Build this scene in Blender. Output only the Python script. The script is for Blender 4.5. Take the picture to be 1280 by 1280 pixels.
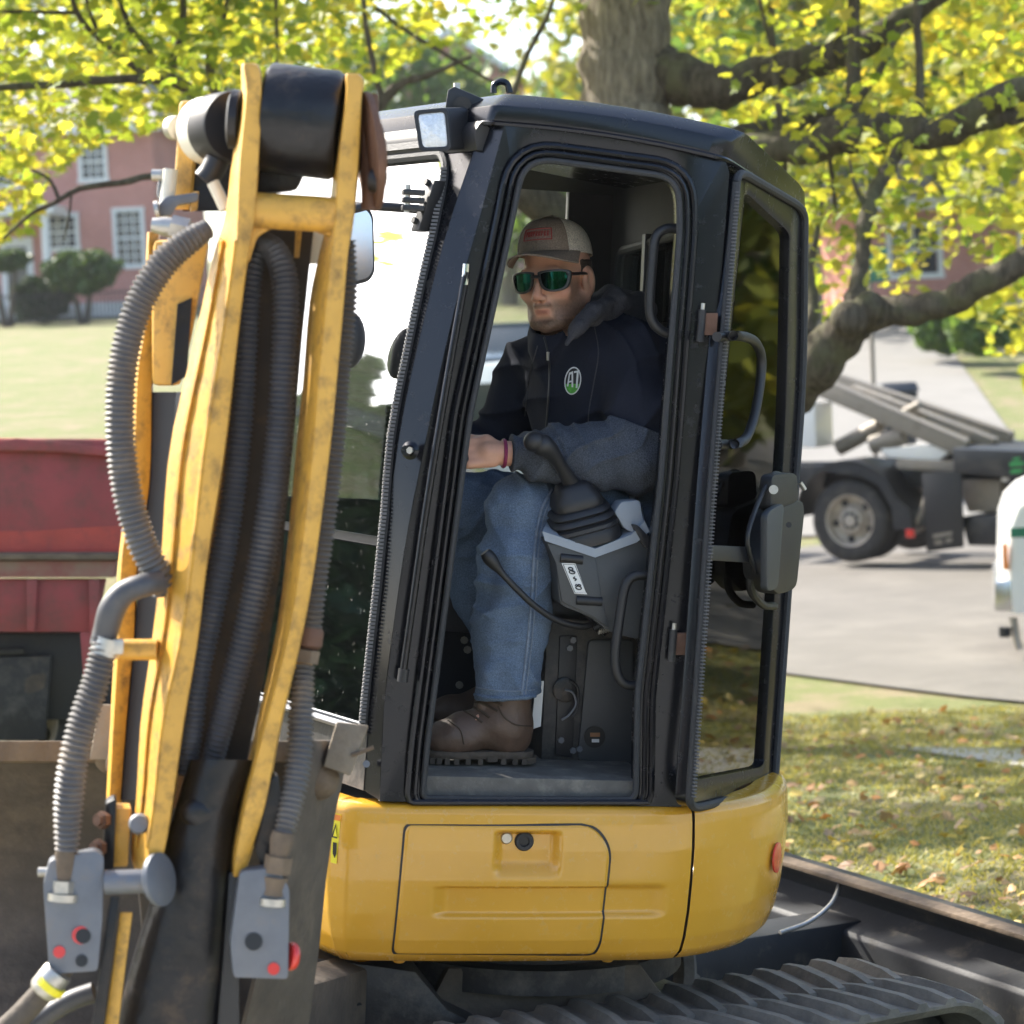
import bpy, bmesh, math, random
import numpy as np
from mathutils import Vector, Matrix
from mathutils.bvhtree import BVHTree
R = math.radians
random.seed(7); RNG = np.random.default_rng(7)
for o in list(bpy.data.objects): bpy.data.objects.remove(o)
SC = bpy.context.scene
COL = SC.collection
# ------------------------------------------------------------------ camera
F = 3000.0                      # focal length in pixels of the 1280 px photograph
PITCH, ROLL = math.atan(185/F), R(2.5)
CAMP = Vector((0, 0, 2.0))
fwd = Vector((0, math.cos(PITCH), -math.sin(PITCH)))
u0 = Vector((0, math.sin(PITCH), math.cos(PITCH))); r0 = Vector((1, 0, 0))
right = r0*math.cos(ROLL) - u0*math.sin(ROLL); up = u0*math.cos(ROLL) + r0*math.sin(ROLL)
cam = bpy.data.cameras.new('camera'); cob = bpy.data.objects.new('camera', cam); COL.objects.link(cob)
cob.matrix_world = Matrix(((right.x, up.x, -fwd.x, CAMP.x), (right.y, up.y, -fwd.y, CAMP.y), (right.z, up.z, -fwd.z, CAMP.z), (0, 0, 0, 1)))
cam.sensor_width = 36; cam.lens = 36*F/1280; cam.clip_end = 2000; cam.clip_start = .05
cam.dof.use_dof = True; cam.dof.focus_distance = 5.75; cam.dof.aperture_fstop = 4.8
SC.camera = cob
# ------------------------------------------------------------------ world and sun
SUN_AZ, SUN_EL = R(-52), R(40)          # azimuth from +Y (away from the camera) towards +X, so the sun stands left and beyond
W = bpy.data.worlds.new('World'); SC.world = W; W.use_nodes = True
nt = W.node_tree; nt.nodes.clear()
wo = nt.nodes.new('ShaderNodeOutputWorld'); bg = nt.nodes.new('ShaderNodeBackground'); sk = nt.nodes.new('ShaderNodeTexSky')
sk.sky_type = 'NISHITA'; sk.sun_disc = False; sk.sun_elevation = SUN_EL; sk.sun_rotation = SUN_AZ
sk.air_density = 1.0; sk.dust_density = 2.5; sk.ozone_density = 1.0
bg.inputs['Strength'].default_value = 0.15
nt.links.new(sk.outputs[0], bg.inputs[0]); nt.links.new(bg.outputs[0], wo.inputs[0])
sl = bpy.data.lights.new('sun', 'SUN'); sl.energy = 5.0; sl.angle = R(.6); sl.color = (1, .94, .84)
so = bpy.data.objects.new('sun', sl); COL.objects.link(so)
sd = Vector((math.sin(SUN_AZ)*math.cos(SUN_EL), math.cos(SUN_AZ)*math.cos(SUN_EL), math.sin(SUN_EL)))
so.rotation_euler = sd.to_track_quat('Z', 'Y').to_euler(); so.location = (-20, 20, 30)
vs = SC.view_settings; vs.view_transform = 'Standard'; vs.look = 'None'; vs.exposure = 1.52; vs.gamma = 1; vs.use_curve_mapping = False
SC.render.resolution_x = SC.render.resolution_y = 1024
SC.render.engine = 'CYCLES'
SC.cycles.max_bounces = 10; SC.cycles.transparent_max_bounces = 16

# ------------------------------------------------------------------ pixel <-> place
def ray(px, py):
    d = fwd + right*((px-640)/F) - up*((py-640)/F)
    return d                                     # forward component is 1
def pd(px, py, depth): return CAMP + ray(px, py)*depth
def proj(p):
    q = Vector(p) - CAMP; z = q.dot(fwd)
    return (640 + F*q.dot(right)/z, 640 - F*q.dot(up)/z)
# machine frame: x to the rear of the excavator, y away from the camera, z up; origin on the ground
c2w = lambda v: right*v[0] - up*v[1] + fwd*v[2]
Zm = c2w((.0395, -.997, -.061)).normalized()
Xm = c2w((.983, .033, .182)); Xm = (Xm - Zm*Xm.dot(Zm)).normalized(); Ym = Zm.cross(Xm)
YN, ZB = -.55, 1.0                                # near face of the cab, bottom of the cab
anchor = pd(690, 1004, 5.45)
MO = anchor - Ym*YN - Zm*ZB
MM = Matrix(((Xm.x, Ym.x, Zm.x, MO.x), (Xm.y, Ym.y, Zm.y, MO.y), (Xm.z, Ym.z, Zm.z, MO.z), (0, 0, 0, 1)))
MI = MM.inverted()
CM = MI @ CAMP
def mray(px, py): return MI.to_3x3() @ ray(px, py)
def pm(px, py, y=YN):
    d = mray(px, py); t = (y-CM.y)/d.y
    return CM + d*t
def pz(px, py, z):
    d = mray(px, py); t = (z-CM.z)/d.z
    return CM + d*t
def ppl(px, py, p0, n):                           # any plane in machine coordinates
    d = mray(px, py); n = Vector(n); t = (Vector(p0)-CM).dot(n)/d.dot(n)
    return CM + d*t
def mdp(px, py, depth): return MI @ pd(px, py, depth)
mproj = lambda p: proj(MM @ Vector(p))

# ------------------------------------------------------------------ mesh helpers
V3 = Vector
def crv(pts, n, closed=False):                    # Catmull-Rom through points (tuples of any length)
    P = np.array([tuple(p) for p in pts], float); m = len(P)
    if closed: P = np.vstack([P[-1], P, P[0], P[1]])
    else: P = np.vstack([2*P[0]-P[1], P, 2*P[-1]-P[-2]])
    segs = m if closed else m-1; out = []
    for k in range(n if closed else n+1):
        t = k/n*segs; i = min(int(t), segs-1); t -= i
        p0, p1, p2, p3 = P[i], P[i+1], P[i+2], P[i+3]
        out.append(.5*((2*p1)+(-p0+p2)*t+(2*p0-5*p1+4*p2-p3)*t*t+(-p0+3*p1-3*p2+p3)*t**3))
    return out
def rpoly(pts, r, n=5):                           # rounded polygon (2-D or 3-D points)
    P = [np.array(tuple(p), float) for p in pts]; m = len(P); out = []
    for i in range(m):
        a, b, c = P[i-1], P[i], P[(i+1) % m]; rr = r[i] if isinstance(r, (list, tuple)) else r
        la, lc = np.linalg.norm(a-b), np.linalg.norm(c-b); q = min(rr, la*.48, lc*.48)
        s, e = b+(a-b)/la*q, b+(c-b)/lc*q
        if q < 1e-6: out.append(b); continue
        for k in range(n+1):
            t = k/n; out.append((1-t)**2*s + 2*t*(1-t)*b + t*t*e)
    return out
class MB:
    def __init__(s): s.v = []; s.f = []
    def add(s, vs, fs):
        b = len(s.v); s.v += [tuple(v) for v in vs]; s.f += [tuple(i+b for i in f) for f in fs]; return s
    def loft(s, rings, closed=True, caps=True):
        n = len(rings[0]); vs = [p for r in rings for p in r]; fs = []
        for j in range(len(rings)-1):
            for i in range(n if closed else n-1):
                k = (i+1) % n; fs.append((j*n+i, j*n+k, (j+1)*n+k, (j+1)*n+i))
        if caps and closed:
            fs.append(tuple(range(n))[::-1]); fs.append(tuple(range((len(rings)-1)*n, len(rings)*n)))
        return s.add(vs, fs)
    def box(s, c, size, M=None):
        c = V3(c); hx, hy, hz = [q/2 for q in size]; vs = []
        for x, y, z in ((-1,-1,-1),(1,-1,-1),(1,1,-1),(-1,1,-1),(-1,-1,1),(1,-1,1),(1,1,1),(-1,1,1)):
            q = V3((x*hx, y*hy, z*hz)); vs.append(c + (M @ q if M else q))
        return s.add(vs, [(0,3,2,1),(4,5,6,7),(0,1,5,4),(1,2,6,5),(2,3,7,6),(3,0,4,7)])
    def prism(s, poly, vec):                      # 3-D polygon pushed along a vector
        vec = V3(vec); return s.loft([[V3(p) for p in poly], [V3(p)+vec for p in poly]])
    def tube(s, path, r, n=10, caps=True, flat=1.0):
        P = [V3(tuple(p)) for p in path]; rr = list(r) if hasattr(r, '__len__') else [r]*len(P)
        T = [(P[min(i+1, len(P)-1)]-P[max(i-1, 0)]).normalized() for i in range(len(P))]
        a = T[0].orthogonal().normalized(); rings = []
        for i in range(len(P)):
            a = (a - T[i]*a.dot(T[i])).normalized(); b = T[i].cross(a)
            rings.append([P[i]+a*(math.cos(2*math.pi*k/n)*rr[i])+b*(math.sin(2*math.pi*k/n)*rr[i]*flat) for k in range(n)])
        return s.loft(rings, True, caps)
    def lathe(s, prof, o, ax, n=24, caps=True):   # prof: (radius, height) pairs
        o = V3(o); ax = V3(ax).normalized(); a = ax.orthogonal().normalized(); b = ax.cross(a)
        return s.loft([[o+ax*h+a*(math.cos(2*math.pi*k/n)*r)+b*(math.sin(2*math.pi*k/n)*r) for k in range(n)] for r, h in prof], True, caps)
    def cyl(s, a, b, r, n=20): a, b = V3(a), V3(b); return s.lathe([(r, 0), (r, (b-a).length)], a, b-a, n)
    def ell(s, c, rad, M=None, nu=16, nv=10):
        c = V3(c); rings = []
        for j in range(nv+1):
            t = math.pi*j/nv; t = min(max(t, .02), math.pi-.02)
            ring = []
            for i in range(nu):
                q = V3((rad[0]*math.sin(t)*math.cos(2*math.pi*i/nu), rad[1]*math.sin(t)*math.sin(2*math.pi*i/nu), -rad[2]*math.cos(t)))
                ring.append(c + (M @ q if M else q))
            rings.append(ring)
        return s.loft(rings)
    def grid(s, fn, nu, nv):
        vs = [fn(i/nu, j/nv) for j in range(nv+1) for i in range(nu+1)]
        return s.add(vs, [(j*(nu+1)+i, j*(nu+1)+i+1, (j+1)*(nu+1)+i+1, (j+1)*(nu+1)+i) for j in range(nv) for i in range(nu)])
    def slab(s, fn, nu, nv, nrm):                 # a grid with thickness: fn and its copy shifted by nrm (vector or function)
        top = [V3(fn(i/nu, j/nv)) for j in range(nv+1) for i in range(nu+1)]
        sh = [V3(nrm(i/nu, j/nv)) if callable(nrm) else V3(nrm) for j in range(nv+1) for i in range(nu+1)]
        N = len(top); ix = lambda i, j: j*(nu+1)+i
        fs = []
        for j in range(nv):
            for i in range(nu):
                q = (ix(i,j), ix(i+1,j), ix(i+1,j+1), ix(i,j+1)); fs.append(q); fs.append(tuple(k+N for k in q[::-1]))
        rim = [ix(i,0) for i in range(nu)]+[ix(nu,j) for j in range(nv)]+[ix(i,nv) for i in range(nu,0,-1)]+[ix(0,j) for j in range(nv,0,-1)]
        for k in range(len(rim)):
            a, b = rim[k], rim[(k+1) % len(rim)]; fs.append((b, a, a+N, b+N))
        return s.add(top+[p+q for p, q in zip(top, sh)], fs)
    def band(s, outer, inner, vec):               # flat frame between two loops of equal count, with thickness
        vec = V3(vec); n = len(outer); o = [V3(tuple(p)) for p in outer]; i_ = [V3(tuple(p)) for p in inner]
        vs = o+i_+[p+vec for p in o]+[p+vec for p in i_]; fs = []
        for k in range(n):
            q = (k+1) % n
            fs += [(k, q, n+q, n+k), (2*n+k, 3*n+k, 3*n+q, 2*n+q), (n+k, n+q, 3*n+q, 3*n+k), (k, 2*n+k, 2*n+q, q)]
        return s.add(vs, fs)
    def build(s, name, mat, parent=None, bevel=0, seg=2, smooth=38, label=None, fix=True):
        me = bpy.data.meshes.new(name); me.from_pydata(s.v, [], s.f); me.update()
        if fix or bevel:
            bm = bmesh.new(); bm.from_mesh(me)
            if fix: bmesh.ops.recalc_face_normals(bm, faces=bm.faces)
            if bevel:
                ed = [e for e in bm.edges if len(e.link_faces) == 2 and e.calc_face_angle(0) > R(28)]
                bmesh.ops.bevel(bm, geom=ed, offset=bevel, segments=seg, profile=.6, affect='EDGES', clamp_overlap=True)
            bm.to_mesh(me); bm.free()
        if smooth:
            me.polygons.foreach_set('use_smooth', [True]*len(me.polygons)); me.set_sharp_from_angle(angle=R(smooth))
        if mat: me.materials.append(mat)
        return put(name, me, parent, label)
def put(name, me, parent=None, label=None):
    o = bpy.data.objects.new(name, me); COL.objects.link(o)
    if parent: o.parent = parent
    if label: o['label'] = label
    return o
def fast_mesh(name, verts, faces, mat, parent=None, smooth=True, attr=None):   # numpy arrays, all faces of one size
    verts = np.asarray(verts, np.float32); faces = np.asarray(faces, np.int32); k = faces.shape[1]
    me = bpy.data.meshes.new(name); me.vertices.add(len(verts)); me.vertices.foreach_set('co', verts.ravel())
    me.loops.add(faces.size); me.loops.foreach_set('vertex_index', faces.ravel())
    me.polygons.add(len(faces)); me.polygons.foreach_set('loop_start', np.arange(0, faces.size, k, dtype=np.int32))
    me.polygons.foreach_set('loop_total', np.full(len(faces), k, np.int32))
    me.polygons.foreach_set('use_smooth', np.full(len(faces), smooth)); me.update(calc_edges=True); me.validate()
    if attr is not None:
        a = me.attributes.new('tint', 'FLOAT', 'POINT'); a.data.foreach_set('value', np.asarray(attr, np.float32))
    if mat: me.materials.append(mat)
    return put(name, me, parent)
def thing(name, label, cat, loc=None, group=None, M=None):
    o = bpy.data.objects.new(name, None); COL.objects.link(o); o.empty_display_size = .1
    if M is not None: o.matrix_world = M
    elif loc is not None: o.location = loc
    o['label'] = label; o['category'] = cat
    if group: o['group'] = group
    return o
def tag(o, label, cat, group=None):
    o['label'] = label; o['category'] = cat
    if group: o['group'] = group
    return o
def kind(o, k): o['kind'] = k; return o

# ------------------------------------------------------------------ materials
def pbr(name, col, rough=.5, metal=0.0, var=.15, scale=12, bump=0.0, bscale=120, dirt=None, damt=.0, dscale=5, spec=.5, coat=0.0, fine=0.0, sub=0):
    m = bpy.data.materials.new(name); m.use_nodes = True; N = m.node_tree.nodes; L = m.node_tree.links
    b = N['Principled BSDF']; b.inputs['Roughness'].default_value = rough; b.inputs['Metallic'].default_value = metal
    b.inputs['Specular IOR Level'].default_value = spec; b.inputs['Coat Weight'].default_value = coat; b.inputs['Coat Roughness'].default_value = .12
    tc = N.new('ShaderNodeTexCoord')
    n1 = N.new('ShaderNodeTexNoise'); n1.inputs['Scale'].default_value = scale; n1.inputs['Detail'].default_value = 5; n1.inputs['Roughness'].default_value = .62
    L.new(tc.outputs['Object'], n1.inputs['Vector'])
    mp = N.new('ShaderNodeMapRange'); mp.inputs[1].default_value = .25; mp.inputs[2].default_value = .75; mp.inputs[3].default_value = 1-var; mp.inputs[4].default_value = 1+var
    L.new(n1.outputs['Fac'], mp.inputs[0])
    mx = N.new('ShaderNodeMix'); mx.data_type = 'RGBA'; mx.blend_type = 'MULTIPLY'; mx.inputs[0].default_value = 1
    mx.inputs[6].default_value = (*col, 1); L.new(mp.outputs[0], mx.inputs[7]); out = mx.outputs[2]
    if fine:
        n3 = N.new('ShaderNodeTexNoise'); n3.inputs['Scale'].default_value = 350; n3.inputs['Detail'].default_value = 2
        L.new(tc.outputs['Object'], n3.inputs['Vector'])
        m3 = N.new('ShaderNodeMapRange'); m3.inputs[1].default_value = .3; m3.inputs[2].default_value = .7; m3.inputs[3].default_value = 1-fine; m3.inputs[4].default_value = 1+fine
        L.new(n3.outputs['Fac'], m3.inputs[0])
        x3 = N.new('ShaderNodeMix'); x3.data_type = 'RGBA'; x3.blend_type = 'MULTIPLY'; x3.inputs[0].default_value = 1
        L.new(out, x3.inputs[6]); L.new(m3.outputs[0], x3.inputs[7]); out = x3.outputs[2]
    rsrc = None
    if dirt:
        n2 = N.new('ShaderNodeTexNoise'); n2.inputs['Scale'].default_value = dscale; n2.inputs['Detail'].default_value = 9; n2.inputs['Roughness'].default_value = .72
        L.new(tc.outputs['Object'], n2.inputs['Vector'])
        m2 = N.new('ShaderNodeMapRange'); m2.inputs[1].default_value = .62-.35*damt; m2.inputs[2].default_value = .80-.25*damt; m2.inputs[3].default_value = 0; m2.inputs[4].default_value = min(1, .35+damt)
        L.new(n2.outputs['Fac'], m2.inputs[0])
        x2 = N.new('ShaderNodeMix'); x2.data_type = 'RGBA'; L.new(m2.outputs[0], x2.inputs[0]); L.new(out, x2.inputs[6]); x2.inputs[7].default_value = (*dirt, 1); out = x2.outputs[2]
        rr = N.new('ShaderNodeMapRange'); rr.inputs[3].default_value = rough; rr.inputs[4].default_value = .85; L.new(m2.outputs[0], rr.inputs[0]); L.new(rr.outputs[0], b.inputs['Roughness'])
    L.new(out, b.inputs['Base Color'])
    if bump:
        n4 = N.new('ShaderNodeTexNoise'); n4.inputs['Scale'].default_value = bscale; n4.inputs['Detail'].default_value = 4
        L.new(tc.outputs['Object'], n4.inputs['Vector'])
        bp = N.new('ShaderNodeBump'); bp.inputs['Strength'].default_value = bump; bp.inputs['Distance'].default_value = .01
        L.new(n4.outputs['Fac'], bp.inputs['Height']); L.new(bp.outputs[0], b.inputs['Normal'])
    return m
def glassy(name, tint, refl, rough=.02, body=None, dust=0.0):       # clear pane: see-through plus mirror-like reflection
    m = bpy.data.materials.new(name); m.use_nodes = True; N = m.node_tree.nodes; L = m.node_tree.links; N.clear()
    o = N.new('ShaderNodeOutputMaterial'); t = N.new('ShaderNodeBsdfTransparent'); t.inputs[0].default_value = (*tint, 1)
    g = N.new('ShaderNodeBsdfGlossy'); g.inputs['Roughness'].default_value = rough; g.inputs[0].default_value = (.95, .97, 1, 1)
    x = N.new('ShaderNodeMixShader'); lw = N.new('ShaderNodeFresnel'); lw.inputs[0].default_value = 1.5
    mr = N.new('ShaderNodeMapRange'); mr.inputs[3].default_value = refl; mr.inputs[4].default_value = 1; L.new(lw.outputs[0], mr.inputs[0])
    L.new(mr.outputs[0], x.inputs[0]); L.new(t.outputs[0], x.inputs[1]); L.new(g.outputs[0], x.inputs[2]); res = x.outputs[0]
    if dust:
        d = N.new('ShaderNodeBsdfDiffuse'); d.inputs[0].default_value = (.55, .53, .48, 1)
        tc = N.new('ShaderNodeTexCoord'); n = N.new('ShaderNodeTexNoise'); n.inputs['Scale'].default_value = 90; n.inputs['Detail'].default_value = 3
        L.new(tc.outputs['Object'], n.inputs['Vector']); r2 = N.new('ShaderNodeMapRange'); r2.inputs[1].default_value = .66; r2.inputs[2].default_value = .74; r2.inputs[4].default_value = dust
        L.new(n.outputs['Fac'], r2.inputs[0]); y = N.new('ShaderNodeMixShader'); L.new(r2.outputs[0], y.inputs[0]); L.new(res, y.inputs[1]); L.new(d.outputs[0], y.inputs[2]); res = y.outputs[0]
    L.new(res, o.inputs[0]); return m
def leafy(name, cols, trans=.5):                                   # leaves that let light through; 'tint' picks the colour
    m = bpy.data.materials.new(name); m.use_nodes = True; N = m.node_tree.nodes; L = m.node_tree.links; N.clear()
    o = N.new('ShaderNodeOutputMaterial'); at = N.new('ShaderNodeAttribute'); at.attribute_name = 'tint'
    cr = N.new('ShaderNodeValToRGB'); e = cr.color_ramp.elements
    e[0].position = 0; e[0].color = (*cols[0], 1); e[1].position = 1; e[1].color = (*cols[-1], 1)
    for k in range(1, len(cols)-1): q = e.new(k/(len(cols)-1)); q.color = (*cols[k], 1)
    L.new(at.outputs['Fac'], cr.inputs[0])
    d = N.new('ShaderNodeBsdfPrincipled'); d.inputs['Roughness'].default_value = .5; d.inputs['Specular IOR Level'].default_value = .35; t = N.new('ShaderNodeBsdfTranslucent'); x = N.new('ShaderNodeMixShader'); x.inputs[0].default_value = trans
    g = N.new('ShaderNodeMix'); g.data_type = 'RGBA'; g.blend_type = 'MULTIPLY'; g.inputs[0].default_value = 1; g.inputs[7].default_value = (1.3, 1.2, .52, 1)
    L.new(cr.outputs[0], d.inputs[0]); L.new(cr.outputs[0], g.inputs[6]); L.new(g.outputs[2], t.inputs[0])
    L.new(d.outputs[0], x.inputs[1]); L.new(t.outputs[0], x.inputs[2]); L.new(x.outputs[0], o.inputs[0]); return m

M_ = {}
DUST = (.30, .25, .19)
M_['yellow'] = pbr('yellow_paint', (.66, .335, .03), .26, var=.05, scale=4, dirt=(.34, .24, .11), damt=.12, dscale=38, coat=.55)
M_['yellow_worn'] = pbr('worn_yellow_paint', (.60, .325, .05), .42, var=.15, scale=9, dirt=(.09, .06, .035), damt=.40, dscale=26, bump=.12, bscale=60)
M_['black'] = pbr('black_cab_paint', (.0035, .0038, .0058), .24, var=.2, scale=6, dirt=(.045, .042, .038), damt=.12, dscale=34, coat=.08, spec=.36)
M_['black_dusty'] = pbr('dusty_black_steel', (.018, .018, .02), .5, var=.3, scale=8, dirt=(.14, .125, .105), damt=.42, dscale=9, bump=.15, bscale=70)
M_['plastic'] = pbr('black_plastic', (.016, .016, .018), .48, var=.15, scale=20, bump=.08, bscale=400)
M_['rubber'] = pbr('rubber_seal', (.03, .031, .034), .62, var=.2, scale=60, bump=.35, bscale=300)
M_['liner'] = pbr('cab_liner', (.042, .040, .042), .75, var=.15, scale=10, bump=.1, bscale=200)
M_['grey_top'] = pbr('grey_console_plastic', (.27, .30, .34), .5, var=.06, bump=.06, bscale=300)
M_['dark_grey'] = pbr('dark_grey_plastic', (.048,.052,.056), .5, var=.1, bump=.08, bscale=300)
M_['steel'] = pbr('zinc_steel', (.48, .46, .42), .38, .8, var=.2, scale=30, dirt=(.2, .17, .13), damt=.3, dscale=30)
M_['greysteel'] = pbr('grey_painted_steel', (.14, .15, .17), .5, .3, var=.15, scale=20, dirt=(.2, .16, .12), damt=.25, dscale=20)
M_['chrome'] = pbr('chrome', (.7, .7, .7), .15, 1, var=.05)
M_['rust'] = pbr('rusty_steel', (.13, .065, .04), .7, .2, var=.3, scale=25, bump=.25, bscale=80)
M_['hose'] = pbr('corrugated_hose', (.105, .10, .098), .55, var=.2, scale=16, dirt=(.27, .21, .15), damt=.30, dscale=10)
M_['hose_dark'] = pbr('dark_hose', (.06, .06, .066), .5, var=.2, scale=16, dirt=(.2, .16, .12), damt=.18, dscale=9)
M_['mud'] = pbr('dried_mud_steel', (.16, .115, .075), .85, var=.3, scale=14, dirt=(.06, .045, .035), damt=.4, dscale=8, bump=.5, bscale=45)
M_['mud_dark'] = pbr('muddy_dark_steel', (.085, .068, .052), .8, var=.35, scale=12, dirt=(.16, .12, .08), damt=.3, dscale=6, bump=.4, bscale=45)
M_['grease'] = pbr('greasy_black_steel', (.011, .011, .013), .35, .3, var=.4, scale=20, dirt=(.12, .08, .05), damt=.2, dscale=14, bump=.3, bscale=40)
M_['cream'] = pbr('cream_paint', (.72, .68, .56), .4, var=.06)
M_['red'] = pbr('red_reflector', (.62, .03, .02), .25, coat=.6)
M_['white'] = pbr('white_sticker', (.75, .75, .73), .5, var=.04)
M_['lens'] = pbr('lamp_lens', (.72, .74, .76), .12, .35, var=.2, scale=90, bump=.35, bscale=220, coat=.5)
M_['track'] = pbr('dusty_rubber_track', (.15, .135, .115), .75, var=.3, scale=12, dirt=(.27, .235, .19), damt=.45, dscale=7, bump=.3, bscale=60)
M_['glass'] = glassy('windscreen_glass', (.34, .38, .38), .42, dust=.25)
M_['glass_clear'] = glassy('side_glass', (.86, .90, .88), .03)
M_['glass_dark'] = glassy('tinted_door_glass', (.13, .14, .135), .0, dust=.08)
M_['glass_dark'].node_tree.nodes['Glossy BSDF'].inputs[0].default_value = (.62, .63, .62, 1)
M_['black'].node_tree.nodes['Principled BSDF'].inputs['Specular Tint'].default_value = (.85, .9, 1, 1)
EXC = thing('mini_excavator', 'yellow mini excavator with black cab, its door folded open and its arm raised in front', 'excavator', M=MM)
# ================================================================== SETTING
def smst(a, b, x):
    t = np.clip((x-a)/(b-a), 0, 1); return t*t*(3-2*t)
def H(x, y):                                        # height of the land
    x = np.asarray(x, float); y = np.asarray(y, float)
    rgt = -.12*smst(8, 12, y) - .50*smst(10, 18, y) + .105*np.clip(y-31, 0, 60)*smst(31, 38, y)
    lft = np.interp(y, [0, 9, 14, 25, 73, 110, 200], [0, 0, .2, 1.45, 3.95, 6.5, 12])
    w = smst(-.02, .12, -(x/np.maximum(y, 6))+.042)
    far = smst(60, 120, y)
    return lft*w + rgt*(1-w)
def ground_pt(px, py, lift=0):                      # where a sight line meets the land
    d = ray(px, py); t = 4.0
    while t < 160:
        p = CAMP+d*t
        if p.z <= float(H(p.x, p.y))+lift: break
        t += .03 if t < 40 else .2
    return V3((p.x, p.y, float(H(p.x, p.y))+lift))
def on(x, y, lift=0): return V3((x, y, float(H(x, y))+lift))
def ground_mat():
    m = bpy.data.materials.new('autumn_lawn'); m.use_nodes = True; N = m.node_tree.nodes; L = m.node_tree.links; b = N['Principled BSDF']; b.inputs['Roughness'].default_value = .9; b.inputs['Specular IOR Level'].default_value = .15
    tc = N.new('ShaderNodeTexCoord')
    def noise(s, d=6, r=.65):
        n = N.new('ShaderNodeTexNoise'); n.inputs['Scale'].default_value = s; n.inputs['Detail'].default_value = d; n.inputs['Roughness'].default_value = r; L.new(tc.outputs['Object'], n.inputs['Vector']); return n.outputs['Fac']
    def ramp(src, a, c): 
        r = N.new('ShaderNodeMapRange'); r.inputs[1].default_value = a; r.inputs[2].default_value = c; L.new(src, r.inputs[0]); return r.outputs[0]
    def mix(f, a, c):
        x = N.new('ShaderNodeMix'); x.data_type = 'RGBA'; L.new(f, x.inputs[0])
        for k, q in ((6, a), (7, c)):
            if isinstance(q, tuple): x.inputs[k].default_value = (*q, 1)
            else: L.new(q, x.inputs[k])
        return x.outputs[2]
    g = mix(ramp(noise(6), .35, .65), (.105,.138,.05), (.16,.18,.072))
    g = mix(ramp(noise(60, 3), .4, .7), g, (.21,.21,.10))
    g = mix(ramp(noise(1.3, 8, .7), .47, .60), g, (.23,.195,.125))
    g = mix(ramp(noise(25, 6, .7), .58, .68), g, (.36,.28,.19))
    L.new(g, b.inputs['Base Color'])
    bp = N.new('ShaderNodeBump'); bp.inputs['Strength'].default_value = .6; bp.inputs['Distance'].default_value = .03; L.new(noise(45, 6, .7), bp.inputs['Height']); L.new(bp.outputs[0], b.inputs['Normal'])
    return m
gx = np.concatenate([[-300,-180,-110], np.linspace(-70, -12, 40), np.linspace(-11.5, 12, 80), np.linspace(13, 50, 30), [70,110,180,300]])
gy = np.concatenate([[-120,-40,-12], np.linspace(-6, 40, 110), np.linspace(41, 110, 60), [130,170,260,420]])
X, Y = np.meshgrid(gx, gy); Z = H(X, Y)
nx, ny = len(gx), len(gy)
idx = np.arange(nx*ny).reshape(ny, nx)
fc = np.stack([idx[:-1,:-1], idx[:-1,1:], idx[1:,1:], idx[1:,:-1]], -1).reshape(-1, 4)
GRD = kind(fast_mesh('ground', np.stack([X, Y, Z], -1).reshape(-1, 3), fc, ground_mat()), 'structure')
# road: band in front of the truck and the street climbing away
def sheet(name, poly_rows, mat, lift):              # rows of (left, right) world x,y pairs
    vs = []; 
    K = 70
    for (a, b) in poly_rows:
        for k in range(K+1):
            t = k/K; x, y = a[0]+(b[0]-a[0])*t, a[1]+(b[1]-a[1])*t; vs.append(on(x, y, lift))
    n = len(poly_rows); fs_ = [(j*(K+1)+i, j*(K+1)+i+1, (j+1)*(K+1)+i+1, (j+1)*(K+1)+i) for j in range(n-1) for i in range(K)]
    return MB().add(vs, fs_).build(name, mat, smooth=60)
M_['asphalt'] = pbr('worn_asphalt', (.122,.114,.104), .88, var=.16, scale=1.6, bump=.5, bscale=40, fine=.3, dirt=(.175,.163,.148), damt=.4, dscale=.9)
M_['concrete'] = pbr('old_concrete', (.40,.385,.35), .9, var=.15, scale=3, bump=.2, bscale=60, dirt=(.3,.28,.24), damt=.2)
e1_, e2_ = ground_pt(980, 845), ground_pt(1285, 882)
rd = (e2_-e1_); rd.z = 0; rd.normalize()
rn = V3((-rd.y, rd.x, 0))
eL, eR = e1_-rd*9.5, e1_+rd*45
def rrow(k): a, b = eL+rn*k, eR+rn*k; return ((a.x, a.y), (b.x, b.y))
kind(sheet('road', [rrow(k) for k in np.linspace(0, 20, 60)], M_['asphalt'], .025), 'structure')
kind(sheet('bounce_pavement', [((-45,k),(45,k)) for k in np.linspace(-17,3.3,16)], M_['concrete'], .006), 'structure')  # unseen sheet added under and behind the camera to bounce sunlight
# ================================================================== pavement, hill street, houses
def strip(name, a_pts, b_pts, mat, lift, n=30):     # a strip over the land between two polylines of world points
    a = [V3(tuple(p)) for p in crv(a_pts, n)]; b = [V3(tuple(p)) for p in crv(b_pts, n)]
    return kind(sheet(name, [((p.x, p.y), (q.x, q.y)) for p, q in zip(a, b)], mat, lift), 'structure')
gp_ = lambda px, py: ground_pt(px, py)
M_['pale_road'] = pbr('pale_concrete_road', (.19,.183,.17), .85, var=.10, scale=1.2, bump=.1, bscale=30)
far_w = lambda px, d: (lambda p: V3((p.x, p.y, 0)))(pd(px, 470, d))
strip('hill_street', [far_w(960,33), far_w(985,45), far_w(1010,62), far_w(1020,90)], [far_w(1330,33), far_w(1235,45), far_w(1165,62), far_w(1110,90)], M_['pale_road'], .034)
q1_, q2_ = gp_(1105, 934), gp_(1290, 962)
nn_ = (q2_-q1_); nn_.z = 0; nn_.normalize(); nv = V3((-nn_.y, nn_.x, 0))
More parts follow.
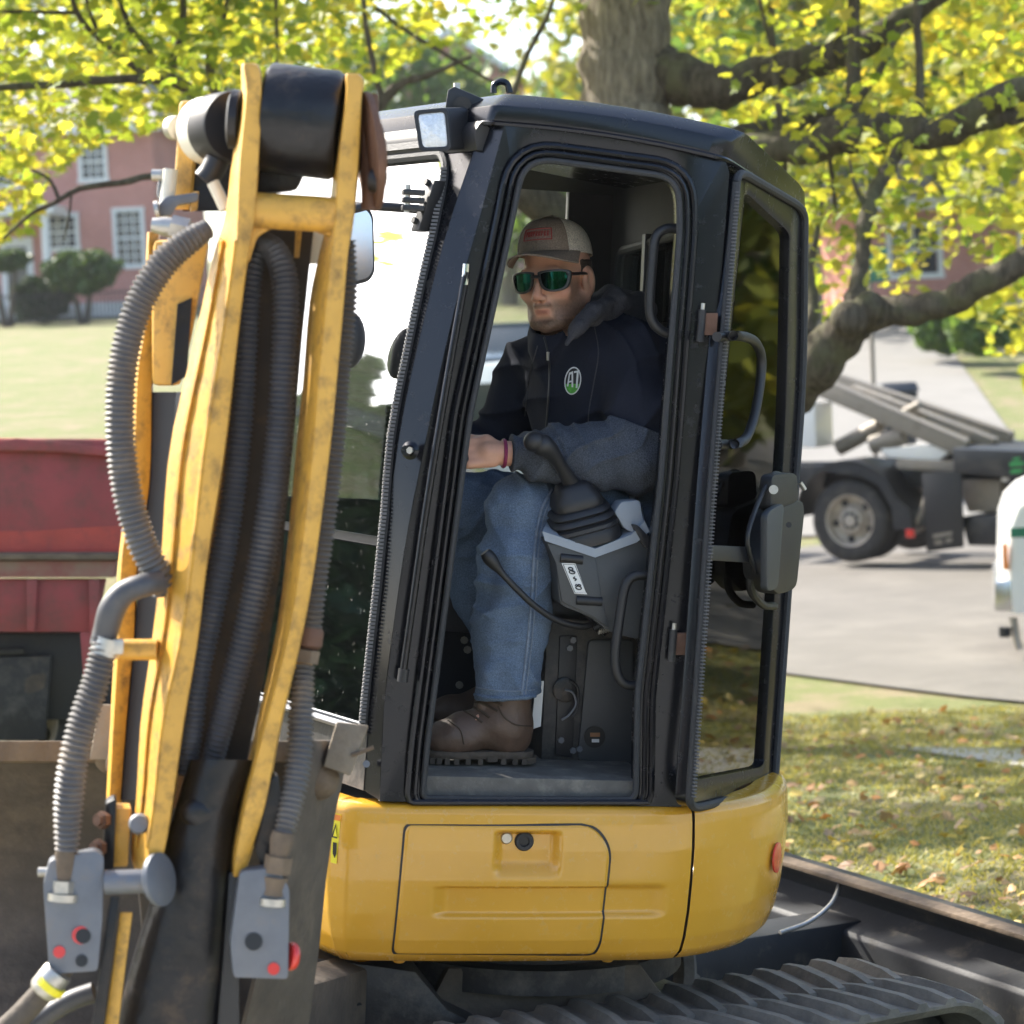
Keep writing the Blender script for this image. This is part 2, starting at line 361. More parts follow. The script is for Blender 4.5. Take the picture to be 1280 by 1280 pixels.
strip('path', [q1_, q2_+nn_*6], [q1_+nv*.5+nn_*.8, q2_+nv*.5+nn_*6], M_['concrete'], .008, 12)
M_['brick'] = None
def brickmat(name, c1, c2, mortar, sc):
    m = bpy.data.materials.new(name); m.use_nodes = True; N = m.node_tree.nodes; L = m.node_tree.links; b = N['Principled BSDF']; b.inputs['Roughness'].default_value = .85
    tc = N.new('ShaderNodeTexCoord'); t = N.new('ShaderNodeTexBrick'); t.inputs['Scale'].default_value = sc; t.inputs['Color1'].default_value = (*c1, 1); t.inputs['Color2'].default_value = (*c2, 1); t.inputs['Mortar'].default_value = (*mortar, 1); t.inputs['Mortar Size'].default_value = .016
    mp = N.new('ShaderNodeMapping'); mp.inputs['Rotation'].default_value = (R(90), 0, 0); L.new(tc.outputs['Object'], mp.inputs[0]); L.new(mp.outputs[0], t.inputs['Vector'])
    n = N.new('ShaderNodeTexNoise'); n.inputs['Scale'].default_value = .9; L.new(tc.outputs['Object'], n.inputs['Vector']); x = N.new('ShaderNodeMix'); x.data_type = 'RGBA'; x.blend_type = 'OVERLAY'; x.inputs[0].default_value = .25
    L.new(t.outputs[0], x.inputs[6]); L.new(n.outputs['Fac'], x.inputs[7]); L.new(x.outputs[2], b.inputs['Base Color']); return m
M_['brick'] = brickmat('red_brick', (.54,.225,.18), (.48,.19,.155), (.48,.39,.34), 4.2)
M_['wtrim'] = pbr('white_trim', (.75,.75,.73), .6, var=.05); M_['pane'] = pbr('window_pane', (.03,.04,.05), .06, var=.2, scale=.6, spec=.9)
M_['slate'] = pbr('grey_roof', (.24,.22,.235), .8, var=.2, scale=3); M_['stone'] = pbr('pale_stone', (.5,.49,.47), .85, var=.15, scale=2)
def house(name, label, org, ang, wid, hgt, dep, wins, gable=False, roofh=2.2, door=None, over=.35):
    # local x along the front (right), y away, z up; wins: (x0, z0, w, h, columns, rows)
    t = thing(name, label, 'house', org); t.rotation_euler = (0, 0, ang)
    # front wall with real openings: columns of brickwork between cut lines
    xs = sorted({-wid/2, wid/2} | {w[0] for w in wins} | {w[0]+w[2] for w in wins}); zs = sorted({0, hgt} | {w[1] for w in wins} | {w[1]+w[3] for w in wins})
    wall = MB(); hole = lambda x, z: any(w[0]-1e-4 < x < w[0]+w[2] and w[1]-1e-4 < z < w[1]+w[3] for w in wins)
    for i in range(len(xs)-1):
        for k in range(len(zs)-1):
            if not hole((xs[i]+xs[i+1])/2, (zs[k]+zs[k+1])/2):
                wall.box(((xs[i]+xs[i+1])/2, .15, (zs[k]+zs[k+1])/2), (xs[i+1]-xs[i], .3, zs[k+1]-zs[k]))
    for x in (-wid/2+.15, wid/2-.15): wall.box((x, dep/2+.15, hgt/2), (.3, dep-.3, hgt))
    wall.box((0, dep+.15, hgt/2), (wid, .3, hgt))
    if gable:
        for y in (0, dep): wall.prism([(-wid/2, y, hgt), (wid/2, y, hgt), (0, y, hgt+roofh)], (0, .3, 0))
    wo_ = wall.build('wall', M_['brick'], t, smooth=0, fix=False)
    o = over
    if gable:
        r = MB()
        for s_ in (-1, 1): r.prism([(s_*(wid/2+o), -o, hgt-o*roofh/(wid/2)), (0, -o, hgt+roofh), (0, -o, hgt+roofh+.18), (s_*(wid/2+o), -o, hgt-o*roofh/(wid/2)+.18)], (0, dep+.3+2*o, 0))
        rf = r.build('roof', M_['slate'], t, smooth=0)
        for s_ in (-1, 1): MB().prism([(s_*(wid/2+o), -o-.06, hgt-o*roofh/(wid/2)-.12), (0, -o-.06, hgt+roofh-.12), (0, -o-.06, hgt+roofh+.16), (s_*(wid/2+o), -o-.06, hgt-o*roofh/(wid/2)+.16)], (0, .05, 0)).build('fascia', M_['wtrim'], t, smooth=0)
    else:
        MB().loft([[(-wid/2-o,-o,hgt),(wid/2+o,-o,hgt),(wid/2+o,dep+.3+o,hgt),(-wid/2-o,dep+.3+o,hgt)], [(-wid/2+1,dep/2-.2,hgt+roofh),(wid/2-1,dep/2-.2,hgt+roofh),(wid/2-1,dep/2+.2,hgt+roofh),(-wid/2+1,dep/2+.2,hgt+roofh)]]).build('roof', M_['slate'], t, smooth=0)
        MB().box((0, -o-.04, hgt-.05), (wid+2*o, .08, .3)).build('fascia', M_['wtrim'], t, smooth=0)
    MB().box((0, -.04, .22), (wid+.04, .08, .44)).build('foundation', M_['stone'], t, smooth=0)
    for x0, z0, w, h_, nc, nr in wins:
        f = MB()
        for cx, cz, sx, sz_ in ((x0+w/2, z0-.06, w+.28, .14), (x0+w/2, z0+h_+.05, w+.24, .12), (x0-.05, z0+h_/2, .12, h_), (x0+w+.05, z0+h_/2, .12, h_)): f.box((cx, -.02, cz), (sx, .1, sz_))
        f.box((x0+w/2, .05, z0+h_/2), (w, .06, .07))
        for k in range(1, nc): f.box((x0+w*k/nc, .06, z0+h_/2), (.035, .04, h_))
        for k in range(1, nr): f.box((x0+w/2, .06, z0+h_*k/nr), (w, .036, .035))
        wf_ = f.build('window', M_['wtrim'], t, smooth=0, fix=False)
        MB().box((x0+w/2, .10, z0+h_/2), (w, .02, h_)).build('pane', M_['pane'], wf_, smooth=0)
        MB().box((x0+w*.58, .16, z0+h_/2), (w*.62, .01, h_*.96)).build('curtain', M_['wtrim'], wf_, smooth=0)
    if door:
        x0, w, h_ = door
        dd = MB().box((x0+w/2, -.02, h_/2+.3), (w, .08, h_)).build('front_door', M_['wtrim'], t, bevel=.02)
        MB().box((x0+w/2, -.07, h_/2+.3), (w*.6, .03, h_*.75)).build('door_glass', M_['pane'], dd)
        MB().box((x0+w/2, -.9, h_+1.0), (w+2.2, 1.9, .28)).build('porch_roof', M_['wtrim'], t)
        for s_ in (-.8, w+.8): MB().cyl((x0+s_, -1.6, 0), (x0+s_, -1.6, h_+.9), .13).build('porch_column', M_['wtrim'], t)
        MB().box((x0+w/2, -.9, .13), (w+2.4, 2.0, .26)).build('porch_step', M_['stone'], t)
    return t
DH = 73.0
sc = F/DH
base = pd(60, 398, DH); oh = on(base.x, base.y); 
wx = lambda px: (px-60)/sc
wz_ = lambda py: (399-py)/sc
wins = [(wx(70), wz_(311), 34/sc, 38/sc, 3, 4), (wx(155), wz_(336), 31/sc, 66/sc, 3, 6), (wx(116), wz_(228), 28/sc, 42/sc, 3, 4), (wx(6), wz_(230), 40/sc, 44/sc, 3, 4), (wx(-90), wz_(320), 34/sc, 50/sc, 3, 4), (wx(-90), wz_(230), 34/sc, 44/sc, 3, 4)]
cxh = wx(-40)
wins = [(w[0]-cxh,)+w[1:] for w in wins]
oh2 = on(pd(60+cxh*sc, 398, DH).x, DH)
house('brick_house', 'two storey red brick house with white windows across the lawn at left', oh2, R(-3), (205+285)/sc, wz_(166), 8, wins, roofh=2.0, door=(wx(8)-cxh, 1.0, 2.2))
g2 = pd(576, 380, 95)
house('brick_house', 'brick house gable with white fascia above the cab roof, partly behind leaves', on(g2.x, g2.y), R(-8), 3.9, 8.2, 7, [(-.9,5.6,.8,1.4,2,4),(.4,2.6,.9,1.6,2,4)], gable=True, roofh=1.3)
g3 = pd(1235, 420, 62)
house('brick_house', 'low brick house with white eaves behind the maple leaves at right', on(g3.x, g3.y), R(12), 7.2, 3.0, 7, [(-2.6,1.2,1.3,1.2,2,2),(1.0,1.2,1.3,1.2,2,2)], roofh=1.5, over=.6)
# low garden wall and railings before the left house
fa, fb = pd(-160, 400, 66), pd(262, 398, 66)
fence = thing('garden_fence', 'thin dark iron railing along the foot of the left brick house', 'fence', on((fa.x+fb.x)/2, 66))
o0 = fence.location; pk = MB()
for k in range(90):
    p = fa.lerp(fb, k/89); q = on(p.x, p.y)-o0; pk.box(q+V3((0,0,.45)), (.018,.018,.9))
M_['iron'] = pbr('dark_iron', (.03,.032,.035), .6)
kind(pk.build('pickets', M_['iron'], fence, smooth=0, fix=False), 'stuff')
for z in (.15, .85): MB().tube([on(fa.lerp(fb,t).x, fa.lerp(fb,t).y)-o0+V3((0,0,z)) for t in np.linspace(0,1,12)], .018, 6).build('rail', M_['iron'], fence)
# ================================================================== EXCAVATOR: yellow body
xs0 = pm(432,1100).x; xs1 = pm(862,1100).x
def plan():                                         # outline of the body seen from above
    P = []
    a = V3((xs0, YN, 0)); 
    P += [V3((xs0-.30, YN+.75, 0)), V3((xs0-.16, YN+.32, 0)), V3((xs0-.055, YN+.07, 0)), V3((xs0-.02, YN+.018, 0)), V3((xs0+.05, YN-.004, 0)), V3((xs0+.3, YN-.018, 0)), V3((xs0+.55, YN-.018, 0)), V3((xs1-.02, YN-.004, 0))]
    r = .62; cx, cy = xs1-.08, YN+r
    for k in range(1, 9):
        t = R(-78+k*20); P.append(V3((cx+.455*math.cos(t)*1.0+.0, cy+r*math.sin(t), 0)))
    P += [V3((xs0+.2, YN+1.25, 0)), V3((xs0-.25, YN+1.15, 0))]
    return P
PL = [V3(tuple(p)) for p in crv(plan(), 260, True)]
cumx = np.cumsum([0]+[(PL[(i+1) % len(PL)]-PL[i]).length for i in range(len(PL))]); LT = cumx[-1]
def plan_at(s):
    s %= LT; i = int(np.searchsorted(cumx, s, 'right')-1); i = min(i, len(PL)-1); t = (s-cumx[i])/(cumx[i+1]-cumx[i]+1e-9)
    p = PL[i].lerp(PL[(i+1) % len(PL)], t); d = (PL[(i+1) % len(PL)]-PL[i-1]).normalized()
    return p, V3((d.y, -d.x, 0))
ss = np.linspace(0, LT, 900); sxs = [plan_at(s)[0].x for s in ss]; sys_ = [plan_at(s)[0].y for s in ss]
near = [(sxs[i], ss[i]) for i in range(900) if sys_[i] < YN+.35]
near.sort(key=lambda q: q[1])
def s_of_px(px, py=1100):                           # arc position whose outward point shows at this pixel column
    best = min(near, key=lambda q: abs(mproj((q[0], plan_at(q[1])[0].y, pm(690,py).z))[0]-px) + (0 if plan_at(q[1])[1].dot(CM-plan_at(q[1])[0]) > 0 else 1e3)); return best[1]
zt, zb_ = ZB-.004, pm(690,1217,YN-.02).z
ztop_at = lambda s: zt
PROF = [(-.075,0),(-.03,.0),(-.012,-.004),(0,-.016),(.004,-.04),(.007,-.10),(.004,-.17),(-.004,-.25),(-.016,-.31),(-.03,-.345),(-.055,-.368),(-.10,-.38)]
ph = np.array([-p[1] for p in PROF]); po = np.array([p[0] for p in PROF])
def bodypt(s, z, out=0.0, rip=True):
    p, n = plan_at(s); d = zt-z
    o = float(np.interp(d, ph[2:], po[2:]))
    return V3((p.x, p.y, z)) + n*(o+out+(ripple(s, z) if rip else 0))
sA, sB = s_of_px(535), s_of_px(838)
zr1, zr2 = pm(690,1106).z, pm(690,1141).z
sst = lambda a, b, x: (lambda t: t*t*(3-2*t))(min(max((x-a)/(b-a), 0), 1))
sP0, sP1 = s_of_px(612), s_of_px(702); zP0, zP1 = pm(650,1036).z, pm(650,1094).z
def ripple(s, z):
    e = sst(sA, sA+.05, s)*(1-sst(sB-.05, sB, s))
    r = -.015*sst(zr2-.010, zr2+.004, z)*(1-sst(zr1-.006, zr1+.003, z))*e
    pk = sst(sP0, sP0+.03, s)*(1-sst(sP1-.03, sP1, s))*sst(zP1-.004, zP1+.035, z)*(1-sst(zP0-.012, zP0+.002, z))
    return r-.028*pk
smin_, smax_ = s_of_px(405), None
sG = s_of_px(864)
def shell(name, sa, sb, mat, n):
    m = MB(); zz = list(np.concatenate([zt-np.linspace(.016, .345, 70)]))
    rings = []
    for i in range(n+1):
        s = sa+(sb-sa)*i/n; p, nn = plan_at(s); row = []
        for o, h in PROF[:3]: row.append(V3((p.x, p.y, zt+h))+nn*o)
        for z in zz: row.append(bodypt(s, z))
        for o, h in PROF[-2:]: row.append(V3((p.x, p.y, zt+h))+nn*o)
        # close inward
        row.append(V3((p.x, p.y, zt+PROF[-1][1]))-nn*.14)
        rings.append(row)
    m.loft(rings, False, False)
    return m.build(name, mat, EXC, smooth=50)
sL = s_of_px(405)-.5
SIDE = shell('side_panel', sL, sG-.004, M_['yellow'], 240)
CWT = shell('counterweight', sG+.004, sG+1.3, M_['yellow'], 110)
MB().loft([[bodypt(sG+d, z, -.012, False) for z in np.linspace(zt-.35, zt-.004, 12)] for d in (-.012, .012)], False, False).build('panel_gap', M_['plastic'], SIDE)
# deck closing the body from above, belly below
dk = [V3((p.x, p.y, zt-.012))-plan_at(cumx[i])[1]*.05 for i, p in enumerate(PL)]
MB().prism(dk, (0,0,-.03)).build('body_deck', M_['black_dusty'], EXC)
dk2 = [V3((p.x, p.y, zt-.372))-plan_at(cumx[i])[1]*.10 for i, p in enumerate(PL)]
MB().prism(dk2, (0,0,.03)).build('belly_plate', M_['black_dusty'], EXC)
# access door: black gap, then the slightly proud door with rounded corners
def spx(px, py):
    z = pm(px, py, YN-.018).z; return (s_of_px(px, py), z)
cor = [spx(508,1031), spx(742,1031), spx(762,1060), spx(752,1182), spx(745,1197), spx(493,1198)]
dloop = rpoly([(c[0], c[1]) for c in cor], [.02,.05,.04,.02,.02,.02], 6)
def patch(name, loop, out, mat, parent, thick, n=60):
    # fill a closed loop in (s, z) by rows
    L = [np.array(p) for p in loop]; zs_ = [p[1] for p in L]; z0, z1 = min(zs_)+1e-4, max(zs_)-1e-4
    def span(z):
        xs = []
        for i in range(len(L)):
            a, b = L[i-1], L[i]
            if (a[1]-z)*(b[1]-z) <= 0 and abs(a[1]-b[1]) > 1e-9: xs.append(a[0]+(b[0]-a[0])*(z-a[1])/(b[1]-a[1]))
        return min(xs), max(xs)
    def fn(u, v):
        z = z0+(z1-z0)*v; a, b = span(z); s = a+(b-a)*u
        ed = min(1, min(min(u, 1-u)*(b-a), min(v, 1-v)*(z1-z0))/.006)
        return bodypt(s, z, out*(.35+.65*ed) if thick else out)
    return MB().grid(fn, n*2, n).build(name, mat, parent, smooth=50)
cx_ = np.mean([p[0] for p in dloop]); cz_ = np.mean([p[1] for p in dloop])
gl = [(p[0]+math.copysign(.0045, p[0]-cx_), p[1]+math.copysign(.0045, p[1]-cz_)) for p in dloop]
patch('door_gap', gl, .0022, M_['plastic'], SIDE, False)
AD = patch('access_door', dloop, .006, M_['yellow'], EXC, True, 110)
def onbody(px, py, out): s, z = spx(px, py); return bodypt(s, z, out), plan_at(s)[1]
p, n = onbody(633, 1049, .004); LK = MB().lathe([(.014,0),(.014,.005),(.011,.009),(.009,.009)], p, n, 20).build('lock', M_['steel'], AD)
MB().box(p+n*.010, (.003,.004,.012)).build('key_slot', M_['chrome'], LK)if False else None
p, n = onbody(657.5, 1053, .004); MB().lathe([(.022,0),(.022,.006),(.019,.010),(.012,.010),(.010,.002)], p, n, 28, False).build('latch_ring', M_['rubber'], AD)
MB().lathe([(.0115,0),(.0115,.003)], p, n, 20).build('latch_hole', M_['plastic'], AD)
# reflector, decals, feet
p, n = onbody(965, 1096, .006); t = V3((-n.y, n.x, 0))
MB().prism([p+t*(.034*math.cos(a))+V3((0,0,.037*math.sin(a))) for a in np.linspace(0, 2*math.pi, 28, endpoint=False)], n*.004).build('reflector', M_['red'], CWT, bevel=.001)
for px in (507, 775):
    p, n = onbody(px, 1200, -.03); MB().lathe([(.018,0),(.018,-.022),(.012,-.028)], V3((p.x, p.y+.06, zb_+.022)), (0,0,1), 14).build('panel_bolt', M_['yellow'], SIDE)
def decal(name, pxs, mat, parent, out):
    m = MB(); vs = []
    for px, py in pxs: vs.append(onbody(px, py, out)[0])
    m.add(vs, [tuple(range(len(vs)))]); return m.build(name, mat, parent, fix=False, smooth=0)
M_['warn'] = pbr('warning_yellow', (.85,.72,.03), .45, var=.03)
M_['ink'] = pbr('black_ink', (.012,.012,.012), .5)
dc = [(417,1020),(427,1021),(424,1083),(415,1082)]
decal('warning_decal', dc, M_['warn'], SIDE, .003)
decal('decal_band', [(417,1021),(427,1022),(426.7,1029),(416.5,1028)], pbr('orange_ink', (.8,.22,.02), .45), SIDE, .004)
decal('warning_triangle', [(421,1032),(425,1051),(416.5,1050)], M_['ink'], SIDE, .004)
decal('triangle_fill', [(421,1037),(423.6,1049),(418,1048.5)], M_['warn'], SIDE, .005)
decal('pictogram', [(418.5,1056),(424,1056.5),(423,1070),(421.5,1076),(418,1070)], M_['ink'], SIDE, .004)
# ------------------------------------------------------------------ under the body: track frame, track, blade
zTk = .47
def zpl(px, py, z): return pz(px, py, z)
e0, e1 = zpl(1032,1203,zTk), zpl(1194,1254,zTk)
n0 = zpl(1057,1281,zTk)
T = zpl(1005,1204,zTk)-zpl(770,1243,zTk); T.z = 0; T.normalize(); Cc = V3((T.y, -T.x, 0))
if Cc.dot(e1-e0) < 0: Cc = -Cc
wT = min(max(.30, (e1-e0).dot(Cc)), .46)
print('track width', wT, (e1-e0).dot(Cc))
endn = e1                                           # near corner where the belt turns down
def track(base, name='track'):
    Lh, rad = .78, .235                             # half straight length and end radius
    cen = base - T*(Lh) - Cc*(wT/2); cen.z = zTk-rad
    root = None
    def P(t, w, out=0):
        # t: distance along the belt, starting at the far end of the top run
        per = 4*Lh+2*math.pi*rad; t %= per
        if t < 2*Lh: q = T*(-Lh+t)+V3((0,0,rad+out))
        elif t < 2*Lh+math.pi*rad: a = (t-2*Lh)/rad; q = T*(Lh+math.sin(a)*(rad+out))+V3((0,0,math.cos(a)*(rad+out)))
        elif t < 4*Lh+math.pi*rad: q = T*(Lh-(t-2*Lh-math.pi*rad))-V3((0,0,rad+out))
        else: a = (t-4*Lh-math.pi*rad)/rad; q = T*(-Lh-math.sin(a)*(rad+out))-V3((0,0,math.cos(a)*(rad+out)))
        return cen+q+Cc*w
    per = 4*Lh+2*math.pi*rad
    N = 150; sec = [(-wT/2,-.008),(-wT/2,.0),(wT/2,.0),(wT/2,-.008),(wT/2-.02,-.03),(-wT/2+.02,-.03)]
    m = MB(); rings = [[P(per*i/N, w, o) for w, o in sec] for i in range(N+1)]
    m.loft(rings, True, False); belt = m.build(name, M_['track'], EXC)
    nl = 46; src = None
    for k in range(nl):
        t0 = per*k/nl; lug = MB(); pit = per/nl
        # chevron-like lug: two staggered pads, each a low wedge running across and slightly along
        for (wa, wb, sh) in ((-wT/2, .02, .0), (-.02, wT/2, .5)):
            rr = []
            for f in np.linspace(0, 1, 5):
                w = wa+(wb-wa)*f; sl = (f-.5)*.045*(1 if sh else -1)+sh*pit*.5
                hgt = .024 if 0 < f < 1 else .014
                rr.append([P(t0+sl-.022, w, 0), P(t0+sl-.013, w, hgt), P(t0+sl+.011, w, hgt), P(t0+sl+.022, w, 0)])
            lug.loft(rr, True, True)
        lug.build('track_lug', M_['track'], belt, smooth=30)
    # idlers and frame inside
    for e, r_ in ((Lh, rad-.035), (-Lh, rad-.035)):
        c = cen+T*e; MB().lathe([(r_*.3,-.07),(r_*.9,-.07),(r_,-.05),(r_,.05),(r_*.9,.07),(r_*.3,.07)], c, Cc, 32).build('idler_wheel', M_['black_dusty'], belt)
    for e in (-.5,-.25,0,.25,.5):
        MB().lathe([(.05,-.08),(.07,-.06),(.07,.06),(.05,.08)], cen+T*e-V3((0,0,rad-.105)), Cc, 20).build('track_roller', M_['black_dusty'], belt)
    MB().prism([cen+T*x+Cc*(wT*.32)+V3((0,0,z)) for x, z in ((-.7,-.09),(.7,-.09),(.7,.05),(.55,.13),(-.55,.13),(-.7,.05))], -Cc*(wT*.64)).build('track_frame', M_['black_dusty'], belt, bevel=.01)
    return belt, cen
TRK, tcen = track(endn)
TRK2, tcen2 = track(endn - Cc*1.2)
EXC['base_hint'] = ''
del EXC['base_hint']
ccen = (tcen+tcen2)/2
Mc = Matrix((T, Cc, V3((0,0,1)))).transposed()
CBF = MB().box(ccen+V3((0,0,.10)), (.8,1.0,.20), Mc).build('carbody', M_['black_dusty'], EXC, bevel=.02)
MB().lathe([(.42,0),(.42,.06),(.36,.06),(.36,.14)], V3((.05, YN+.62, .50)), (0,0,1), 40).build('slew_ring', M_['black_dusty'], CBF)
MB().prism([pm(*p, YN+.16) for p in [(392,1196),(520,1214),(560,1262),(640,1300),(380,1300)]], (0,.35,0)).build('swing_bracket', M_['black_dusty'], EXC, bevel=.015)
dcw = [pm(*p, YN+.155) for p in [(406,1201),(422,1205),(418,1232),(403,1228)]]
MB().add(dcw, [(0,1,2,3)]).build('white_tag', M_['white'], EXC, fix=False)
MB().add([pm(*p, YN+.153) for p in [(408,1212),(415,1214),(416,1224),(407,1224)]], [(0,1,2,3)]).build('tag_emblem', pbr('tag_green', (.1,.35,.12), .5), EXC, fix=False)
MB().prism([pm(*p, YN+.10) for p in [(390,1238),(425,1243),(455,1258),(400,1262),(385,1258)]], (0,.1,-.0)).build('bracket_lug', M_['black_dusty'], EXC, bevel=.008)
MB().cyl(pm(690,1262,YN+.30), pm(690,1262,YN+.45), .075, 28).build('motor_port', M_['grease'], EXC)
MB().prism([pm(*p, YN+.25) for p in [(560,1210),(800,1205),(830,1245),(560,1300),(520,1290)]], (0,.4,0)).build('swivel_cover', M_['mud_dark'], EXC, bevel=.01)
# blade: a long trough seen from behind, parallel to C
zBl = .42
g0 = zpl(982,1079,zBl); g1 = zpl(1290,1174,zBl)
bd = (g1-g0); bd.z = 0; bd.normalize(); bt = V3((-bd.y, bd.x, 0))
if bt.dot(T) < 0: bt = -bt
B0 = g0 - bd*.45; BL = 2.05
sec = [(0,0),(.05,.0),(.05,-.012),(.012,-.014),(.06,-.05),(.09,-.11),(.06,-.16),(-.06,-.165),(-.075,-.18),(-.075,-.33),(-.04,-.36),(.05,-.40),(.05,-.42),(.13,-.42),(.16,-.20),(.13,-.02),(.07,.012),(.0,.012)]
sec_w = lambda f: [B0+bd*(BL*f)+bt*a+V3((0,0,z)) for a, z in [(0.02,.0),(0.0,-.012),(.012,-.016),(.07,-.045),(.10,-.085),(.045,-.125),(-.03,-.14),(-.04,-.155),(-.04,-.30),(.0,-.37),(.10,-.40),(.16,-.36),(.18,-.2),(.15,-.04),(.12,.0)]]
M_['blade'] = pbr('worn_black_blade', (.014,.016,.020), .62, var=.2, scale=8, dirt=(.16,.135,.10), damt=.24, dscale=9, bump=.1, bscale=70)
BLD = MB().loft([sec_w(f) for f in np.linspace(0, 1, 24)]).build('dozer_blade', M_['blade'], EXC, bevel=.004, smooth=30)
MB().loft([[B0+bd*(BL*f)+bt*a+V3((0,0,z)) for a, z in ((-.004,.004),(-.004,-.010),(.05,-.004),(.05,.010))] for f in np.linspace(0, 1, 10)]).build('blade_edge', M_['mud'], BLD, bevel=.003)
arm0 = zpl(1066,1152,.30); arm1 = arm0 - T*.95
for off in (0, -.62):
    a, b = arm0+Cc*off, arm1+Cc*off
    MB().loft([[p+Cc*w+V3((0,0,z)) for w, z in ((-.16,.0),(0.0,.0),(.01,-.14),(-.17,-.14))] for p in (b, a+T*.06)]).build('blade_arm', M_['blade'], EXC, bevel=.012)
gp = [zpl(1052,1098,.41), zpl(1040,1128,.36), zpl(1012,1152,.32), zpl(975,1166,.30)]
MB().tube(crv(gp, 16), .007, 8).build('blade_hose', M_['steel'], EXC)
# ================================================================== EXCAVATOR: cab
def hitpoly(P, c, a):
    dx, dy = math.cos(a), math.sin(a); best = None
    for i in range(len(P)):
        x1, y1 = P[i-1][0]-c[0], P[i-1][1]-c[1]; x2, y2 = P[i][0]-c[0], P[i][1]-c[1]
        ex, ey = x2-x1, y2-y1; den = dx*ey-dy*ex
        if abs(den) < 1e-9: continue
        t = (x1*ey-y1*ex)/den; u = (x1*dy-y1*dx)/den
        if t > 0 and -1e-6 <= u <= 1+1e-6 and (best is None or t > best): best = t
    return (c[0]+dx*best, c[1]+dy*best)
def polar(outer, inner, c, n=120):                 # two loops resampled at the same angles
    A = set(np.linspace(-math.pi, math.pi, n, endpoint=False))
    for P in (outer, inner):
        for p in P: A.add(math.atan2(p[1]-c[1], p[0]-c[0]))
    A = sorted(A); A = [a for i, a in enumerate(A) if i == 0 or a-A[i-1] > 1e-4]
    return [hitpoly(outer, c, a) for a in A], [hitpoly(inner, c, a) for a in A]
CHR = [(632,150),(600,270),(575,360),(552,455),(530,560),(510,660),(492,780),(480,880),(474,1000)]
CHL = [(610,140),(590,196),(560,285),(530,400),(500,540),(480,700),(465,850),(455,988)]
outer_px = [(632,150),(905,196),(912,215),(852,1009),(474,1002)] + CHR[::-1][1:-1]
inner_px = rpoly([(655,196),(848,222),(850,285),(826,600),(797,870),(795,1000),(528,998),(534,930),(587,522),(640,275)], [42,40,20,10,10,14,10,10,20,20], 6)
o_, i_ = polar(outer_px, inner_px, (690,600), 150)
CAB = kind(MB().band([pm(*p, YN) for p in o_], [pm(*p, YN+.014) for p in i_], (0, .055, 0)).build('cab_frame', M_['black'], EXC, bevel=.004), 'part')
del CAB['kind']
inl = [pm(*p, YN+.004) for p in inner_px]
MB().tube(inl+inl[:1], .0075, 8, False).build('door_seal', M_['rubber'], CAB)
def grow(loop, k, c=(690,600)):
    out = []
    n = len(loop)
    for i in range(n):
        a, b = np.array(loop[i-1], float), np.array(loop[(i+1) % n], float); t = b-a; t /= (np.linalg.norm(t)+1e-9); nn = np.array((t[1], -t[0]))
        out.append(tuple(np.array(loop[i], float)+nn*k))
    return out
for k, r, y in ((10, .006, -.001), (19, .0075, -.003)):
    g = [pm(p[0], min(p[1], 1003), YN+y) for p in grow(inner_px, k)]
    MB().tube(g+g[:1], r, 8, False).build('pressed_ridge', M_['black'], CAB)
# corner chamfer and the front plane (ruled surface through the left edge of the chamfer)
YF = YN+.05
cr_ = [pm(*p, YN) for p in crv(CHR, 24)]; cl_ = [pm(*p, YF) for p in crv(CHL, 24)]
MB().loft([cr_, cl_, [p+V3((.03,.06,0)) for p in cl_], [p+V3((.03,.06,0)) for p in cr_]], False, False).build('corner_pillar', M_['black'], CAB, smooth=30)
FZ = [p.z for p in cl_][::-1]; FX = [p.x for p in cl_][::-1]
xL = lambda z: float(np.interp(z, FZ, FX)) + (0 if z <= FZ[-1] else (z-FZ[-1])*.28)
dF = V3((-.38, .925, 0))
def fp(s, z, out=0.0):
    sl = (xL(z+.02)-xL(z-.02))/.04; n = V3((-.925, -.38, .925*sl)).normalized()
    return V3((xL(z), YF, z)) + dF*s + n*out
def fs(px, py):
    d = mray(px, py); lo, hi = 4.0, 9.0
    def g(t):
        p = CM+d*t; return p.x-(xL(p.z)+dF.x*(p.y-YF)/dF.y)
    ts = np.linspace(lo, hi, 60); last = g(ts[0])
    for a, b in zip(ts[:-1], ts[1:]):
        vb = g(b)
        if last*vb <= 0:
            for _ in range(30):
                m = (a+b)/2
                if g(a)*g(m) <= 0: b = m
                else: a = m
            p = CM+d*a; return ((p.y-YF)/dF.y, p.z)
        last = vb
    p = CM+d*5.6; return ((p.y-YF)/dF.y, p.z)
SEAL = [(553,193),(559,206),(557,232),(545,290),(533,340),(510,450),(493,540),(484,640),(474,740),(463,840),(456,915)]
sz = [fs(*p) for p in SEAL]
szs = sorted([(z, max(s, .004)) for s, z in sz]); SZ = [q[0] for q in szs]; SS = [q[1] for q in szs]
s0 = lambda z: float(np.interp(z, SZ, SS))
SW = 1.0                                            # width of the front
ztop, zbot = szs[-1][0], szs[0][0]
zmid = fs(440, 672)[1]
MB().slab(lambda u, v: fp(s0(zbot+(ztop-zbot)*v)*u, zbot+(ztop-zbot)*v, .001), 2, 24, V3((.02,.01,0))).build('windscreen_frame', M_['black'], CAB)
WS = MB().grid(lambda u, v: (lambda z: fp(s0(z)+(SW-s0(z))*u, z, -.004))(zmid+.012+(ztop-zmid-.012)*v), 12, 24).build('windscreen', M_['glass'], EXC)
sp = [fp(s0(z), z, .004) for z in np.linspace(zbot, ztop-.03, 40)]
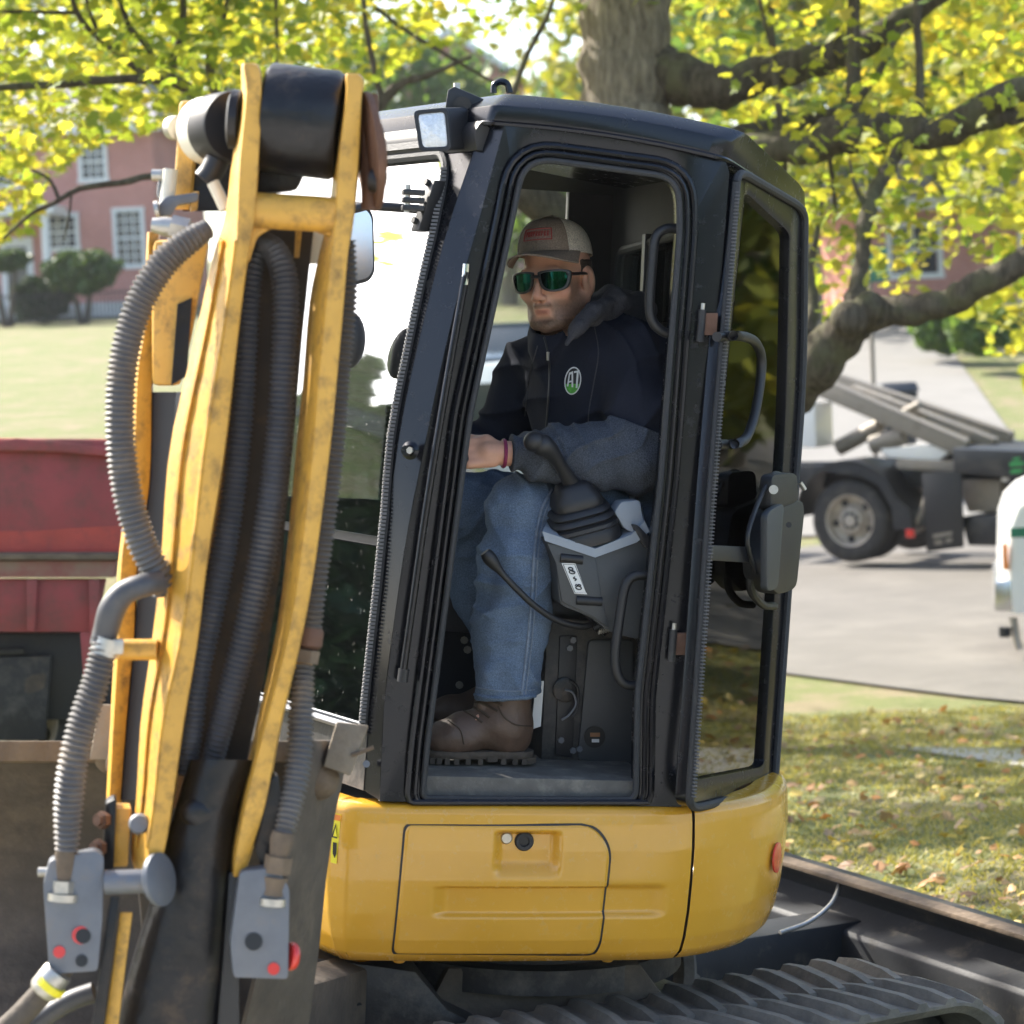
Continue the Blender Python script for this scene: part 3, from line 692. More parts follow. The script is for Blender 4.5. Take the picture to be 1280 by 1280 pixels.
for f in (.25, .5, .75, 1.0): sp.append(fp(s0(ztop-.03)+f*.05, ztop-.03+.03*math.sin(f*1.57), .004))
sp += [fp(s, ztop, .004) for s in np.linspace(s0(ztop-.03)+.07, SW, 10)]
MB().tube(sp, .011, 8).build('seal', M_['rubber'], WS)
sh = MB()                                           # knurled lip of the seal
for k in range(0, 150):
    z = zbot+(ztop-.04-zbot)*k/149; sh.box(fp(s0(z)-.006, z, .013), (.014, .012, .005))
sh.build('seal_ribs', pbr('seal_grey', (.13,.13,.135), .6), WS, smooth=0, fix=False)
LW = MB().grid(lambda u, v: (lambda z: fp(s0(z)+(SW-s0(z))*u, z, -.004))(zbot+(zmid-.012-zbot)*v), 12, 8).build('lower_windscreen', M_['glass'], EXC)
MB().slab(lambda u, v: fp(s0(zmid)+(SW-s0(zmid))*u, zmid-.010+.020*v, -.016), 8, 1, V3((.008,.004,0))).build('pane_joint', M_['plastic'], LW)
ztb = fs(520, 158)[1]
MB().slab(lambda u, v: fp(-.02+(SW+.04)*u, ztop+(ztb-ztop)*v, .004+.02*math.sin(v*math.pi)), 8, 6, V3((.06,.02,0))).build('header_beam', M_['plastic'], CAB)
MB().slab(lambda u, v: fp(s0(ztop)+(SW-s0(ztop))*u, ztop+.012+.02*v, .022), 8, 1, V3((.01,.0,0))).build('header_seal', M_['rubber'], CAB)
zfb = pm(455, 988, YF).z
MB().slab(lambda u, v: fp(SW*u, zfb+(zbot-zfb)*v, .002), 8, 2, V3((.05,.02,0))).build('front_panel', M_['black_dusty'], CAB)
MB().tube([fp(s, zbot+.005, .014) for s in np.linspace(.03, SW, 8)], .009, 8).build('sill_trim', M_['greysteel'], CAB)
# far-left front pillar of the cab
MB().slab(lambda u, v: fp(SW+.07*u, zfb+(ztb-zfb)*v, 0), 2, 20, V3((.05,.05,0))).build('far_pillar', M_['black'], CAB)
# roof ------------------------------------------------------------------
TH = R(57); dD = V3((math.cos(TH), math.sin(TH), 0)); nD = V3((math.sin(TH), -math.cos(TH), 0))
HP = pm(890, 600, YN-.012)
pD = lambda px, py, off=0: ppl(px, py, HP+nD*off, nD)
def roof_ring(A, B, C, ya, yb, grow_=0):
    a = pm(*A, ya); b = pm(*B, yb); c = pD(*C, -.02)
    d = V3((c.x-.02, YN+.98, c.z)); e = V3((b.x, YN+1.06, b.z)); f = V3((a.x, a.y, a.z)) + dF*1.06
    m1, m2 = a.lerp(b, .33), a.lerp(b, .67); m1.z += .012; m2.z += .012
    return rpoly([a, m1, m2, b, c, d, e, f], [.02, .1, .1, .04, .05, .08, .08, .05], 3)
rings = [roof_ring((613,165),(903,203),(1004,268), YN+.04, YN+.012), roof_ring((611,152),(906,197),(1009,262), YN+.005, YN-.014),
         roof_ring((613,150),(907,194),(1010,259), YN+.0, YN-.016), roof_ring((618,131),(914,175),(1009,241), YN-.002, YN-.012),
         roof_ring((634,117),(930,164),(1003,233), YN+.05, YN+.035)]
cen = sum((V3(tuple(p)) for p in rings[-1]), V3())/len(rings[-1])
for k in (.85, .5, .1): rings.append([cen+(V3(tuple(p))-cen)*k+V3((0,0,.02*(1-k))) for p in rings[-1-0]] if k == .85 else [cen+(V3(tuple(p))-cen)*(k/.85)+V3((0,0,.012)) for p in rings[5]])
ROOF = MB().loft(rings).build('roof', M_['black'], EXC, bevel=.004, smooth=25)
MB().tube([V3(tuple(p))+V3((0,0,-.002)) for p in rings[1]], .006, 6).build('roof_lip', M_['black'], ROOF)
# liner (ceiling), rear wall with window, far wall with window openings, rear quarter
zc = pm(760, 196, YN).z-.0
XR = pm(872, 600, YN).x; YB = YN+1.0
za, zr = pm(655,200,YN).z+.02, pm(848,225,YN).z+.03
MB().slab(lambda u, v: V3((xL(za-.06)+.03+(XR-xL(za-.06)-.03)*u - .36*v*(1-u), YN+.06+.92*v, za+(zr-za)*u+.03*math.sin(v*math.pi))), 6, 6, V3((0,0,.03))).build('ceiling_liner', M_['liner'], EXC)
w0 = lambda px, py: ppl(px, py, (XR,0,0), (1,0,0))
rw_in = [w0(852,292), w0(764,297), w0(760,420), w0(850,440)]
def yzloop(P): return [(p.y, p.z) for p in P]
win = rpoly([(YN+.10, w0(845,292).z), (YN+.88, w0(845,292).z-.02), (YN+.88, w0(845,292).z-.30), (YN+.10, w0(845,292).z-.30)], .05, 5)
wal = [(YN+.02, zr+.04), (YB, zr+.04), (YB, ZB), (YN+.02, ZB)]
cw = (YN+.5, w0(845,292).z-.15); ow, iw = polar(wal, win, cw, 60)
RWALL = MB().band([V3((XR, *p)) for p in ow], [V3((XR, *p)) for p in iw], (.04,0,0)).build('rear_wall', M_['liner'], EXC)
MB().tube([V3((XR-.004, *p)) for p in win+win[:1]], .012, 8, False).build('window_seal', M_['rubber'], RWALL)
MB().prism([V3((XR+.02, *p)) for p in win], (.005,0,0)).build('rear_window', M_['glass_clear'], RWALL)
wz = w0(845,292).z
MB().box((XR-.01, YN+.55, wz-.14), (.02, .035, .30)).build('window_divider', M_['plastic'], RWALL, bevel=.004)
# far side wall: lower panel and posts, panes between
zs = ZB+.62
xf = xL(ZB+.6)-.38
MB().slab(lambda u, v: V3((xL(ZB+.02+(zs-ZB)*v)-.40+(XR-xL(ZB+.02+(zs-ZB)*v)+.40)*u, YB, ZB+.0+(zs-ZB)*v)), 4, 4, V3((0,.04,0))).build('far_panel', M_['liner'], EXC)
for q, wd in ((.52, .07), (1.0, .12)):
    MB().slab(lambda u, v: V3((xL(zs+(za-zs)*v)-.40+(XR-xL(zs+(za-zs)*v)+.40)*q-wd*u, YB, zs+(za+.02-zs)*v)), 1, 8, V3((0,.04,0))).build('far_post', M_['liner'], EXC)
MB().grid(lambda u, v: V3((xL(zs+(za-zs)*v)-.38+(XR-xL(zs+(za-zs)*v)+.36)*u, YB+.02, zs+(za-zs)*v)), 3, 8).build('far_window', M_['glass_clear'], EXC)
# floor and sill
fl = [pm(531,969,YN+.03), pm(797,976,YN+.03)]
MB().prism([V3((fl[0].x-.02, YN+.03, fl[0].z)), V3((fl[1].x+.02, YN+.03, fl[1].z)), V3((XR, YB, fl[1].z)), V3((fl[0].x-.42, YB, fl[0].z))], (0,0,-.075)).build('cab_floor', pbr('dusty_floor_mat', (.12,.113,.10), .8, var=.3, scale=14, dirt=(.30,.27,.22), damt=.3, dscale=14, bump=.3, bscale=60), EXC, bevel=.008)
# rear quarter panel behind the folded door
q0, q1 = pD(912,212,-.07), pD(1000,258,-.07)
b0, b1 = pD(868,1008,-.07), pD(962,975,-.07)
zq = ZB+.66; ft_ = (zq-b0.z)/(q0.z-b0.z); mA, mB = b0.lerp(q0, ft_), b1.lerp(q1, ft_)
QP = MB().prism([mA, mB, b1, b0], nD*-.04).build('rear_quarter_panel', M_['black'], EXC, bevel=.006)
for t0, t1 in ((0,.06),(.92,1)): MB().prism([mA.lerp(mB,t0), mA.lerp(mB,t1), q0.lerp(q1,t1), q0.lerp(q1,t0)], nD*-.04).build('quarter_post', M_['black'], QP, bevel=.004)
MB().prism([mA.lerp(mB,.06)-nD*.02, mA.lerp(mB,.92)-nD*.02, q0.lerp(q1,.92)-nD*.02, q0.lerp(q1,.06)-nD*.02], nD*-.005).build('quarter_window', M_['glass_clear'], QP)
wlow = w0(845,440).z-.03; qm = b1.lerp(q1, (wlow-b1.z)/(q1.z-b1.z))
MB().prism([V3((b1.x, b1.y, b1.z)), qm, V3((qm.x-.02, YB, qm.z)), V3((b1.x-.02, YB, b1.z))], (-.04,0,0)).build('rear_panel', M_['black'], EXC)
# ------------------------------------------------------------------ door folded back
DOOR = None
d_out = rpoly([(922,212),(1006,261),(1004,470),(968,984),(861,1013),(888,620)], [16,16,60,14,18,40], 6)
d_in = rpoly([(932,240),(988,292),(983,520),(955,958),(862,976),(893,620)], [8,10,60,8,8,40], 6)
oo, ii = polar(d_out, d_in, (930,620), 120)
DOOR = MB().band([pD(*p, .012) for p in oo], [pD(*p, .006) for p in ii], nD*-.035).build('door', M_['black'], EXC, bevel=.004)
dl = [pD(*p, .016) for p in d_out]
MB().tube(dl+dl[:1], .010, 8, False).build('door_rubber', M_['rubber'], DOOR)
kb = MB()
for k in range(170):
    t = k/169; px = 917+(866-917)*t if t < 1 else 866
    c = crv([(919,240),(890,620),(864,1000)], 170)[k]; kb.box(pD(c[0]+3, c[1], .028), (.010,.010,.0025))
kb.build('rubber_teeth', pbr('tooth_grey', (.10,.10,.105), .6), DOOR, smooth=0, fix=False)
MB().prism([pD(*p, -.008) for p in d_in], nD*-.006).build('door_glass', M_['glass_dark'], DOOR)
hd = crv([(896,421),(925,420),(944,428),(952,452),(947,500),(938,536),(926,553),(897,556)], 40)
MB().tube([pD(p[0], p[1], .055 if 3 < k < 37 else .02) for k, p in enumerate(hd)], .0115, 10).build('grab_handle', M_['plastic'], DOOR)
lt = MB().prism([pD(*p, .012) for p in rpoly([(936,640),(980,622),(982,640),(972,735),(948,742),(928,720),(927,700)], [10,8,6,10,6,6,6], 3)], nD*.05).build('latch_housing', M_['plastic'], DOOR, bevel=.008)
MB().prism([pD(*p, .062) for p in rpoly([(950,640),(972,627),(964,735),(950,740)], 8, 3)], nD*.018).build('latch_cover', M_['dark_grey'], DOOR, bevel=.006)
MB().prism([pD(*p, .02) for p in [(884,681),(945,684),(945,704),(882,700)]], nD*.012).build('latch_bar', M_['plastic'], DOOR, bevel=.003)
MB().prism([pD(*p, .03) for p in rpoly([(950,592),(982,590),(984,626),(948,640)], 8, 3)], nD*.03).build('latch_block', M_['plastic'], DOOR, bevel=.006)
MB().tube([pD(*p, .045) for p in crv([(944,716),(934,676),(943,640),(958,606),(968,592),(982,596)], 24)], .006, 8).build('latch_lever', M_['plastic'], DOOR)
MB().tube([pD(*p, .02) for p in crv([(938,700),(938,735),(952,755),(968,758)], 16)], .010, 8).build('latch_guard', M_['plastic'], DOOR)
MB().cyl(pD(967,612,.05), pD(967,612,.07), .011).build('latch_bolt', M_['steel'], DOOR)
MB().cyl(pD(986,656,.08), pD(986,656,.083), .007).build('latch_keyhole', M_['plastic'], DOOR)
MB().tube([pD(1000,603,.04), pD(1006,612,.05)], .006, 8).build('latch_pin', M_['steel'], DOOR)
for (hx, hy) in ((884,405),(848,805)):
    h = MB().cyl(pm(hx-6,hy-18,YN-.02), pm(hx-9,hy+22,YN-.02), .009).build('hinge', M_['black_dusty'], EXC)
    MB().prism([pm(hx-4,hy-14,YN-.022), pm(hx+14,hy-14,YN-.03), pm(hx+12,hy+14,YN-.03), pm(hx-6,hy+14,YN-.022)], (0,.012,0)).build('hinge_leaf', M_['rust'], h, bevel=.003)
    MB().cyl(pm(hx-5,hy-26,YN-.02), pm(hx-6,hy-16,YN-.02), .005).build('hinge_pin', M_['steel'], h)
# grab loops by the rear pillar, gas strut on the front pillar
for pts, y in (([(846,286),(832,286),(820,296),(816,320),(812,380),(816,402),(828,414),(843,419)], YN+.06), ([(812,719),(793,720),(782,732),(776,762),(769,818),(773,845),(784,856),(803,856)], YN+.05)):
    MB().tube([pm(*p, y) for p in crv(pts, 40)], .0115, 10).build('grab_loop', M_['plastic'], EXC)
st = MB().tube([pm(*p, YN-.025) for p in crv([(583,340),(560,470),(535,620),(515,760),(503,846)], 20)], [.009]*21, 10).build('gas_strut', M_['black'], EXC)
MB().tube([pm(583,330,YN-.025), pm(581,356,YN-.025)], [.008,.009], 12).build('strut_end', M_['chrome'], st)
MB().tube([pm(505,836,YN-.022), pm(503,852,YN-.022)], .013, 10).build('strut_mount', M_['plastic'], st)
b = MB().lathe([(.019,0),(.021,.006),(.013,.012),(.012,.03)], pm(514,563,YN-.002), (-.5,-.85,0), 16).build('pillar_bolt', M_['black'], EXC)
MB().lathe([(.008,0),(.008,.006)], pm(513,563,YN-.032), (-.5,-.85,0), 6).build('bolt_head', M_['steel'], b)
MB().cyl(pm(458,955,YN+.02), pm(458,955,YN), .008).build('pillar_bolt', M_['greysteel'], EXC)
# ------------------------------------------------------------------ mirror, work light
hz = fs(548, 262)
mb_ = MB().prism([fp(hz[0]-.015, hz[1]+d, .012) for d in (-.055,.06)]+[fp(hz[0]+.02, hz[1]+d, .012) for d in (.06,-.055)], V3((-.03,-.02,0))).build('mirror_bracket', M_['plastic'], EXC, bevel=.004)
for d in (-.04, .045): MB().cyl(fp(hz[0], hz[1]+d, .012), fp(hz[0], hz[1]+d, .055), .008, 8).build('bracket_bolt', M_['plastic'], mb_)
q = fp(hz[0]-.005, hz[1], .06)
for d in (-.022, 0, .022): MB().box(q+V3((-.012,-.01,d*.8)), (.05,.03,.012)).build('bracket_plate', M_['plastic'], mb_, bevel=.003)
MB().cyl(q+V3((-.025,-.01,-.028)), q+V3((-.025,-.01,.035)), .007, 10).build('bracket_pin', M_['steel'], mb_)
a1 = mdp(545,263,5.46); a2 = mdp(462,257,5.42); a3 = mdp(438,262,5.41)
MIR = MB().tube([a1, a2, a3, mdp(434,280,5.41)], .0105, 10).build('mirror_arm', M_['plastic'], EXC)
ml = rpoly([(425,262),(452,252),(467,266),(469,340),(462,352),(430,360)], [6,6,10,10,8,8], 4)
MB().prism([mdp(*p, 5.42) for p in ml], (mdp(0,0,1)-mdp(0,0,.97)).normalized()*.04).build('mirror_shell', M_['plastic'], MIR, bevel=.005)
c = np.mean(ml, axis=0)
MB().prism([mdp(c[0]+(p[0]-c[0])*.86, c[1]+(p[1]-c[1])*.9, 5.417) for p in ml], (.0,-.002,0)).build('mirror_glass', M_['chrome'], MIR)
MB().ell(mdp(438,425,5.5), (.035,.03,.065)).build('round_mirror', M_['plastic'], EXC)
WL = None
wf = rpoly([(518,138),(561,134),(566,188),(526,190)], 7, 3)
wfr = [mdp(*p, 5.36) for p in wf]; c0 = sum(wfr, V3())/len(wfr)
back = mdp(574,160,5.44)-c0
r1 = [p+back*.55+V3((.012,0,0)) for p in wfr]; r2 = [c0+back*1.0+(p-c0)*.82 for p in wfr]
WL = MB().loft([wfr, [p+back*.1 for p in wfr], r1, r2]).build('work_light', M_['plastic'], EXC, bevel=.003)
li = [c0+(p-c0)*.80 for p in wfr]; nf = -back.normalized()
MB().band(wfr, li, nf*.006).build('light_bezel', M_['plastic'], WL, bevel=.002)
MB().loft([[p+nf*.002 for p in li], [c0+(p-c0)*.55+nf*.009 for p in li], [c0+(p-c0)*.05+nf*.011 for p in li]], True, True).build('light_lens', M_['lens'], WL)
lb = MB().prism([mdp(*p, 5.43) for p in [(560,112),(568,108),(608,125),(605,140),(572,124),(566,138),(556,138)]], V3((.01,.05,0))).build('light_bracket', M_['plastic'], EXC, bevel=.003)
MB().cyl(mdp(578,132,5.41), mdp(578,132,5.46), .020).build('light_knuckle', M_['plastic'], lb)
MB().cyl(mdp(571,104,5.45), mdp(571,113,5.45), .008, 8).build('bracket_bolt', M_['steel'], lb)
MB().tube([mdp(*p, 5.47) for p in crv([(578,150),(590,158),(604,156),(622,160)], 12)], .005, 8).build('light_cable', M_['plastic'], lb)
MB().tube([mdp(*p, 5.6) for p in crv([(617,116),(618,106),(626,102),(634,105),(637,116)], 14)], .008, 8).build('lifting_loop', M_['black'], ROOF)
# ================================================================== EXCAVATOR: folded arm in front
A = lambda px, py, d: mdp(px, py, d)
DA = 3.95
def rail(name, rows, parent, mat, dl=.11, db=.14, d0=DA, y0=None):
    rows = crv(rows, 40); rg = []
    for k, (y, l, f, r) in enumerate(rows):
        rg.append([A(l, y+ (0), d0+dl), A(f, y, d0), A(r, y, d0+.015), A(r+2, y, d0+db)])
    return MB().loft(rg).build(name, mat, parent, bevel=.0022, smooth=20)
stick_core = MB()
core = [(950,236,322),(1000,222,300),(1060,205,292),(1120,190,288),(1200,165,282),(1300,140,272)]
rg = []
for y, l, r in crv(core, 20):
    c = (l+r)/2; w = (r-l)/2
    rg.append([A(c+w*math.cos(t), y, DA+.10-.07*abs(math.sin(t))**.7*(1 if math.sin(t) > 0 else -1)) for t in np.linspace(0, 2*math.pi, 20, endpoint=False)])
STK = stick_core.loft(rg).build('stick', M_['grease'], EXC)
MB().ell(A(252,1016,DA+.05), (.036,.024,.03)).build('grease_cap', M_['grease'], STK)
rail('side_plate', [(79,303,305,316),(86,301,305,324),(120,301,308,327),(200,290,300,323),(270,281,297,318),(320,266,294,310),(420,244,280,297),(560,212,258,281),(700,201,242,259),(800,190,228,247),(900,176,206,230),(1000,170,195,216),(1060,163,186,206),(1095,170,184,194)], STK, M_['yellow_worn'])
rail('side_plate', [(92,432,434,448),(100,430,433,453),(120,429,433,452),(200,418,424,448),(270,410,420,441),(320,398,414,434),(380,386,408,429),(480,378,398,420),(560,370,392,412),(700,357,376,394),(800,343,360,376),(912,319,331,349),(1000,300,309,333),(1060,288,297,315),(1096,289,293,303)], STK, M_['yellow_worn'], dl=.12, db=.15)
LRAIL = [(300,268,296),(320,266,294),(420,244,280),(560,212,258),(700,201,242),(800,190,228),(900,176,206),(1000,170,195),(1060,164,186)]
for f0, f1 in ((.30,.42),(.93,1.0)):
    rg = []
    for y, l, f in crv(LRAIL, 30):
        a, b_ = A(l, y, DA+.11), A(f, y, DA); o_n = (CM-a).normalized()*.006+V3((-.004,0,0))
        p0, p1 = a.lerp(b_, f0), a.lerp(b_, f1); rg.append([p0+o_n, p1+o_n, p1-o_n, p0-o_n])
    MB().loft(rg).build('plate_rib', M_['yellow_worn'], STK, bevel=.002, smooth=20)
# inner web seen between the two plates
MB().loft([[A(l,y,DA+.16), A(r,y,DA+.16), A(r,y,DA+.19), A(l,y,DA+.19)] for y, l, r in ((285,322,392),(420,292,378),(560,275,366),(700,255,352),(850,228,330),(1010,205,296))]).build('web_plate', pbr('dark_web', (.045,.032,.02), .7, var=.4, dirt=(.25,.14,.04), damt=.25), STK)
MB().prism([A(*p, DA+.2) for p in [(322,268),(420,268),(410,330),(330,330)]], A(0,0,1)-A(0,0,.98)).build('back_web', M_['cream'], STK)
MB().prism([A(*p, DA+.15) for p in [(370,285),(378,285),(374,322),(368,322)]], (0,.03,0)).build('rib', M_['yellow_worn'], STK)
# top drum, pins, cross tube
ax = (A(424,152,DA+.09)-A(328,140,DA+.09)); L = ax.length
DR = MB().lathe([(.080,0),(.090,.006),(.092,.012),(.092,L-.01),(.086,L)], A(329,146,DA+.10), ax, 40).build('pin_drum', M_['grease'], STK)
MB().prism([A(*p, DA+.13) for p in [(318,150),(424,160),(418,196),(398,204),(384,212),(372,238),(318,244)]], (0,.03,0)).build('drum_saddle', M_['grease'], STK, bevel=.01)
MB().tube([A(*p, DA+.05) for p in crv([(306,262),(340,264),(390,267),(428,270)], 16)], [.034]*2+[.030]*13+[.034]*2, 20).build('cross_tube', M_['yellow_worn'], STK)
MB().prism([A(*p, DA+.05) for p in [(300,238),(330,246),(420,250),(436,240),(438,300),(424,318),(414,296),(390,287),(345,283),(322,296),(312,330),(300,320)]], (0,.03,0)).build('gusset', M_['yellow_worn'], STK, bevel=.008)
pr = A(456,185,DA+.06); axr = (A(480,188,DA+.085)-A(450,185,DA+.08))
MB().lathe([(.060,0),(.100,.004),(.100,.016),(.055,.018),(.05,.030),(.02,.032)], A(455,190,DA+.085), A(480,188,DA+.093)-A(455,190,DA+.085), 32).build('pin_flange', M_['rust'], STK, bevel=.002)
MB().tube([A(462,118,DA+.07), A(463,262,DA+.08)], [.016,.016], 10).build('flange_strap', M_['rust'], STK)
MB().cyl(A(466,224,DA+.05), A(478,226,DA+.045), .022).build('pin_end', M_['grease'], STK)
MB().lathe([(.045,0),(.050,.004),(.050,.018),(.04,.022)], A(302,150,DA+.10), A(278,148,DA+.10)-A(302,150,DA+.10), 28).build('pin_boss', M_['grease'], STK)
# bucket cylinder lying behind the top: cream barrel with black gland
c0_, c1_ = A(296,158,DA+.16), A(246,166,DA+.30)
BC = MB().lathe([(.060,0),(.062,.004),(.062,(c1_-c0_).length*.42),(.058,(c1_-c0_).length*.43)], c0_, c1_-c0_, 32).build('bucket_cylinder', M_['plastic'], EXC)
MB().lathe([(.056,0),(.060,.005),(.060,.06),(.05,.068)], c0_.lerp(c1_, .36), c1_-c0_, 32).build('cylinder_barrel', M_['cream'], BC)
MB().tube([A(*p, DA+.2) for p in crv([(262,196),(272,192),(284,202)], 8)], .014, 10).build('cylinder_port', M_['cream'], BC)
MB().tube([A(*p, DA+.18) for p in crv([(272,200),(264,216),(256,226)], 8)], .022, 12).build('port_elbow', M_['plastic'], BC)
MB().tube([A(*p, DA+.16) for p in crv([(266,228),(272,240),(282,262)], 6)], .011, 10).build('grease_line', M_['cream'], BC)
# second plate of the boom head to the left
BOOM = rail('boom', [(290,184,186,198),(400,178,182,195),(470,166,172,190),(600,160,166,187),(700,148,152,172),(800,143,148,167),(900,138,142,158),(1010,132,136,150)], EXC, M_['yellow_worn'], dl=.05, db=.16, d0=DA+.28)
MB().loft([[A(l,y,DA+.30), A(r,y,DA+.27), A(r+8,y,DA+.40), A(l,y,DA+.42)] for y, l, r in ((490,190,220),(600,186,214),(720,174,206),(850,163,190),(1000,150,176))]).build('boom_web', M_['plastic'], BOOM)
MB().loft([[A(l,y,DA+.26), A(r,y,DA+.24), A(r,y,DA+.40), A(l,y,DA+.40)] for y, l, r in ((300,192,262),(365,190,250),(420,190,240),(482,190,226))]).build('boom_block', M_['yellow_worn'], BOOM, bevel=.012)
MB().prism([A(*p, DA+.235) for p in [(222,380),(240,372),(234,470),(214,482)]], (0,.01,0)).build('worn_patch', M_['grease'], BOOM)
MB().loft([[A(l,y,DA+.30), A(r,y,DA+.29), A(r+6,y,DA+.36), A(l,y,DA+.40)] for y, l, r in ((126,226,243),(132,224,244),(180,221,243),(242,217,238),(262,216,236))]).build('head_plate', M_['yellow_worn'], BOOM, bevel=.006)
MB().loft([[A(l,y,DA+.33), A(r,y,DA+.33), A(r,y,DA+.40), A(l,y,DA+.40)] for y, l, r in ((138,234,296),(200,232,292),(264,228,288))]).build('head_web', M_['grease'], BOOM)
MB().cyl(A(224,160,DA+.31), A(217,160,DA+.33), .022).build('head_pin', M_['steel'], BOOM)
# light fittings on the boom shoulder
FT = MB().tube([A(*p, DA+.22) for p in crv([(213,212),(211,232),(208,256)], 8)], .013, 12).build('pipe_fitting', M_['cream'], EXC)
MB().prism([A(*p, DA+.235) for p in rpoly([(200,214),(212,208),(214,240),(204,254),(196,244)], 6, 3)], (0,.03,0)).build('fitting_plate', M_['greysteel'], FT, bevel=.004)
MB().cyl(A(203,219,DA+.23), A(190,219,DA+.23), .010).build('fitting_bolt', M_['steel'], FT)
FC = MB().prism([A(*p, DA+.20) for p in rpoly([(206,246),(248,240),(248,252),(222,256),(214,270),(196,270),(198,256)], 3, 2)], (0,.045,0)).build('hose_clamp', M_['greysteel'], EXC, bevel=.004)
MB().prism([A(*p, DA+.205) for p in [(240,240),(249,239),(247,262),(238,264)]], (0,.03,0)).build('clamp_tab', M_['yellow_worn'], FC, bevel=.003)
MB().cyl(A(199,262,DA+.19), A(194,263,DA+.19), .016).build('clamp_bolt', M_['steel'], FC)
MB().tube([A(*p, DA+.15) for p in ((190,281),(206,283),(222,285),(246,291))], [.012,.017,.017,.015], 14).build('hose_fitting', M_['steel'], FC)
MB().lathe([(.022,0),(.022,.03)], A(214,284,DA+.15), A(240,290,DA+.15)-A(214,284,DA+.15), 6).build('fitting_nut', M_['steel'], FC)
def hose(pts, mat, pitch=.0095, amp=.0030, n=14, corr=True):
    # pts: px, py, depth, radius in px
    P = crv(pts, 60); W_ = [A(p[0], p[1], p[2]) for p in P]; rad = [p[3]*p[2]/F for p in P]
    cum = np.cumsum([0]+[(W_[i+1]-W_[i]).length for i in range(len(W_)-1)]); N = int(cum[-1]/pitch*4) if corr else 70
    path, rr = [], []
    for k in range(N+1):
        d = cum[-1]*k/N; i = min(int(np.searchsorted(cum, d, 'right')-1), len(W_)-2); t = (d-cum[i])/(cum[i+1]-cum[i])
        path.append(W_[i].lerp(W_[i+1], t)); r = rad[i]+(rad[i+1]-rad[i])*t
        rr.append(r+(amp*math.cos(2*math.pi*d/pitch)*1.0-amp if corr else 0))
    return MB().tube(path, rr, n).build('hydraulic_hose', mat, EXC, smooth=60)
hose([(258,287,DA+.12,13),(238,300,DA+.10,17),(205,328,DA+.08,20),(174,380,DA+.07,20),(155,450,DA+.06,20),(150,530,DA+.05,20),(158,610,DA+.05,20),(176,675,DA+.05,20),(196,715,DA+.06,19),(203,738,DA+.08,16)], M_['hose'])
hose([(200,728,DA+.04,15),(178,732,DA+.02,15),(155,742,DA+.02,16),(140,762,DA+.02,17),(132,790,DA+.03,16),(127,806,DA+.03,15)], M_['hose_dark'], corr=False)
h = hose([(131,800,DA+.03,18),(120,850,DA+.02,19),(104,900,DA+.01,20),(92,950,DA+.0,20),(86,1000,DA,20),(84,1050,DA,17),(83,1066,DA,15)], M_['hose'])
MB().lathe([(.017,0),(.019,.01),(.017,.03),(.015,.05)], A(83,1062,DA), A(81,1110,DA)-A(83,1062,DA), 20).build('hose_ferrule', M_['mud'], h)
MB().lathe([(.023,0),(.023,.02)], A(81,1100,DA), A(80,1120,DA)-A(81,1100,DA), 6).build('fitting_nut', M_['steel'], h)
MB().lathe([(.027,0),(.027,.012)], A(80,1116,DA), A(79,1128,DA)-A(80,1116,DA), 20).build('fitting_collar', M_['steel'], h)
hose([(328,305,DA+.13,12),(316,340,DA+.11,14),(309,420,DA+.1,15),(302,520,DA+.10,16),(288,640,DA+.1,17),(269,740,DA+.1,18),(248,840,DA+.1,17),(238,920,DA+.1,16),(232,968,DA+.11,14)], M_['hose_dark'])
hose([(325,300,DA+.14,14),(346,318,DA+.10,17),(357,360,DA+.08,18),(355,440,DA+.07,17),(347,560,DA+.07,18),(331,680,DA+.07,19),(308,790,DA+.07,18),(284,880,DA+.08,17),(262,965,DA+.11,14)], M_['hose_dark'])
h = hose([(436,300,DA+.09,10),(434,370,DA+.1,14),(424,460,DA+.1,16),(414,560,DA+.1,18),(402,660,DA+.1,18),(392,740,DA+.1,17),(388,786,DA+.1,16)], pbr('brown_hose', (.075,.062,.052), .6, var=.2, dirt=(.2,.15,.1), damt=.25))
MB().lathe([(.020,0),(.024,.006),(.024,.03),(.019,.036)], A(388,784,DA+.1), A(382,826,DA+.1)-A(388,784,DA+.1), 20).build('hose_ferrule', M_['rust'], h)
MB().lathe([(.022,0),(.022,.022)], A(384,812,DA+.09), A(380,836,DA+.09)-A(384,812,DA+.09), 6).build('fitting_nut', M_['mud'], h)
MB().tube([A(350,836,DA+.1), A(388,826,DA+.1)], .013, 10).build('hose_bracket', M_['yellow_worn'], h)
h = hose([(379,834,DA+.1,15),(377,880,DA+.08,17),(374,940,DA+.06,18),(367,990,DA+.04,17),(358,1030,DA+.02,15),(352,1050,DA+.01,14)], M_['hose'])
MB().lathe([(.018,0),(.020,.012),(.017,.03),(.015,.05)], A(354,1040,DA), A(346,1085,DA)-A(354,1040,DA), 20).build('hose_ferrule', M_['mud'], h)
MB().lathe([(.023,0),(.023,.028)], A(349,1070,DA), A(345,1096,DA)-A(349,1070,DA), 6).build('fitting_nut', M_['mud'], h)
MB().lathe([(.021,0),(.017,.02),(.019,.03)], A(345,1096,DA), A(342,1122,DA)-A(345,1096,DA), 20).build('fitting_neck', M_['mud'], h)
MB().lathe([(.024,0),(.024,.012)], A(342,1122,DA), A(341,1136,DA)-A(342,1122,DA), 20).build('fitting_collar', M_['steel'], h)
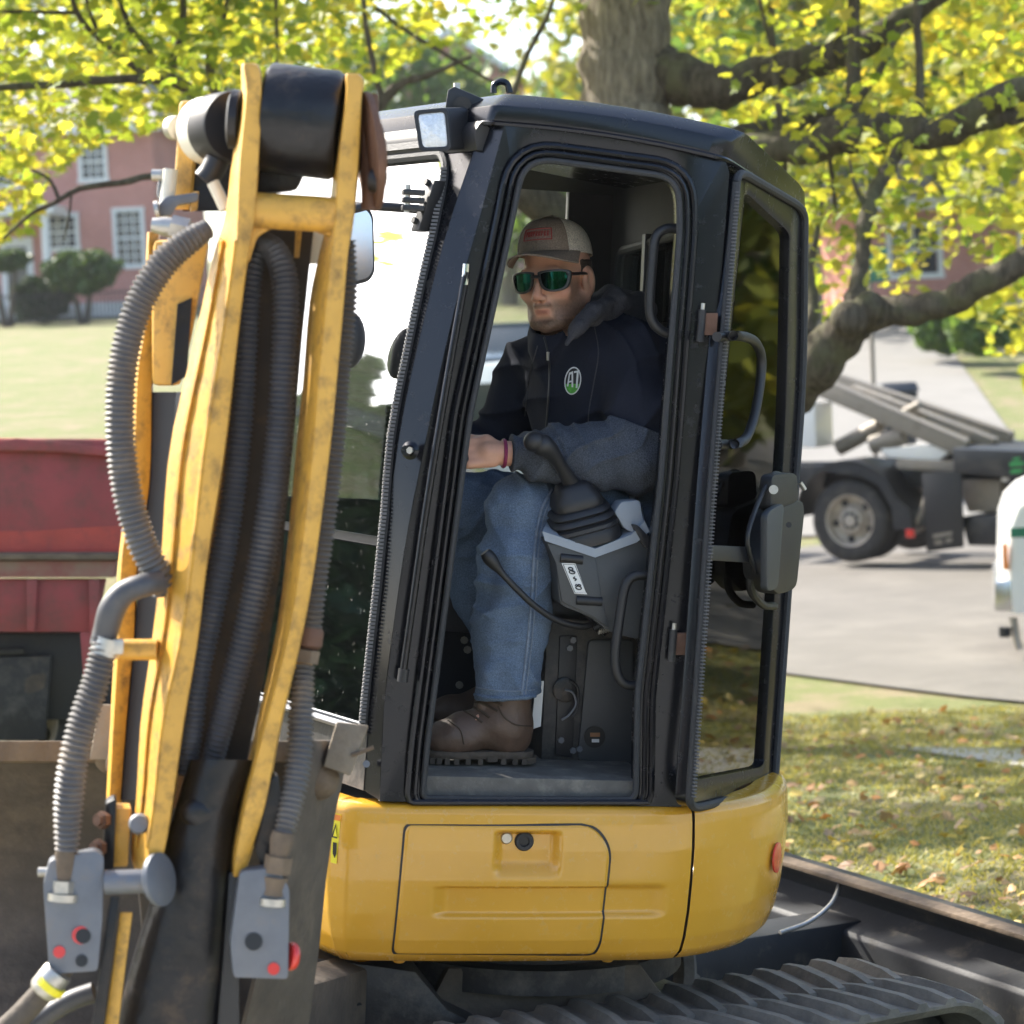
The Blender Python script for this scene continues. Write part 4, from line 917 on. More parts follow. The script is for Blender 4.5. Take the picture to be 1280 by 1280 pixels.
# stub with clamp on the left
SB = MB().tube([A(197,812,DA+.06), A(150,812,DA+.06)], .018, 14).build('hose_stub', M_['yellow_worn'], EXC)
MB().lathe([(.025,-.014),(.025,.014)], A(134,808,DA+.03), A(129,824,DA+.03)-A(134,808,DA+.03), 20).build('hose_band', M_['steel'], SB)
MB().box(A(147,808,DA+.02), (.02,.02,.025)).build('band_screw', M_['steel'], SB, bevel=.004)
# quick coupler blocks with oil ports
def ported(pxs, holes, d=DA-.01):
    b = MB().prism([A(*p, d) for p in rpoly(pxs, 5, 3)], (0,.035,0)).build('port_plate', M_['greysteel'], EXC, bevel=.005)
    nn = (CM-A(pxs[0][0], pxs[0][1], d)).normalized()
    for hx, hy, hr, mt in holes: MB().lathe([(hr*d/F,0),(hr*d/F,.003)], A(hx,hy,d-.001), nn, 24).build('port_plug' if mt == 'red' else 'port_hole', M_[mt], b)
    return b
ported([(54,1106),(62,1076),(118,1064),(130,1070),(128,1150),(122,1214),(62,1218)], [(101,1169,11,'red'),(104,1170,9.5,'ink'),(74,1190,7.5,'red'),(102,1201,7.5,'ink')])
ported([(300,1090),(346,1084),(362,1112),(360,1224),(292,1222),(288,1180)], [(317,1177,11,'ink'),(342,1211,7.5,'red')])
MB().lathe([(.022,0),(.024,.006),(.022,.012)], A(360,1195,DA+.01), A(374,1196,DA+.02)-A(360,1195,DA+.01), 24).build('red_cap', M_['red'], EXC, bevel=.002)
MB().cyl(A(62,1090,DA+.02), A(48,1090,DA+.02), .008).build('port_bolt', M_['steel'], EXC)
PN = MB().cyl(A(132,1103,DA-.01), A(190,1101,DA-.01), .020).build('link_pin', M_['greysteel'], EXC)
MB().lathe([(.040,0),(.044,.004),(.044,.012),(.03,.016)], A(194,1100,DA-.005), A(210,1098,DA-.015)-A(194,1100,DA-.005), 28).build('pin_washer', M_['greysteel'], PN)
BK = MB().prism([A(*p, DA+.08) for p in [(140,1010),(164,1010),(160,1084),(138,1084)]], (0,.05,0)).build('yellow_bracket', M_['yellow_worn'], EXC, bevel=.005)
MB().prism([A(*p, DA+.07) for p in rpoly([(132,1004),(146,998),(142,1090),(128,1086)], 4, 2)], (0,.05,0)).build('bracket_plate', M_['grease'], BK, bevel=.004)
for bx, by in ((125,1025),(120,1060)): MB().lathe([(.015,0),(.015,.012),(.010,.013),(.010,.02)], A(bx+6,by,DA+.07), A(bx-6,by,DA+.05)-A(bx+6,by,DA+.07), 6).build('bracket_bolt', M_['rust'], BK)
MB().lathe([(.016,0),(.018,.004),(.014,.014)], A(174,1030,DA+.03), (CM-A(174,1030,DA)), 20).build('bracket_stud', M_['greysteel'], BK)
MB().loft([[A(l,y,DA+.02), A(r,y,DA+.02), A(r,y,DA+.06), A(l,y,DA+.06)] for y, l, r in ((1140,150,166),(1200,142,158),(1300,128,146))]).build('link_rod', M_['yellow_worn'], EXC, bevel=.004)
MB().loft([[A(l,y,DA+.0), A(r,y,DA+.0), A(r,y,DA+.05), A(l,y,DA+.05)] for y, l, r in ((1120,138,150),(1200,126,140),(1300,112,128))]).build('link_bar', M_['grease'], EXC, bevel=.004)
MB().prism([A(*p, DA+.03) for p in rpoly([(330,975),(348,968),(352,1000),(344,1050),(328,1090),(318,1060)], 6, 3)], (0,.04,0)).build('link_plate', M_['grease'], EXC, bevel=.006)
MB().loft([[A(l,y,DA+.06), A(r,y,DA+.06), A(r,y,DA+.12), A(l,y,DA+.12)] for y, l, r in ((1090,286,302),(1180,280,298),(1300,270,300))]).build('link_bar', M_['plastic'], EXC, bevel=.004)
hq = MB().tube([A(*p, DA+.02) for p in crv([(84,1200),(68,1222),(48,1246),(20,1275),(-10,1300)], 20)], [.020]*21, 16).build('quick_hose', M_['mud_dark'], EXC)
MB().lathe([(.024,0),(.026,.005),(.026,.04),(.022,.046)], A(74,1214,DA+.0), A(46,1248,DA)-A(74,1214,DA), 20).build('hose_ferrule', M_['steel'], hq)
MB().lathe([(.0265,0),(.0265,.012)], A(66,1228,DA-.004), A(46,1252,DA)-A(66,1228,DA), 20).build('yellow_band', M_['warn'], hq)
MB().tube([A(*p, DA+.08) for p in crv([(118,1240),(90,1250),(60,1268),(30,1290)], 12)], .017, 12).build('quick_hose', M_['hose_dark'], EXC)
# ------------------------------------------------------------------ bucket
DB = 4.42
prof = [(930,DB),(938,DB+.01),(990,DB+.10),(1060,DB+.22),(1140,DB+.26),(1220,DB+.2),(1300,DB+.05),(1380,DB-.12)]
xl = lambda d: 640+(-.98)*F/d; 
def bpt(u, v, o=0):
    q = crv(prof, 40)[int(round(v*40))]
    a, b = A(-150, q[0], q[1]+o), A(372-.0*q[0], q[0], q[1]+o); return a.lerp(b, u)
BKT = MB().slab(bpt, 10, 40, lambda u, v: bpt(u, v, .02)-bpt(u, v)).build('bucket', M_['mud_dark'], EXC)
MB().loft([[A(x,926,DB-.015), A(x,952,DB-.012), A(x,954,DB+.03), A(x,928,DB+.03)] for x in np.linspace(-150, 374, 12)]).build('cutting_edge', M_['mud'], BKT, bevel=.004)
MB().loft([[A(x0,y,DB-.10), A(x0+6,y,DB-.12), A(x1,y,DB+.10), A(x1-6,y,DB+.14)] for y, x0, x1 in ((925,372,428),(960,368,432),(1020,360,419),(1100,345,408),(1180,325,400),(1300,296,384))]).build('side_cutter', M_['mud_dark'], BKT, bevel=.005)
def tooth(pts, d):
    # pts: tip left, tip right, base right, base left (front face); thickens to the base
    tl, tr, br, bl = pts
    rg = [[A(*tl,d), A(*tr,d), A(*tr,d+.012), A(*tl,d+.012)]]
    for f, th in ((.3,.03),(.65,.05),(1,.07)):
        l = (tl[0]+(bl[0]-tl[0])*f, tl[1]+(bl[1]-tl[1])*f); r = (tr[0]+(br[0]-tr[0])*f, tr[1]+(br[1]-tr[1])*f)
        rg.append([A(*l,d-.012*f), A(*r,d-.012*f), A(*r,d+th), A(*l,d+th)])
    return MB().loft(rg).build('tooth', pbr('worn_tooth_steel', (.25,.205,.15), .6, .2, var=.2, dirt=(.12,.085,.055), damt=.35, dscale=12, bump=.3, bscale=60) if 'tooth' not in M_ else M_['tooth'], BKT, bevel=.004)
t_ = tooth([(421,902),(461,907),(438,970),(404,958)], DB-.02); M_['tooth'] = t_.data.materials[0]
MB().lathe([(.012,0),(.012,.002)], A(432,932,DB-.032), CM-A(432,932,DB), 16).build('tooth_pin', M_['mud'], t_) if False else None
tooth([(124,880),(169,882),(160,950),(112,950)], DB-.02)

tooth([(262,882),(306,884),(304,950),(256,950)], DB+.0)
for (x, y, w, h_) in ((140,945,44,40),(398,975,52,44)):
    MB().ell(A(x,y,DB+.01), (w/2*DB/F*1.05, .04, h_/2*DB/F*1.15)).build('tooth_adapter', M_['mud'], BKT)
MB().tube([A(*p, DB-.05) for p in crv([(176,916),(158,918),(140,940),(136,962),(148,966),(160,950)], 20)], .005, 8).build('loose_wire', M_['mud'], BKT)
MB().tube([A(*p, DB-.03) for p in crv([(440,944),(452,940),(462,936),(467,934)], 6)], .004, 6).build('root_strand', M_['mud'], BKT)
# boom foot joining the swing bracket, out of sight behind the bucket
MB().loft([[p+V3((0,-.09,-.08)), p+V3((0,.09,-.08)), p+V3((0,.09,.08)), p+V3((0,-.09,.08))] for p in (pm(470,1235,YN+.35), A(300,1290,4.9), A(190,1240,DA+.42), A(170,1010,DA+.36))]).build('boom_foot', M_['mud_dark'], BOOM, bevel=.01)
# ================================================================== EXCAVATOR: fittings inside the cab
def flatp(name, pts, y, th, mat, parent, bevel=.004): return MB().prism([pm(*p, YN+y) for p in pts], (0,th,0)).build(name, mat, parent, bevel=bevel)
CON = flatp('control_console', rpoly([(682,672),(744,690),(806,660),(822,690),(822,770),(800,800),(762,790),(740,772),(700,756),(694,700)], [6,6,12,14,14,10,8,8,8,20], 3), .10, .17, M_['dark_grey'], EXC, .010)
flatp('console_face', [(683,678),(744,692),(752,745),(762,786),(742,772),(702,752),(695,705)], .094, .02, M_['dark_grey'], CON, .004)
tp = [pm(*p, YN+.09) for p in [(678,664),(744,686),(790,668),(806,652)]]; tb_ = [pm(*p, YN+.09) for p in [(681,676),(744,697),(796,678),(812,664)]]
bk = [pm(*p, YN+.27) for p in [(690,640),(745,656),(786,644),(802,630)]]
MB().loft([tb_, tp, bk, [p+V3((0,0,-.03)) for p in bk]], False, False).build('console_top', M_['grey_top'], CON, smooth=25)
flatp('console_riser', rpoly([(768,640),(777,627),(800,625),(806,658),(800,672),(780,660)], 3, 2), .11, .07, M_['grey_top'], CON, .006)
flatp('console_lever', rpoly([(790,655),(797,656),(818,678),(818,690),(806,684)], 4, 3), .085, .02, M_['plastic'], CON, .004)
for (a, b_) in (((700,697),(728,700)), ((720,750),(752,752))):
    MB().tube([pm(*a, YN+.096), pm(*b_, YN+.096)], .011, 10).build('console_recess', M_['plastic'], CON)
MB().add([pm(*p, YN+.0915) for p in [(702,704),(719,704),(734,743),(718,742)]], [(0,1,2,3)]).build('pattern_label', M_['white'], CON, fix=False)
lf = lambda u, v: pm(702+17*u+16*v, 704+38.5*v, YN+.0908)
ib = [lf(u, v) for u, v in [(.08,.04),(.92,.04),(.92,.96),(.08,.96)]]; MB().tube(ib+ib[:1], .0007, 4).build('label_border', M_['ink'], CON)
def ringp(u, v, ru, rv, r=.0016): MB().tube([lf(u+ru*math.cos(t), v+rv*math.sin(t)) for t in np.linspace(0, 6.28, 16)], r, 5).build('label_symbol', M_['ink'], CON)
ringp(.5,.18,.16,.045); ringp(.5,.29,.20,.055); MB().tube([lf(*q) for q in ((.38,.20),(.62,.29))], .0014, 5).build('label_symbol', M_['ink'], CON)
MB().tube([lf(*q) for q in crv(((.58,.44),(.40,.49),(.60,.52),(.42,.57)), 10)], .0015, 5).build('label_symbol', M_['ink'], CON)
ringp(.5,.80,.20,.055); ringp(.62,.72,.10,.03); MB().tube([lf(*q) for q in ((.30,.74),(.42,.68),(.50,.74))], .0014, 5).build('label_symbol', M_['ink'], CON)
# joystick with bellows
JB, JT = pm(728,662,YN+.17), pm(715,602,YN+.15); ja = (JT-JB).normalized()
jx = V3((1,0,.06)).normalized(); jy = ja.cross(jx).normalized(); jx = jy.cross(ja)
def sqr(c, r, n=32, e=.35): 
    out = []
    for k in range(n):
        t = 2*math.pi*k/n; q = (abs(math.cos(t))**4+abs(math.sin(t))**4)**-.25; q = 1+(q-1)*e*2
        out.append(c+jx*(r*q*math.cos(t))+jy*(r*q*math.sin(t)))
    return out
Lj = (JT-JB).length; rg = []
for h_, r_ in ((-.02,.086),(.0,.086),(.010,.080),(.014,.086),(.022,.084),(.026,.074),(.032,.080),(.040,.077),(.044,.068),(.050,.074),(.058,.070),(.062,.060),(.068,.062),(.088,.056),(.102,.044),(.112,.040),(.118,.026)): rg.append(sqr(JB+ja*h_*Lj/.118, r_*.97, e=.5))
JOY = MB().loft(rg).build('joystick', M_['plastic'], EXC, smooth=50)
MB().tube(crv([pm(715,606,YN+.15), pm(702,584,YN+.12), pm(688,564,YN+.10), pm(672,552,YN+.09)], 16), [.022,.020,.018,.017,.016,.0155,.0155,.016,.017,.018,.020,.022,.0235,.025,.026,.025,.020], 16).build('joystick_grip', M_['plastic'], JOY)
MB().ell(pm(668,552,YN+.09), (.026,.024,.024)).build('joystick_knob', M_['plastic'], JOY)
LV = MB().tube(crv([pm(*p, YN+q) for p, q in (((606,690),.10),((622,710),.10),((638,728),.10),((668,757),.11),((700,777),.13),((732,783),.15),((750,772),.18))], 40), [.012,.0155,.0165,.0165,.0155,.014,.012,.0105,.009,.0085]+[.0078]*31, 12).build('blade_lever', M_['plastic'], EXC)
MB().tube([pm(*p, YN+.16) for p in crv([(742,786),(760,776),(775,774),(792,778)], 12)], .010, 10).build('lever_boss', M_['plastic'], LV)
AR_ = flatp('armrest', rpoly([(780,580),(786,576),(830,578),(830,602),(784,602)], 6, 3), .16, .09, M_['plastic'], EXC, .008)
MB().tube([pm(797,602,YN+.2), pm(790,632,YN+.2)], .012, 8).build('armrest_post', M_['dark_grey'], AR_)
# seat base with plates, sticker, switches
SB_ = flatp('seat_base', [(684,772),(800,778),(800,965),(676,955)], .30, .5, M_['black_dusty'], EXC, .006)
flatp('base_cover', rpoly([(736,800),(792,800),(790,958),(722,950)], 5, 2), .29, .02, M_['dark_grey'], SB_, .004)
flatp('base_bracket', [(700,795),(722,795),(716,948),(694,944)], .292, .02, M_['plastic'], SB_, .003)
MB().lathe([(.030,0),(.030,.008),(.024,.010)], pm(706,862,YN+.288), (0,-1,0), 24).build('horn', M_['grease'], SB_)
MB().tube([pm(*p, YN+.275) for p in crv([(706,862),(716,866),(720,880),(712,893),(702,900)], 16)], .003, 6).build('wire', M_['greysteel'], SB_)
MB().tube([pm(*p, YN+.275) for p in crv([(712,850),(722,860),(722,885),(715,896)], 16)], .003, 6).build('wire', M_['plastic'], SB_)
MB().lathe([(.026,0),(.026,.003)], pm(743,921,YN+.289), (0,-1,0), 24).build('switch_port', M_['ink'], SB_)
flatp('port_tab', [(738,916),(750,916),(750,921),(738,921)], .283, .003, pbr('copper_tab', (.30,.14,.06), .5), SB_, 0)
flatp('port_tab', [(740,924),(749,924),(749,928),(740,928)], .283, .003, M_['white'], SB_, 0)
for (x, y) in ((712,810),(716,800),(724,936),(716,938),(701,925)): MB().lathe([(.008,0),(.008,.006)], pm(x,y,YN+.292), (0,-1,0), 6).build('base_bolt', M_['greysteel'], SB_)
MB().add([pm(*p, YN+.285) for p in [(670,852),(680,851),(676,908),(664,912)]], [(0,1,2,3)]).build('service_tag', M_['white'], SB_, fix=False)
MB().tube([pm(*p, YN+.2) for p in crv([(752,792),(770,776),(790,782),(800,800)], 14)], .010, 10).build('cable_loom', M_['plastic'], EXC)
sp_ = MB().tube([pm(748+ (44*k/80), 790-12*k/80+3.0*math.sin(k*1.2), YN+.15+.006*math.cos(k*1.2)) for k in range(81)], .0022, 5).build('spring', M_['steel'], EXC)
# driver's seat
ST = MB().loft([[pm(x, y, YN+.28)+V3((0, w, 0)) for w in (0, .05, .40, .45)]+[pm(x+28, y, YN+.28)+V3((0, w, 0)) for w in (.42, .03)] for x, y in ((838,645),(846,560),(850,470),(850,425),(852,400))]).build('seat_backrest', M_['liner'], EXC, bevel=.02)
MB().prism([pm(*p, YN+.28) for p in rpoly([(690,668),(720,660),(850,655),(850,700),(690,712)], 10, 3)], (0,.45,0)).build('seat_cushion', M_['liner'], EXC, bevel=.02)
# far controls and pedals, left travel lever under the hand
for (x, y0, y1) in ((560,575,760),(545,590,770)):
    l_ = MB().tube([pm(x, y0, YN+.24 if x == 560 else YN+.6), pm(x-6, y1, YN+.4)], .010, 10).build('travel_lever', M_['plastic'], EXC)
    MB().tube([pm(x, y0-20, YN+.22 if x == 560 else YN+.58), pm(x, y0+16, YN+.24 if x == 560 else YN+.6)], .017, 12).build('lever_grip', M_['plastic'], l_)
flatp('pedal_box', [(540,700),(600,704),(596,792),(536,788)], .72, .2, M_['liner'], EXC, .01)
MB().lathe([(.036,0),(.036,.01),(.028,.014),(.012,.008)], pm(592,738,YN+.71), (-.3,-1,0), 24).build('side_speaker', M_['plastic'], EXC)
for (x, y) in ((580,800),(584,812),(574,856)): MB().lathe([(.010,0),(.010,.008)], pm(x,y,YN+.9), (0,-1,0), 8).build('wall_bolt', M_['steel'], EXC)
# ================================================================== signed-distance modelling for the figure
class SDF:
    def __init__(s, lo, hi, h):
        s.lo = np.array(lo, np.float32); s.h = h; s.n = np.ceil((np.array(hi)-np.array(lo))/h).astype(int)+1
        s.f = np.full(tuple(s.n), .2, np.float32); s.tag = np.zeros(tuple(s.n), np.uint8)
    def _sl(s, c0, c1, pad):
        a = np.clip(np.floor((np.minimum(c0, c1)-pad-s.lo)/s.h).astype(int), 0, s.n-1); b = np.clip(np.ceil((np.maximum(c0, c1)+pad-s.lo)/s.h).astype(int)+1, 1, s.n)
        sl = tuple(slice(i, j) for i, j in zip(a, b))
        g = np.meshgrid(*[s.lo[k]+s.h*np.arange(a[k], b[k], dtype=np.float32) for k in range(3)], indexing='ij')
        return sl, g
    def _put(s, sl, d, k, op, tag=None):
        f = s.f[sl]
        if op == 'add':
            if tag is not None: s.tag[sl][d < f] = tag
            if k > 0:
                h = np.clip(.5+.5*(f-d)/k, 0, 1); r = f+(d-f)*h-k*h*(1-h); s.f[sl] = r
            else: s.f[sl] = np.minimum(f, d)
        else:
            if k > 0:
                h = np.clip(.5-.5*(f+d)/k, 0, 1); s.f[sl] = f+(-d-f)*h+k*h*(1-h)
            else: s.f[sl] = np.maximum(f, -d)
    def cap(s, a, b, ra, rb, k=.02, op='add', tag=None, sq=None):
        a = np.array(tuple(a), np.float32); b = np.array(tuple(b), np.float32)
        sl, g = s._sl(a, b, max(ra, rb)+.05+k); d_ = b-a; L = max(float(d_@d_), 1e-9)
        t = np.clip(sum((g[i]-a[i])*d_[i] for i in range(3))/L, 0, 1)
        q = np.sqrt(sum((g[i]-a[i]-d_[i]*t)**2 for i in range(3))); s._put(sl, q-(ra+(rb-ra)*t), k, op, tag); return s
    def chain(s, pts, rs, k=.02, tag=None):
        for i in range(len(pts)-1): s.cap(pts[i], pts[i+1], rs[i], rs[i+1], k, tag=tag)
        return s
    def ell(s, c, r, ax=None, k=.02, op='add', tag=None):
        c = np.array(tuple(c), np.float32); R_ = np.array([tuple(v) for v in ax], np.float32) if ax is not None else np.eye(3, dtype=np.float32)
        m = max(r); sl, g = s._sl(c, c, m+.05+k); p = [g[i]-c[i] for i in range(3)]
        q = [sum(p[i]*R_[j][i] for i in range(3)) for j in range(3)]
        k0 = np.sqrt(sum((q[j]/r[j])**2 for j in range(3))); k1 = np.sqrt(sum((q[j]/r[j]**2)**2 for j in range(3)))+1e-6
        s._put(sl, k0*(k0-1)/k1, k, op, tag); return s
    def cut(s, p, n):                               # keep the side the normal points away from
        n = np.array(tuple(V3(n).normalized()), np.float32); p = np.array(tuple(p), np.float32)
        ax = [s.lo[k]+s.h*np.arange(s.n[k], dtype=np.float32) for k in range(3)]
        d = ((ax[0]-p[0])*n[0])[:, None, None]+((ax[1]-p[1])*n[1])[None, :, None]+((ax[2]-p[2])*n[2])[None, None, :]
        s.f = np.maximum(s.f, d); return s
    def warp(s, fn):
        ax = [s.lo[k]+s.h*np.arange(s.n[k], dtype=np.float32) for k in range(3)]
        s.f += fn(*np.meshgrid(*ax, indexing='ij')).astype(np.float32); return s
    def mesh(s):
        f = s.f; neg = f < 0
        c = [neg[i:f.shape[0]-1+i, j:f.shape[1]-1+j, k:f.shape[2]-1+k] for i in (0,1) for j in (0,1) for k in (0,1)]
        cnt = sum(q.astype(np.uint8) for q in c); act = (cnt > 0) & (cnt < 8); I = np.argwhere(act)
        off = np.array([(i, j, k) for i in (0,1) for j in (0,1) for k in (0,1)])
        val = np.stack([f[I[:,0]+o[0], I[:,1]+o[1], I[:,2]+o[2]] for o in off], 1)
        acc = np.zeros((len(I), 3)); num = np.zeros(len(I))
        for a in range(8):
            for b in range(a+1, 8):
                if np.abs(off[a]-off[b]).sum() != 1: continue
                m = (val[:,a] < 0) != (val[:,b] < 0); t = np.where(m, val[:,a]/(val[:,a]-val[:,b]+1e-12), 0)
                acc += np.where(m[:,None], off[a]+(off[b]-off[a])*t[:,None], 0); num += m
        V = s.lo+(I+acc/num[:,None])*s.h; ids = np.full(act.shape, -1, np.int32); ids[tuple(I.T)] = np.arange(len(I)); Fs = []
        for ax in range(3):
            sl0 = [slice(None)]*3; sl1 = [slice(None)]*3; sl0[ax] = slice(0, -1); sl1[ax] = slice(1, None)
            a, b = neg[tuple(sl0)], neg[tuple(sl1)]; E = np.argwhere(a != b); u, w = (ax+1) % 3, (ax+2) % 3
            E = E[(E[:,u] > 0) & (E[:,w] > 0) & (E[:,u] < act.shape[u]) & (E[:,w] < act.shape[w]) & (E[:,ax] < act.shape[ax])]
            fl = a[tuple(E.T)]
            def sh(du, dw):
                q = E.copy(); q[:,u] -= du; q[:,w] -= dw; return ids[tuple(q.T)]
            q = np.stack([sh(1,1), sh(0,1), sh(0,0), sh(1,0)], 1); q[~fl] = q[~fl][:, ::-1]; Fs.append(q)
        Fq = np.concatenate(Fs); Fq = Fq[(Fq >= 0).all(1)]
        tg = s.tag[I[:,0], I[:,1], I[:,2]]
        return V, Fq, tg
def folds(seed, amp, freq, n=7, stretch=(1,1,1)):
    rg = np.random.default_rng(seed); D = rg.normal(size=(n, 3)); D /= np.linalg.norm(D, axis=1)[:,None]; P = rg.uniform(0, 6.28, n); Fr = freq*rg.uniform(.6, 1.7, n)
    def fn(x, y, z):
        t = 0
        for d, p, q in zip(D, P, Fr):
            ph = q*(x*d[0]*stretch[0]+y*d[1]*stretch[1]+z*d[2]*stretch[2])+p
            t = t+np.sin(ph+1.3*np.sin(ph*.37+p))
        return amp*t/n*2
    return fn
def creases(seed, amp, freq, dirs, lowf=9):
    rg = np.random.default_rng(seed); pr = rg.uniform(0, 6.28, (len(dirs), 4))
    def fn(x, y, z):
        t = 0
        for d, p in zip(dirs, pr):
            a = x*d[0]+y*d[1]+z*d[2]; ph = freq*a+p[0]+.9*np.sin(lowf*1.7*(x+.6*z)+p[1])+.5*np.sin(lowf*3*(z-.5*y)+p[3])
            m = np.clip(.15+.85*np.sin(lowf*(x*.7-z)+p[2]+lowf*.5*y), 0, 1)
            t = t-amp*m*(1-np.abs(np.sin(ph)))**2.2
        return t
    return fn
# ------------------------------------------------------------------ skeleton in machine coordinates
yd = lambda d: YN+d
YAW, PIT, RL = R(26), R(6), R(2)
Fc = V3((-math.sin(YAW)*math.cos(PIT), math.sin(PIT), -math.cos(YAW)*math.cos(PIT)))
to_m = lambda v: (MI.to_3x3() @ c2w(v)).normalized()
FD = to_m(Fc); U_ = to_m(V3((math.sin(RL)*-1, -math.cos(RL), 0))); UZ = (U_-FD*U_.dot(FD)).normalized(); UX = UZ.cross(FD)
HC = pm(673, 352, yd(.35)) - FD*.102
HL = lambda x, y, z: HC+UX*x+FD*y+UZ*z
hax = (UX, FD, UZ)
NECK = pm(727, 420, yd(.46)); CHEST = pm(735, 492, yd(.45)); BELLY = pm(752, 580, yd(.46)); PELV = pm(775, 632, yd(.48))
SL, SR = pm(793, 452, yd(.31)), pm(668, 452, yd(.61))
EL, WL_ = pm(793, 572, yd(.20)), pm(636, 567, yd(.19))
ER, WR = pm(628, 545, yd(.70)), pm(548, 560, yd(.64))
HPL, KL, AL = pm(825, 640, yd(.36)), pm(652, 640, yd(.26)), pm(634, 885, yd(.22))
HPR, KR, AR = pm(760, 645, yd(.58)), pm(572, 632, yd(.60)), pm(648, 850, yd(.66))
PER = thing('person', 'man in trucker cap, mirrored sunglasses, navy jacket and jeans seated in the excavator cab', 'person', M=MM)
# ---- body: one continuous surface
b = SDF((-.75, yd(.02), ZB-.06), (.42, yd(.86), ZB+1.42), .0036)
b.ell(HL(0,-.012,.040), (.076,.098,.086), hax, .0)
b.ell(HL(0,.034,-.02), (.064,.064,.085), hax, .02)
b.ell(HL(0,.040,-.082), (.050,.048,.034), hax, .02)
b.ell(HL(0,.074,-.106), (.024,.018,.017), hax, .018)
for s_ in (-1, 1):
    b.cap(HL(.064*s_,-.004,-.045), HL(.032*s_,.062,-.098), .020, .016, .018)
    b.ell(HL(.044*s_,.068,-.026), (.022,.018,.018), hax, .018)
    b.ell(HL(.080*s_,-.012,-.006), (.011,.025,.037), (UX, (FD+UX*.4*s_).normalized(), UZ), .006)
    b.ell(HL(.091*s_,-.004,-.004), (.006,.011,.021), hax, .004, 'sub')
    b.ell(HL(.033*s_,.104,-.002), (.017,.014,.011), hax, .010, 'sub')
    b.ell(HL(.0115*s_,.106,-.041), (.0085,.009,.0075), hax, .006)
b.cap(HL(-.040,.088,.021), HL(.040,.088,.021), .012, .012, .012)
b.cap(HL(0,.096,.006), HL(0,.119,-.034), .0075, .0105, .010)
b.ell(HL(0,.094,-.058), (.022,.010,.009), hax, .010)
b.cap(HL(-.019,.087,-.0685), HL(.019,.087,-.0685), .0052, .0052, .005, tag=2); b.ell(HL(0,.0925,-.068), (.014,.008,.0055), hax, .004, tag=2)
b.cap(HL(-.014,.086,-.077), HL(.014,.086,-.077), .0056, .0056, .004, tag=2)
b.cap(HL(-.022,.099,-.0735), HL(.022,.099,-.0735), .0015, .0015, .003, 'sub')
b.ell(HL(0,.094,-.090), (.020,.010,.006), hax, .008, 'sub')
b.chain([HL(0,-.03,-.06), HL(0,-.045,-.12), NECK, CHEST], [.060,.058,.060,.07], .03)
b.ell(CHEST, (.13,.075,.15), ((SL-SR).normalized(), (SL-SR).normalized().cross(V3((0,0,1))).normalized(), V3((0,0,1))), .03); b.chain([CHEST, BELLY, PELV], [.08,.085,.10], .05)
b.cap(SL, SR, .06, .06, .05)
b.chain([SL, EL, WL_], [.052,.042,.029], .02); b.chain([SR, ER, WR], [.052,.042,.029], .02)
b.chain([PELV, HPL, KL, pm(640,800,yd(.22)), AL], [.1,.085,.058,.05,.04], .03); b.chain([PELV, HPR, KR, AR], [.1,.085,.058,.04], .03)
toeL = pm(560, 925, yd(.19)); b.cap(AL, toeL, .036, .026, .02); b.cap(AR, AR+V3((-.10,0,-.085)), .034, .022, .02)
# hands
def hand(W0, dirv, upv, side, grip):
    d = V3(dirv).normalized(); n = V3(upv); n = (n-d*n.dot(d)).normalized(); w = d.cross(n)*side    # n: back of hand, w: towards the thumb
    b.cap(W0, W0+d*.03, .027, .028, .012)
    for k, (a, le, r) in enumerate(((.030,.092,.0088),(.0105,.100,.0092),(-.0095,.094,.0088),(-.029,.076,.0078))):
        kn = W0+d*(.088-.006*abs(k-1))+w*a
        b.cap(W0+d*.02+w*a*.75, kn, .0135, .0115, .010)
        c1 = kn+(d*.75-n*.65).normalized()*le*.46; c2 = c1+(d*-.05-n*1.0).normalized()*le*.30; c3 = c2+(-d*.9-n*.35).normalized()*le*.25
        b.chain([kn, c1, c2, c3], [r*1.12, r, r*.93, r*.82], .003)
    t0 = W0+d*.030+w*.030; t1 = t0+(d*.72+w*.35-n*.45).normalized()*.045; t2 = t1+(d*.8-n*.6).normalized()*.034
    b.chain([W0+d*.015+w*.012, t0, t1, t2], [.020,.0155,.0112,.009], .008)
    return W0+d*.10-n*.028
HG = hand(WL_+V3((-.02,0,0)), (-1,-.02,-.02), (.0,-.86,.5), 1, None)
HG2 = hand(WR+V3((-.01,0,0)), (-1,-.1,-.1), (0,.5,.86), -1, None)
Vb, Fb, tb = b.mesh()
# colour by place: skin, lips, short beard
P = Vb-np.array(HC); lx, ly, lz = P@np.array(UX), P@np.array(FD), P@np.array(UZ)
tint = np.zeros(len(Vb))
jaw = np.clip((-.040-lz)/.02, 0, 1)*np.clip((ly+.005)/.02, 0, 1)*np.clip((lz+.14)/.02, 0, 1)
side_ = np.clip((np.abs(lx)-.048)/.012, 0, 1)*np.clip((.010-lz)/.02, 0, 1)*np.clip((ly+.0)/.02, 0, 1)*np.clip((.075-ly)/.02,0,1)
musc = np.clip(1-np.abs(lz+.058)/.009, 0, 1)*np.clip((.03-np.abs(lx))/.008, 0, 1)*(ly > .06)
chk = np.clip((np.abs(lx)-.018)/.012, 0, 1); jaw *= np.clip(np.maximum(chk*.8, (-.083-lz)/.012), 0, 1)
tint = np.clip(np.maximum(np.maximum(jaw, side_*.75), musc*.95), 0, 1)*.92*RNG.uniform(.8, 1.04, len(Vb))
near_head = np.abs(lz) < .2
tint *= near_head
lw_ = np.exp(-((lz+.0725)/.0065)**4-(lx/.021)**4)*(ly > .06)
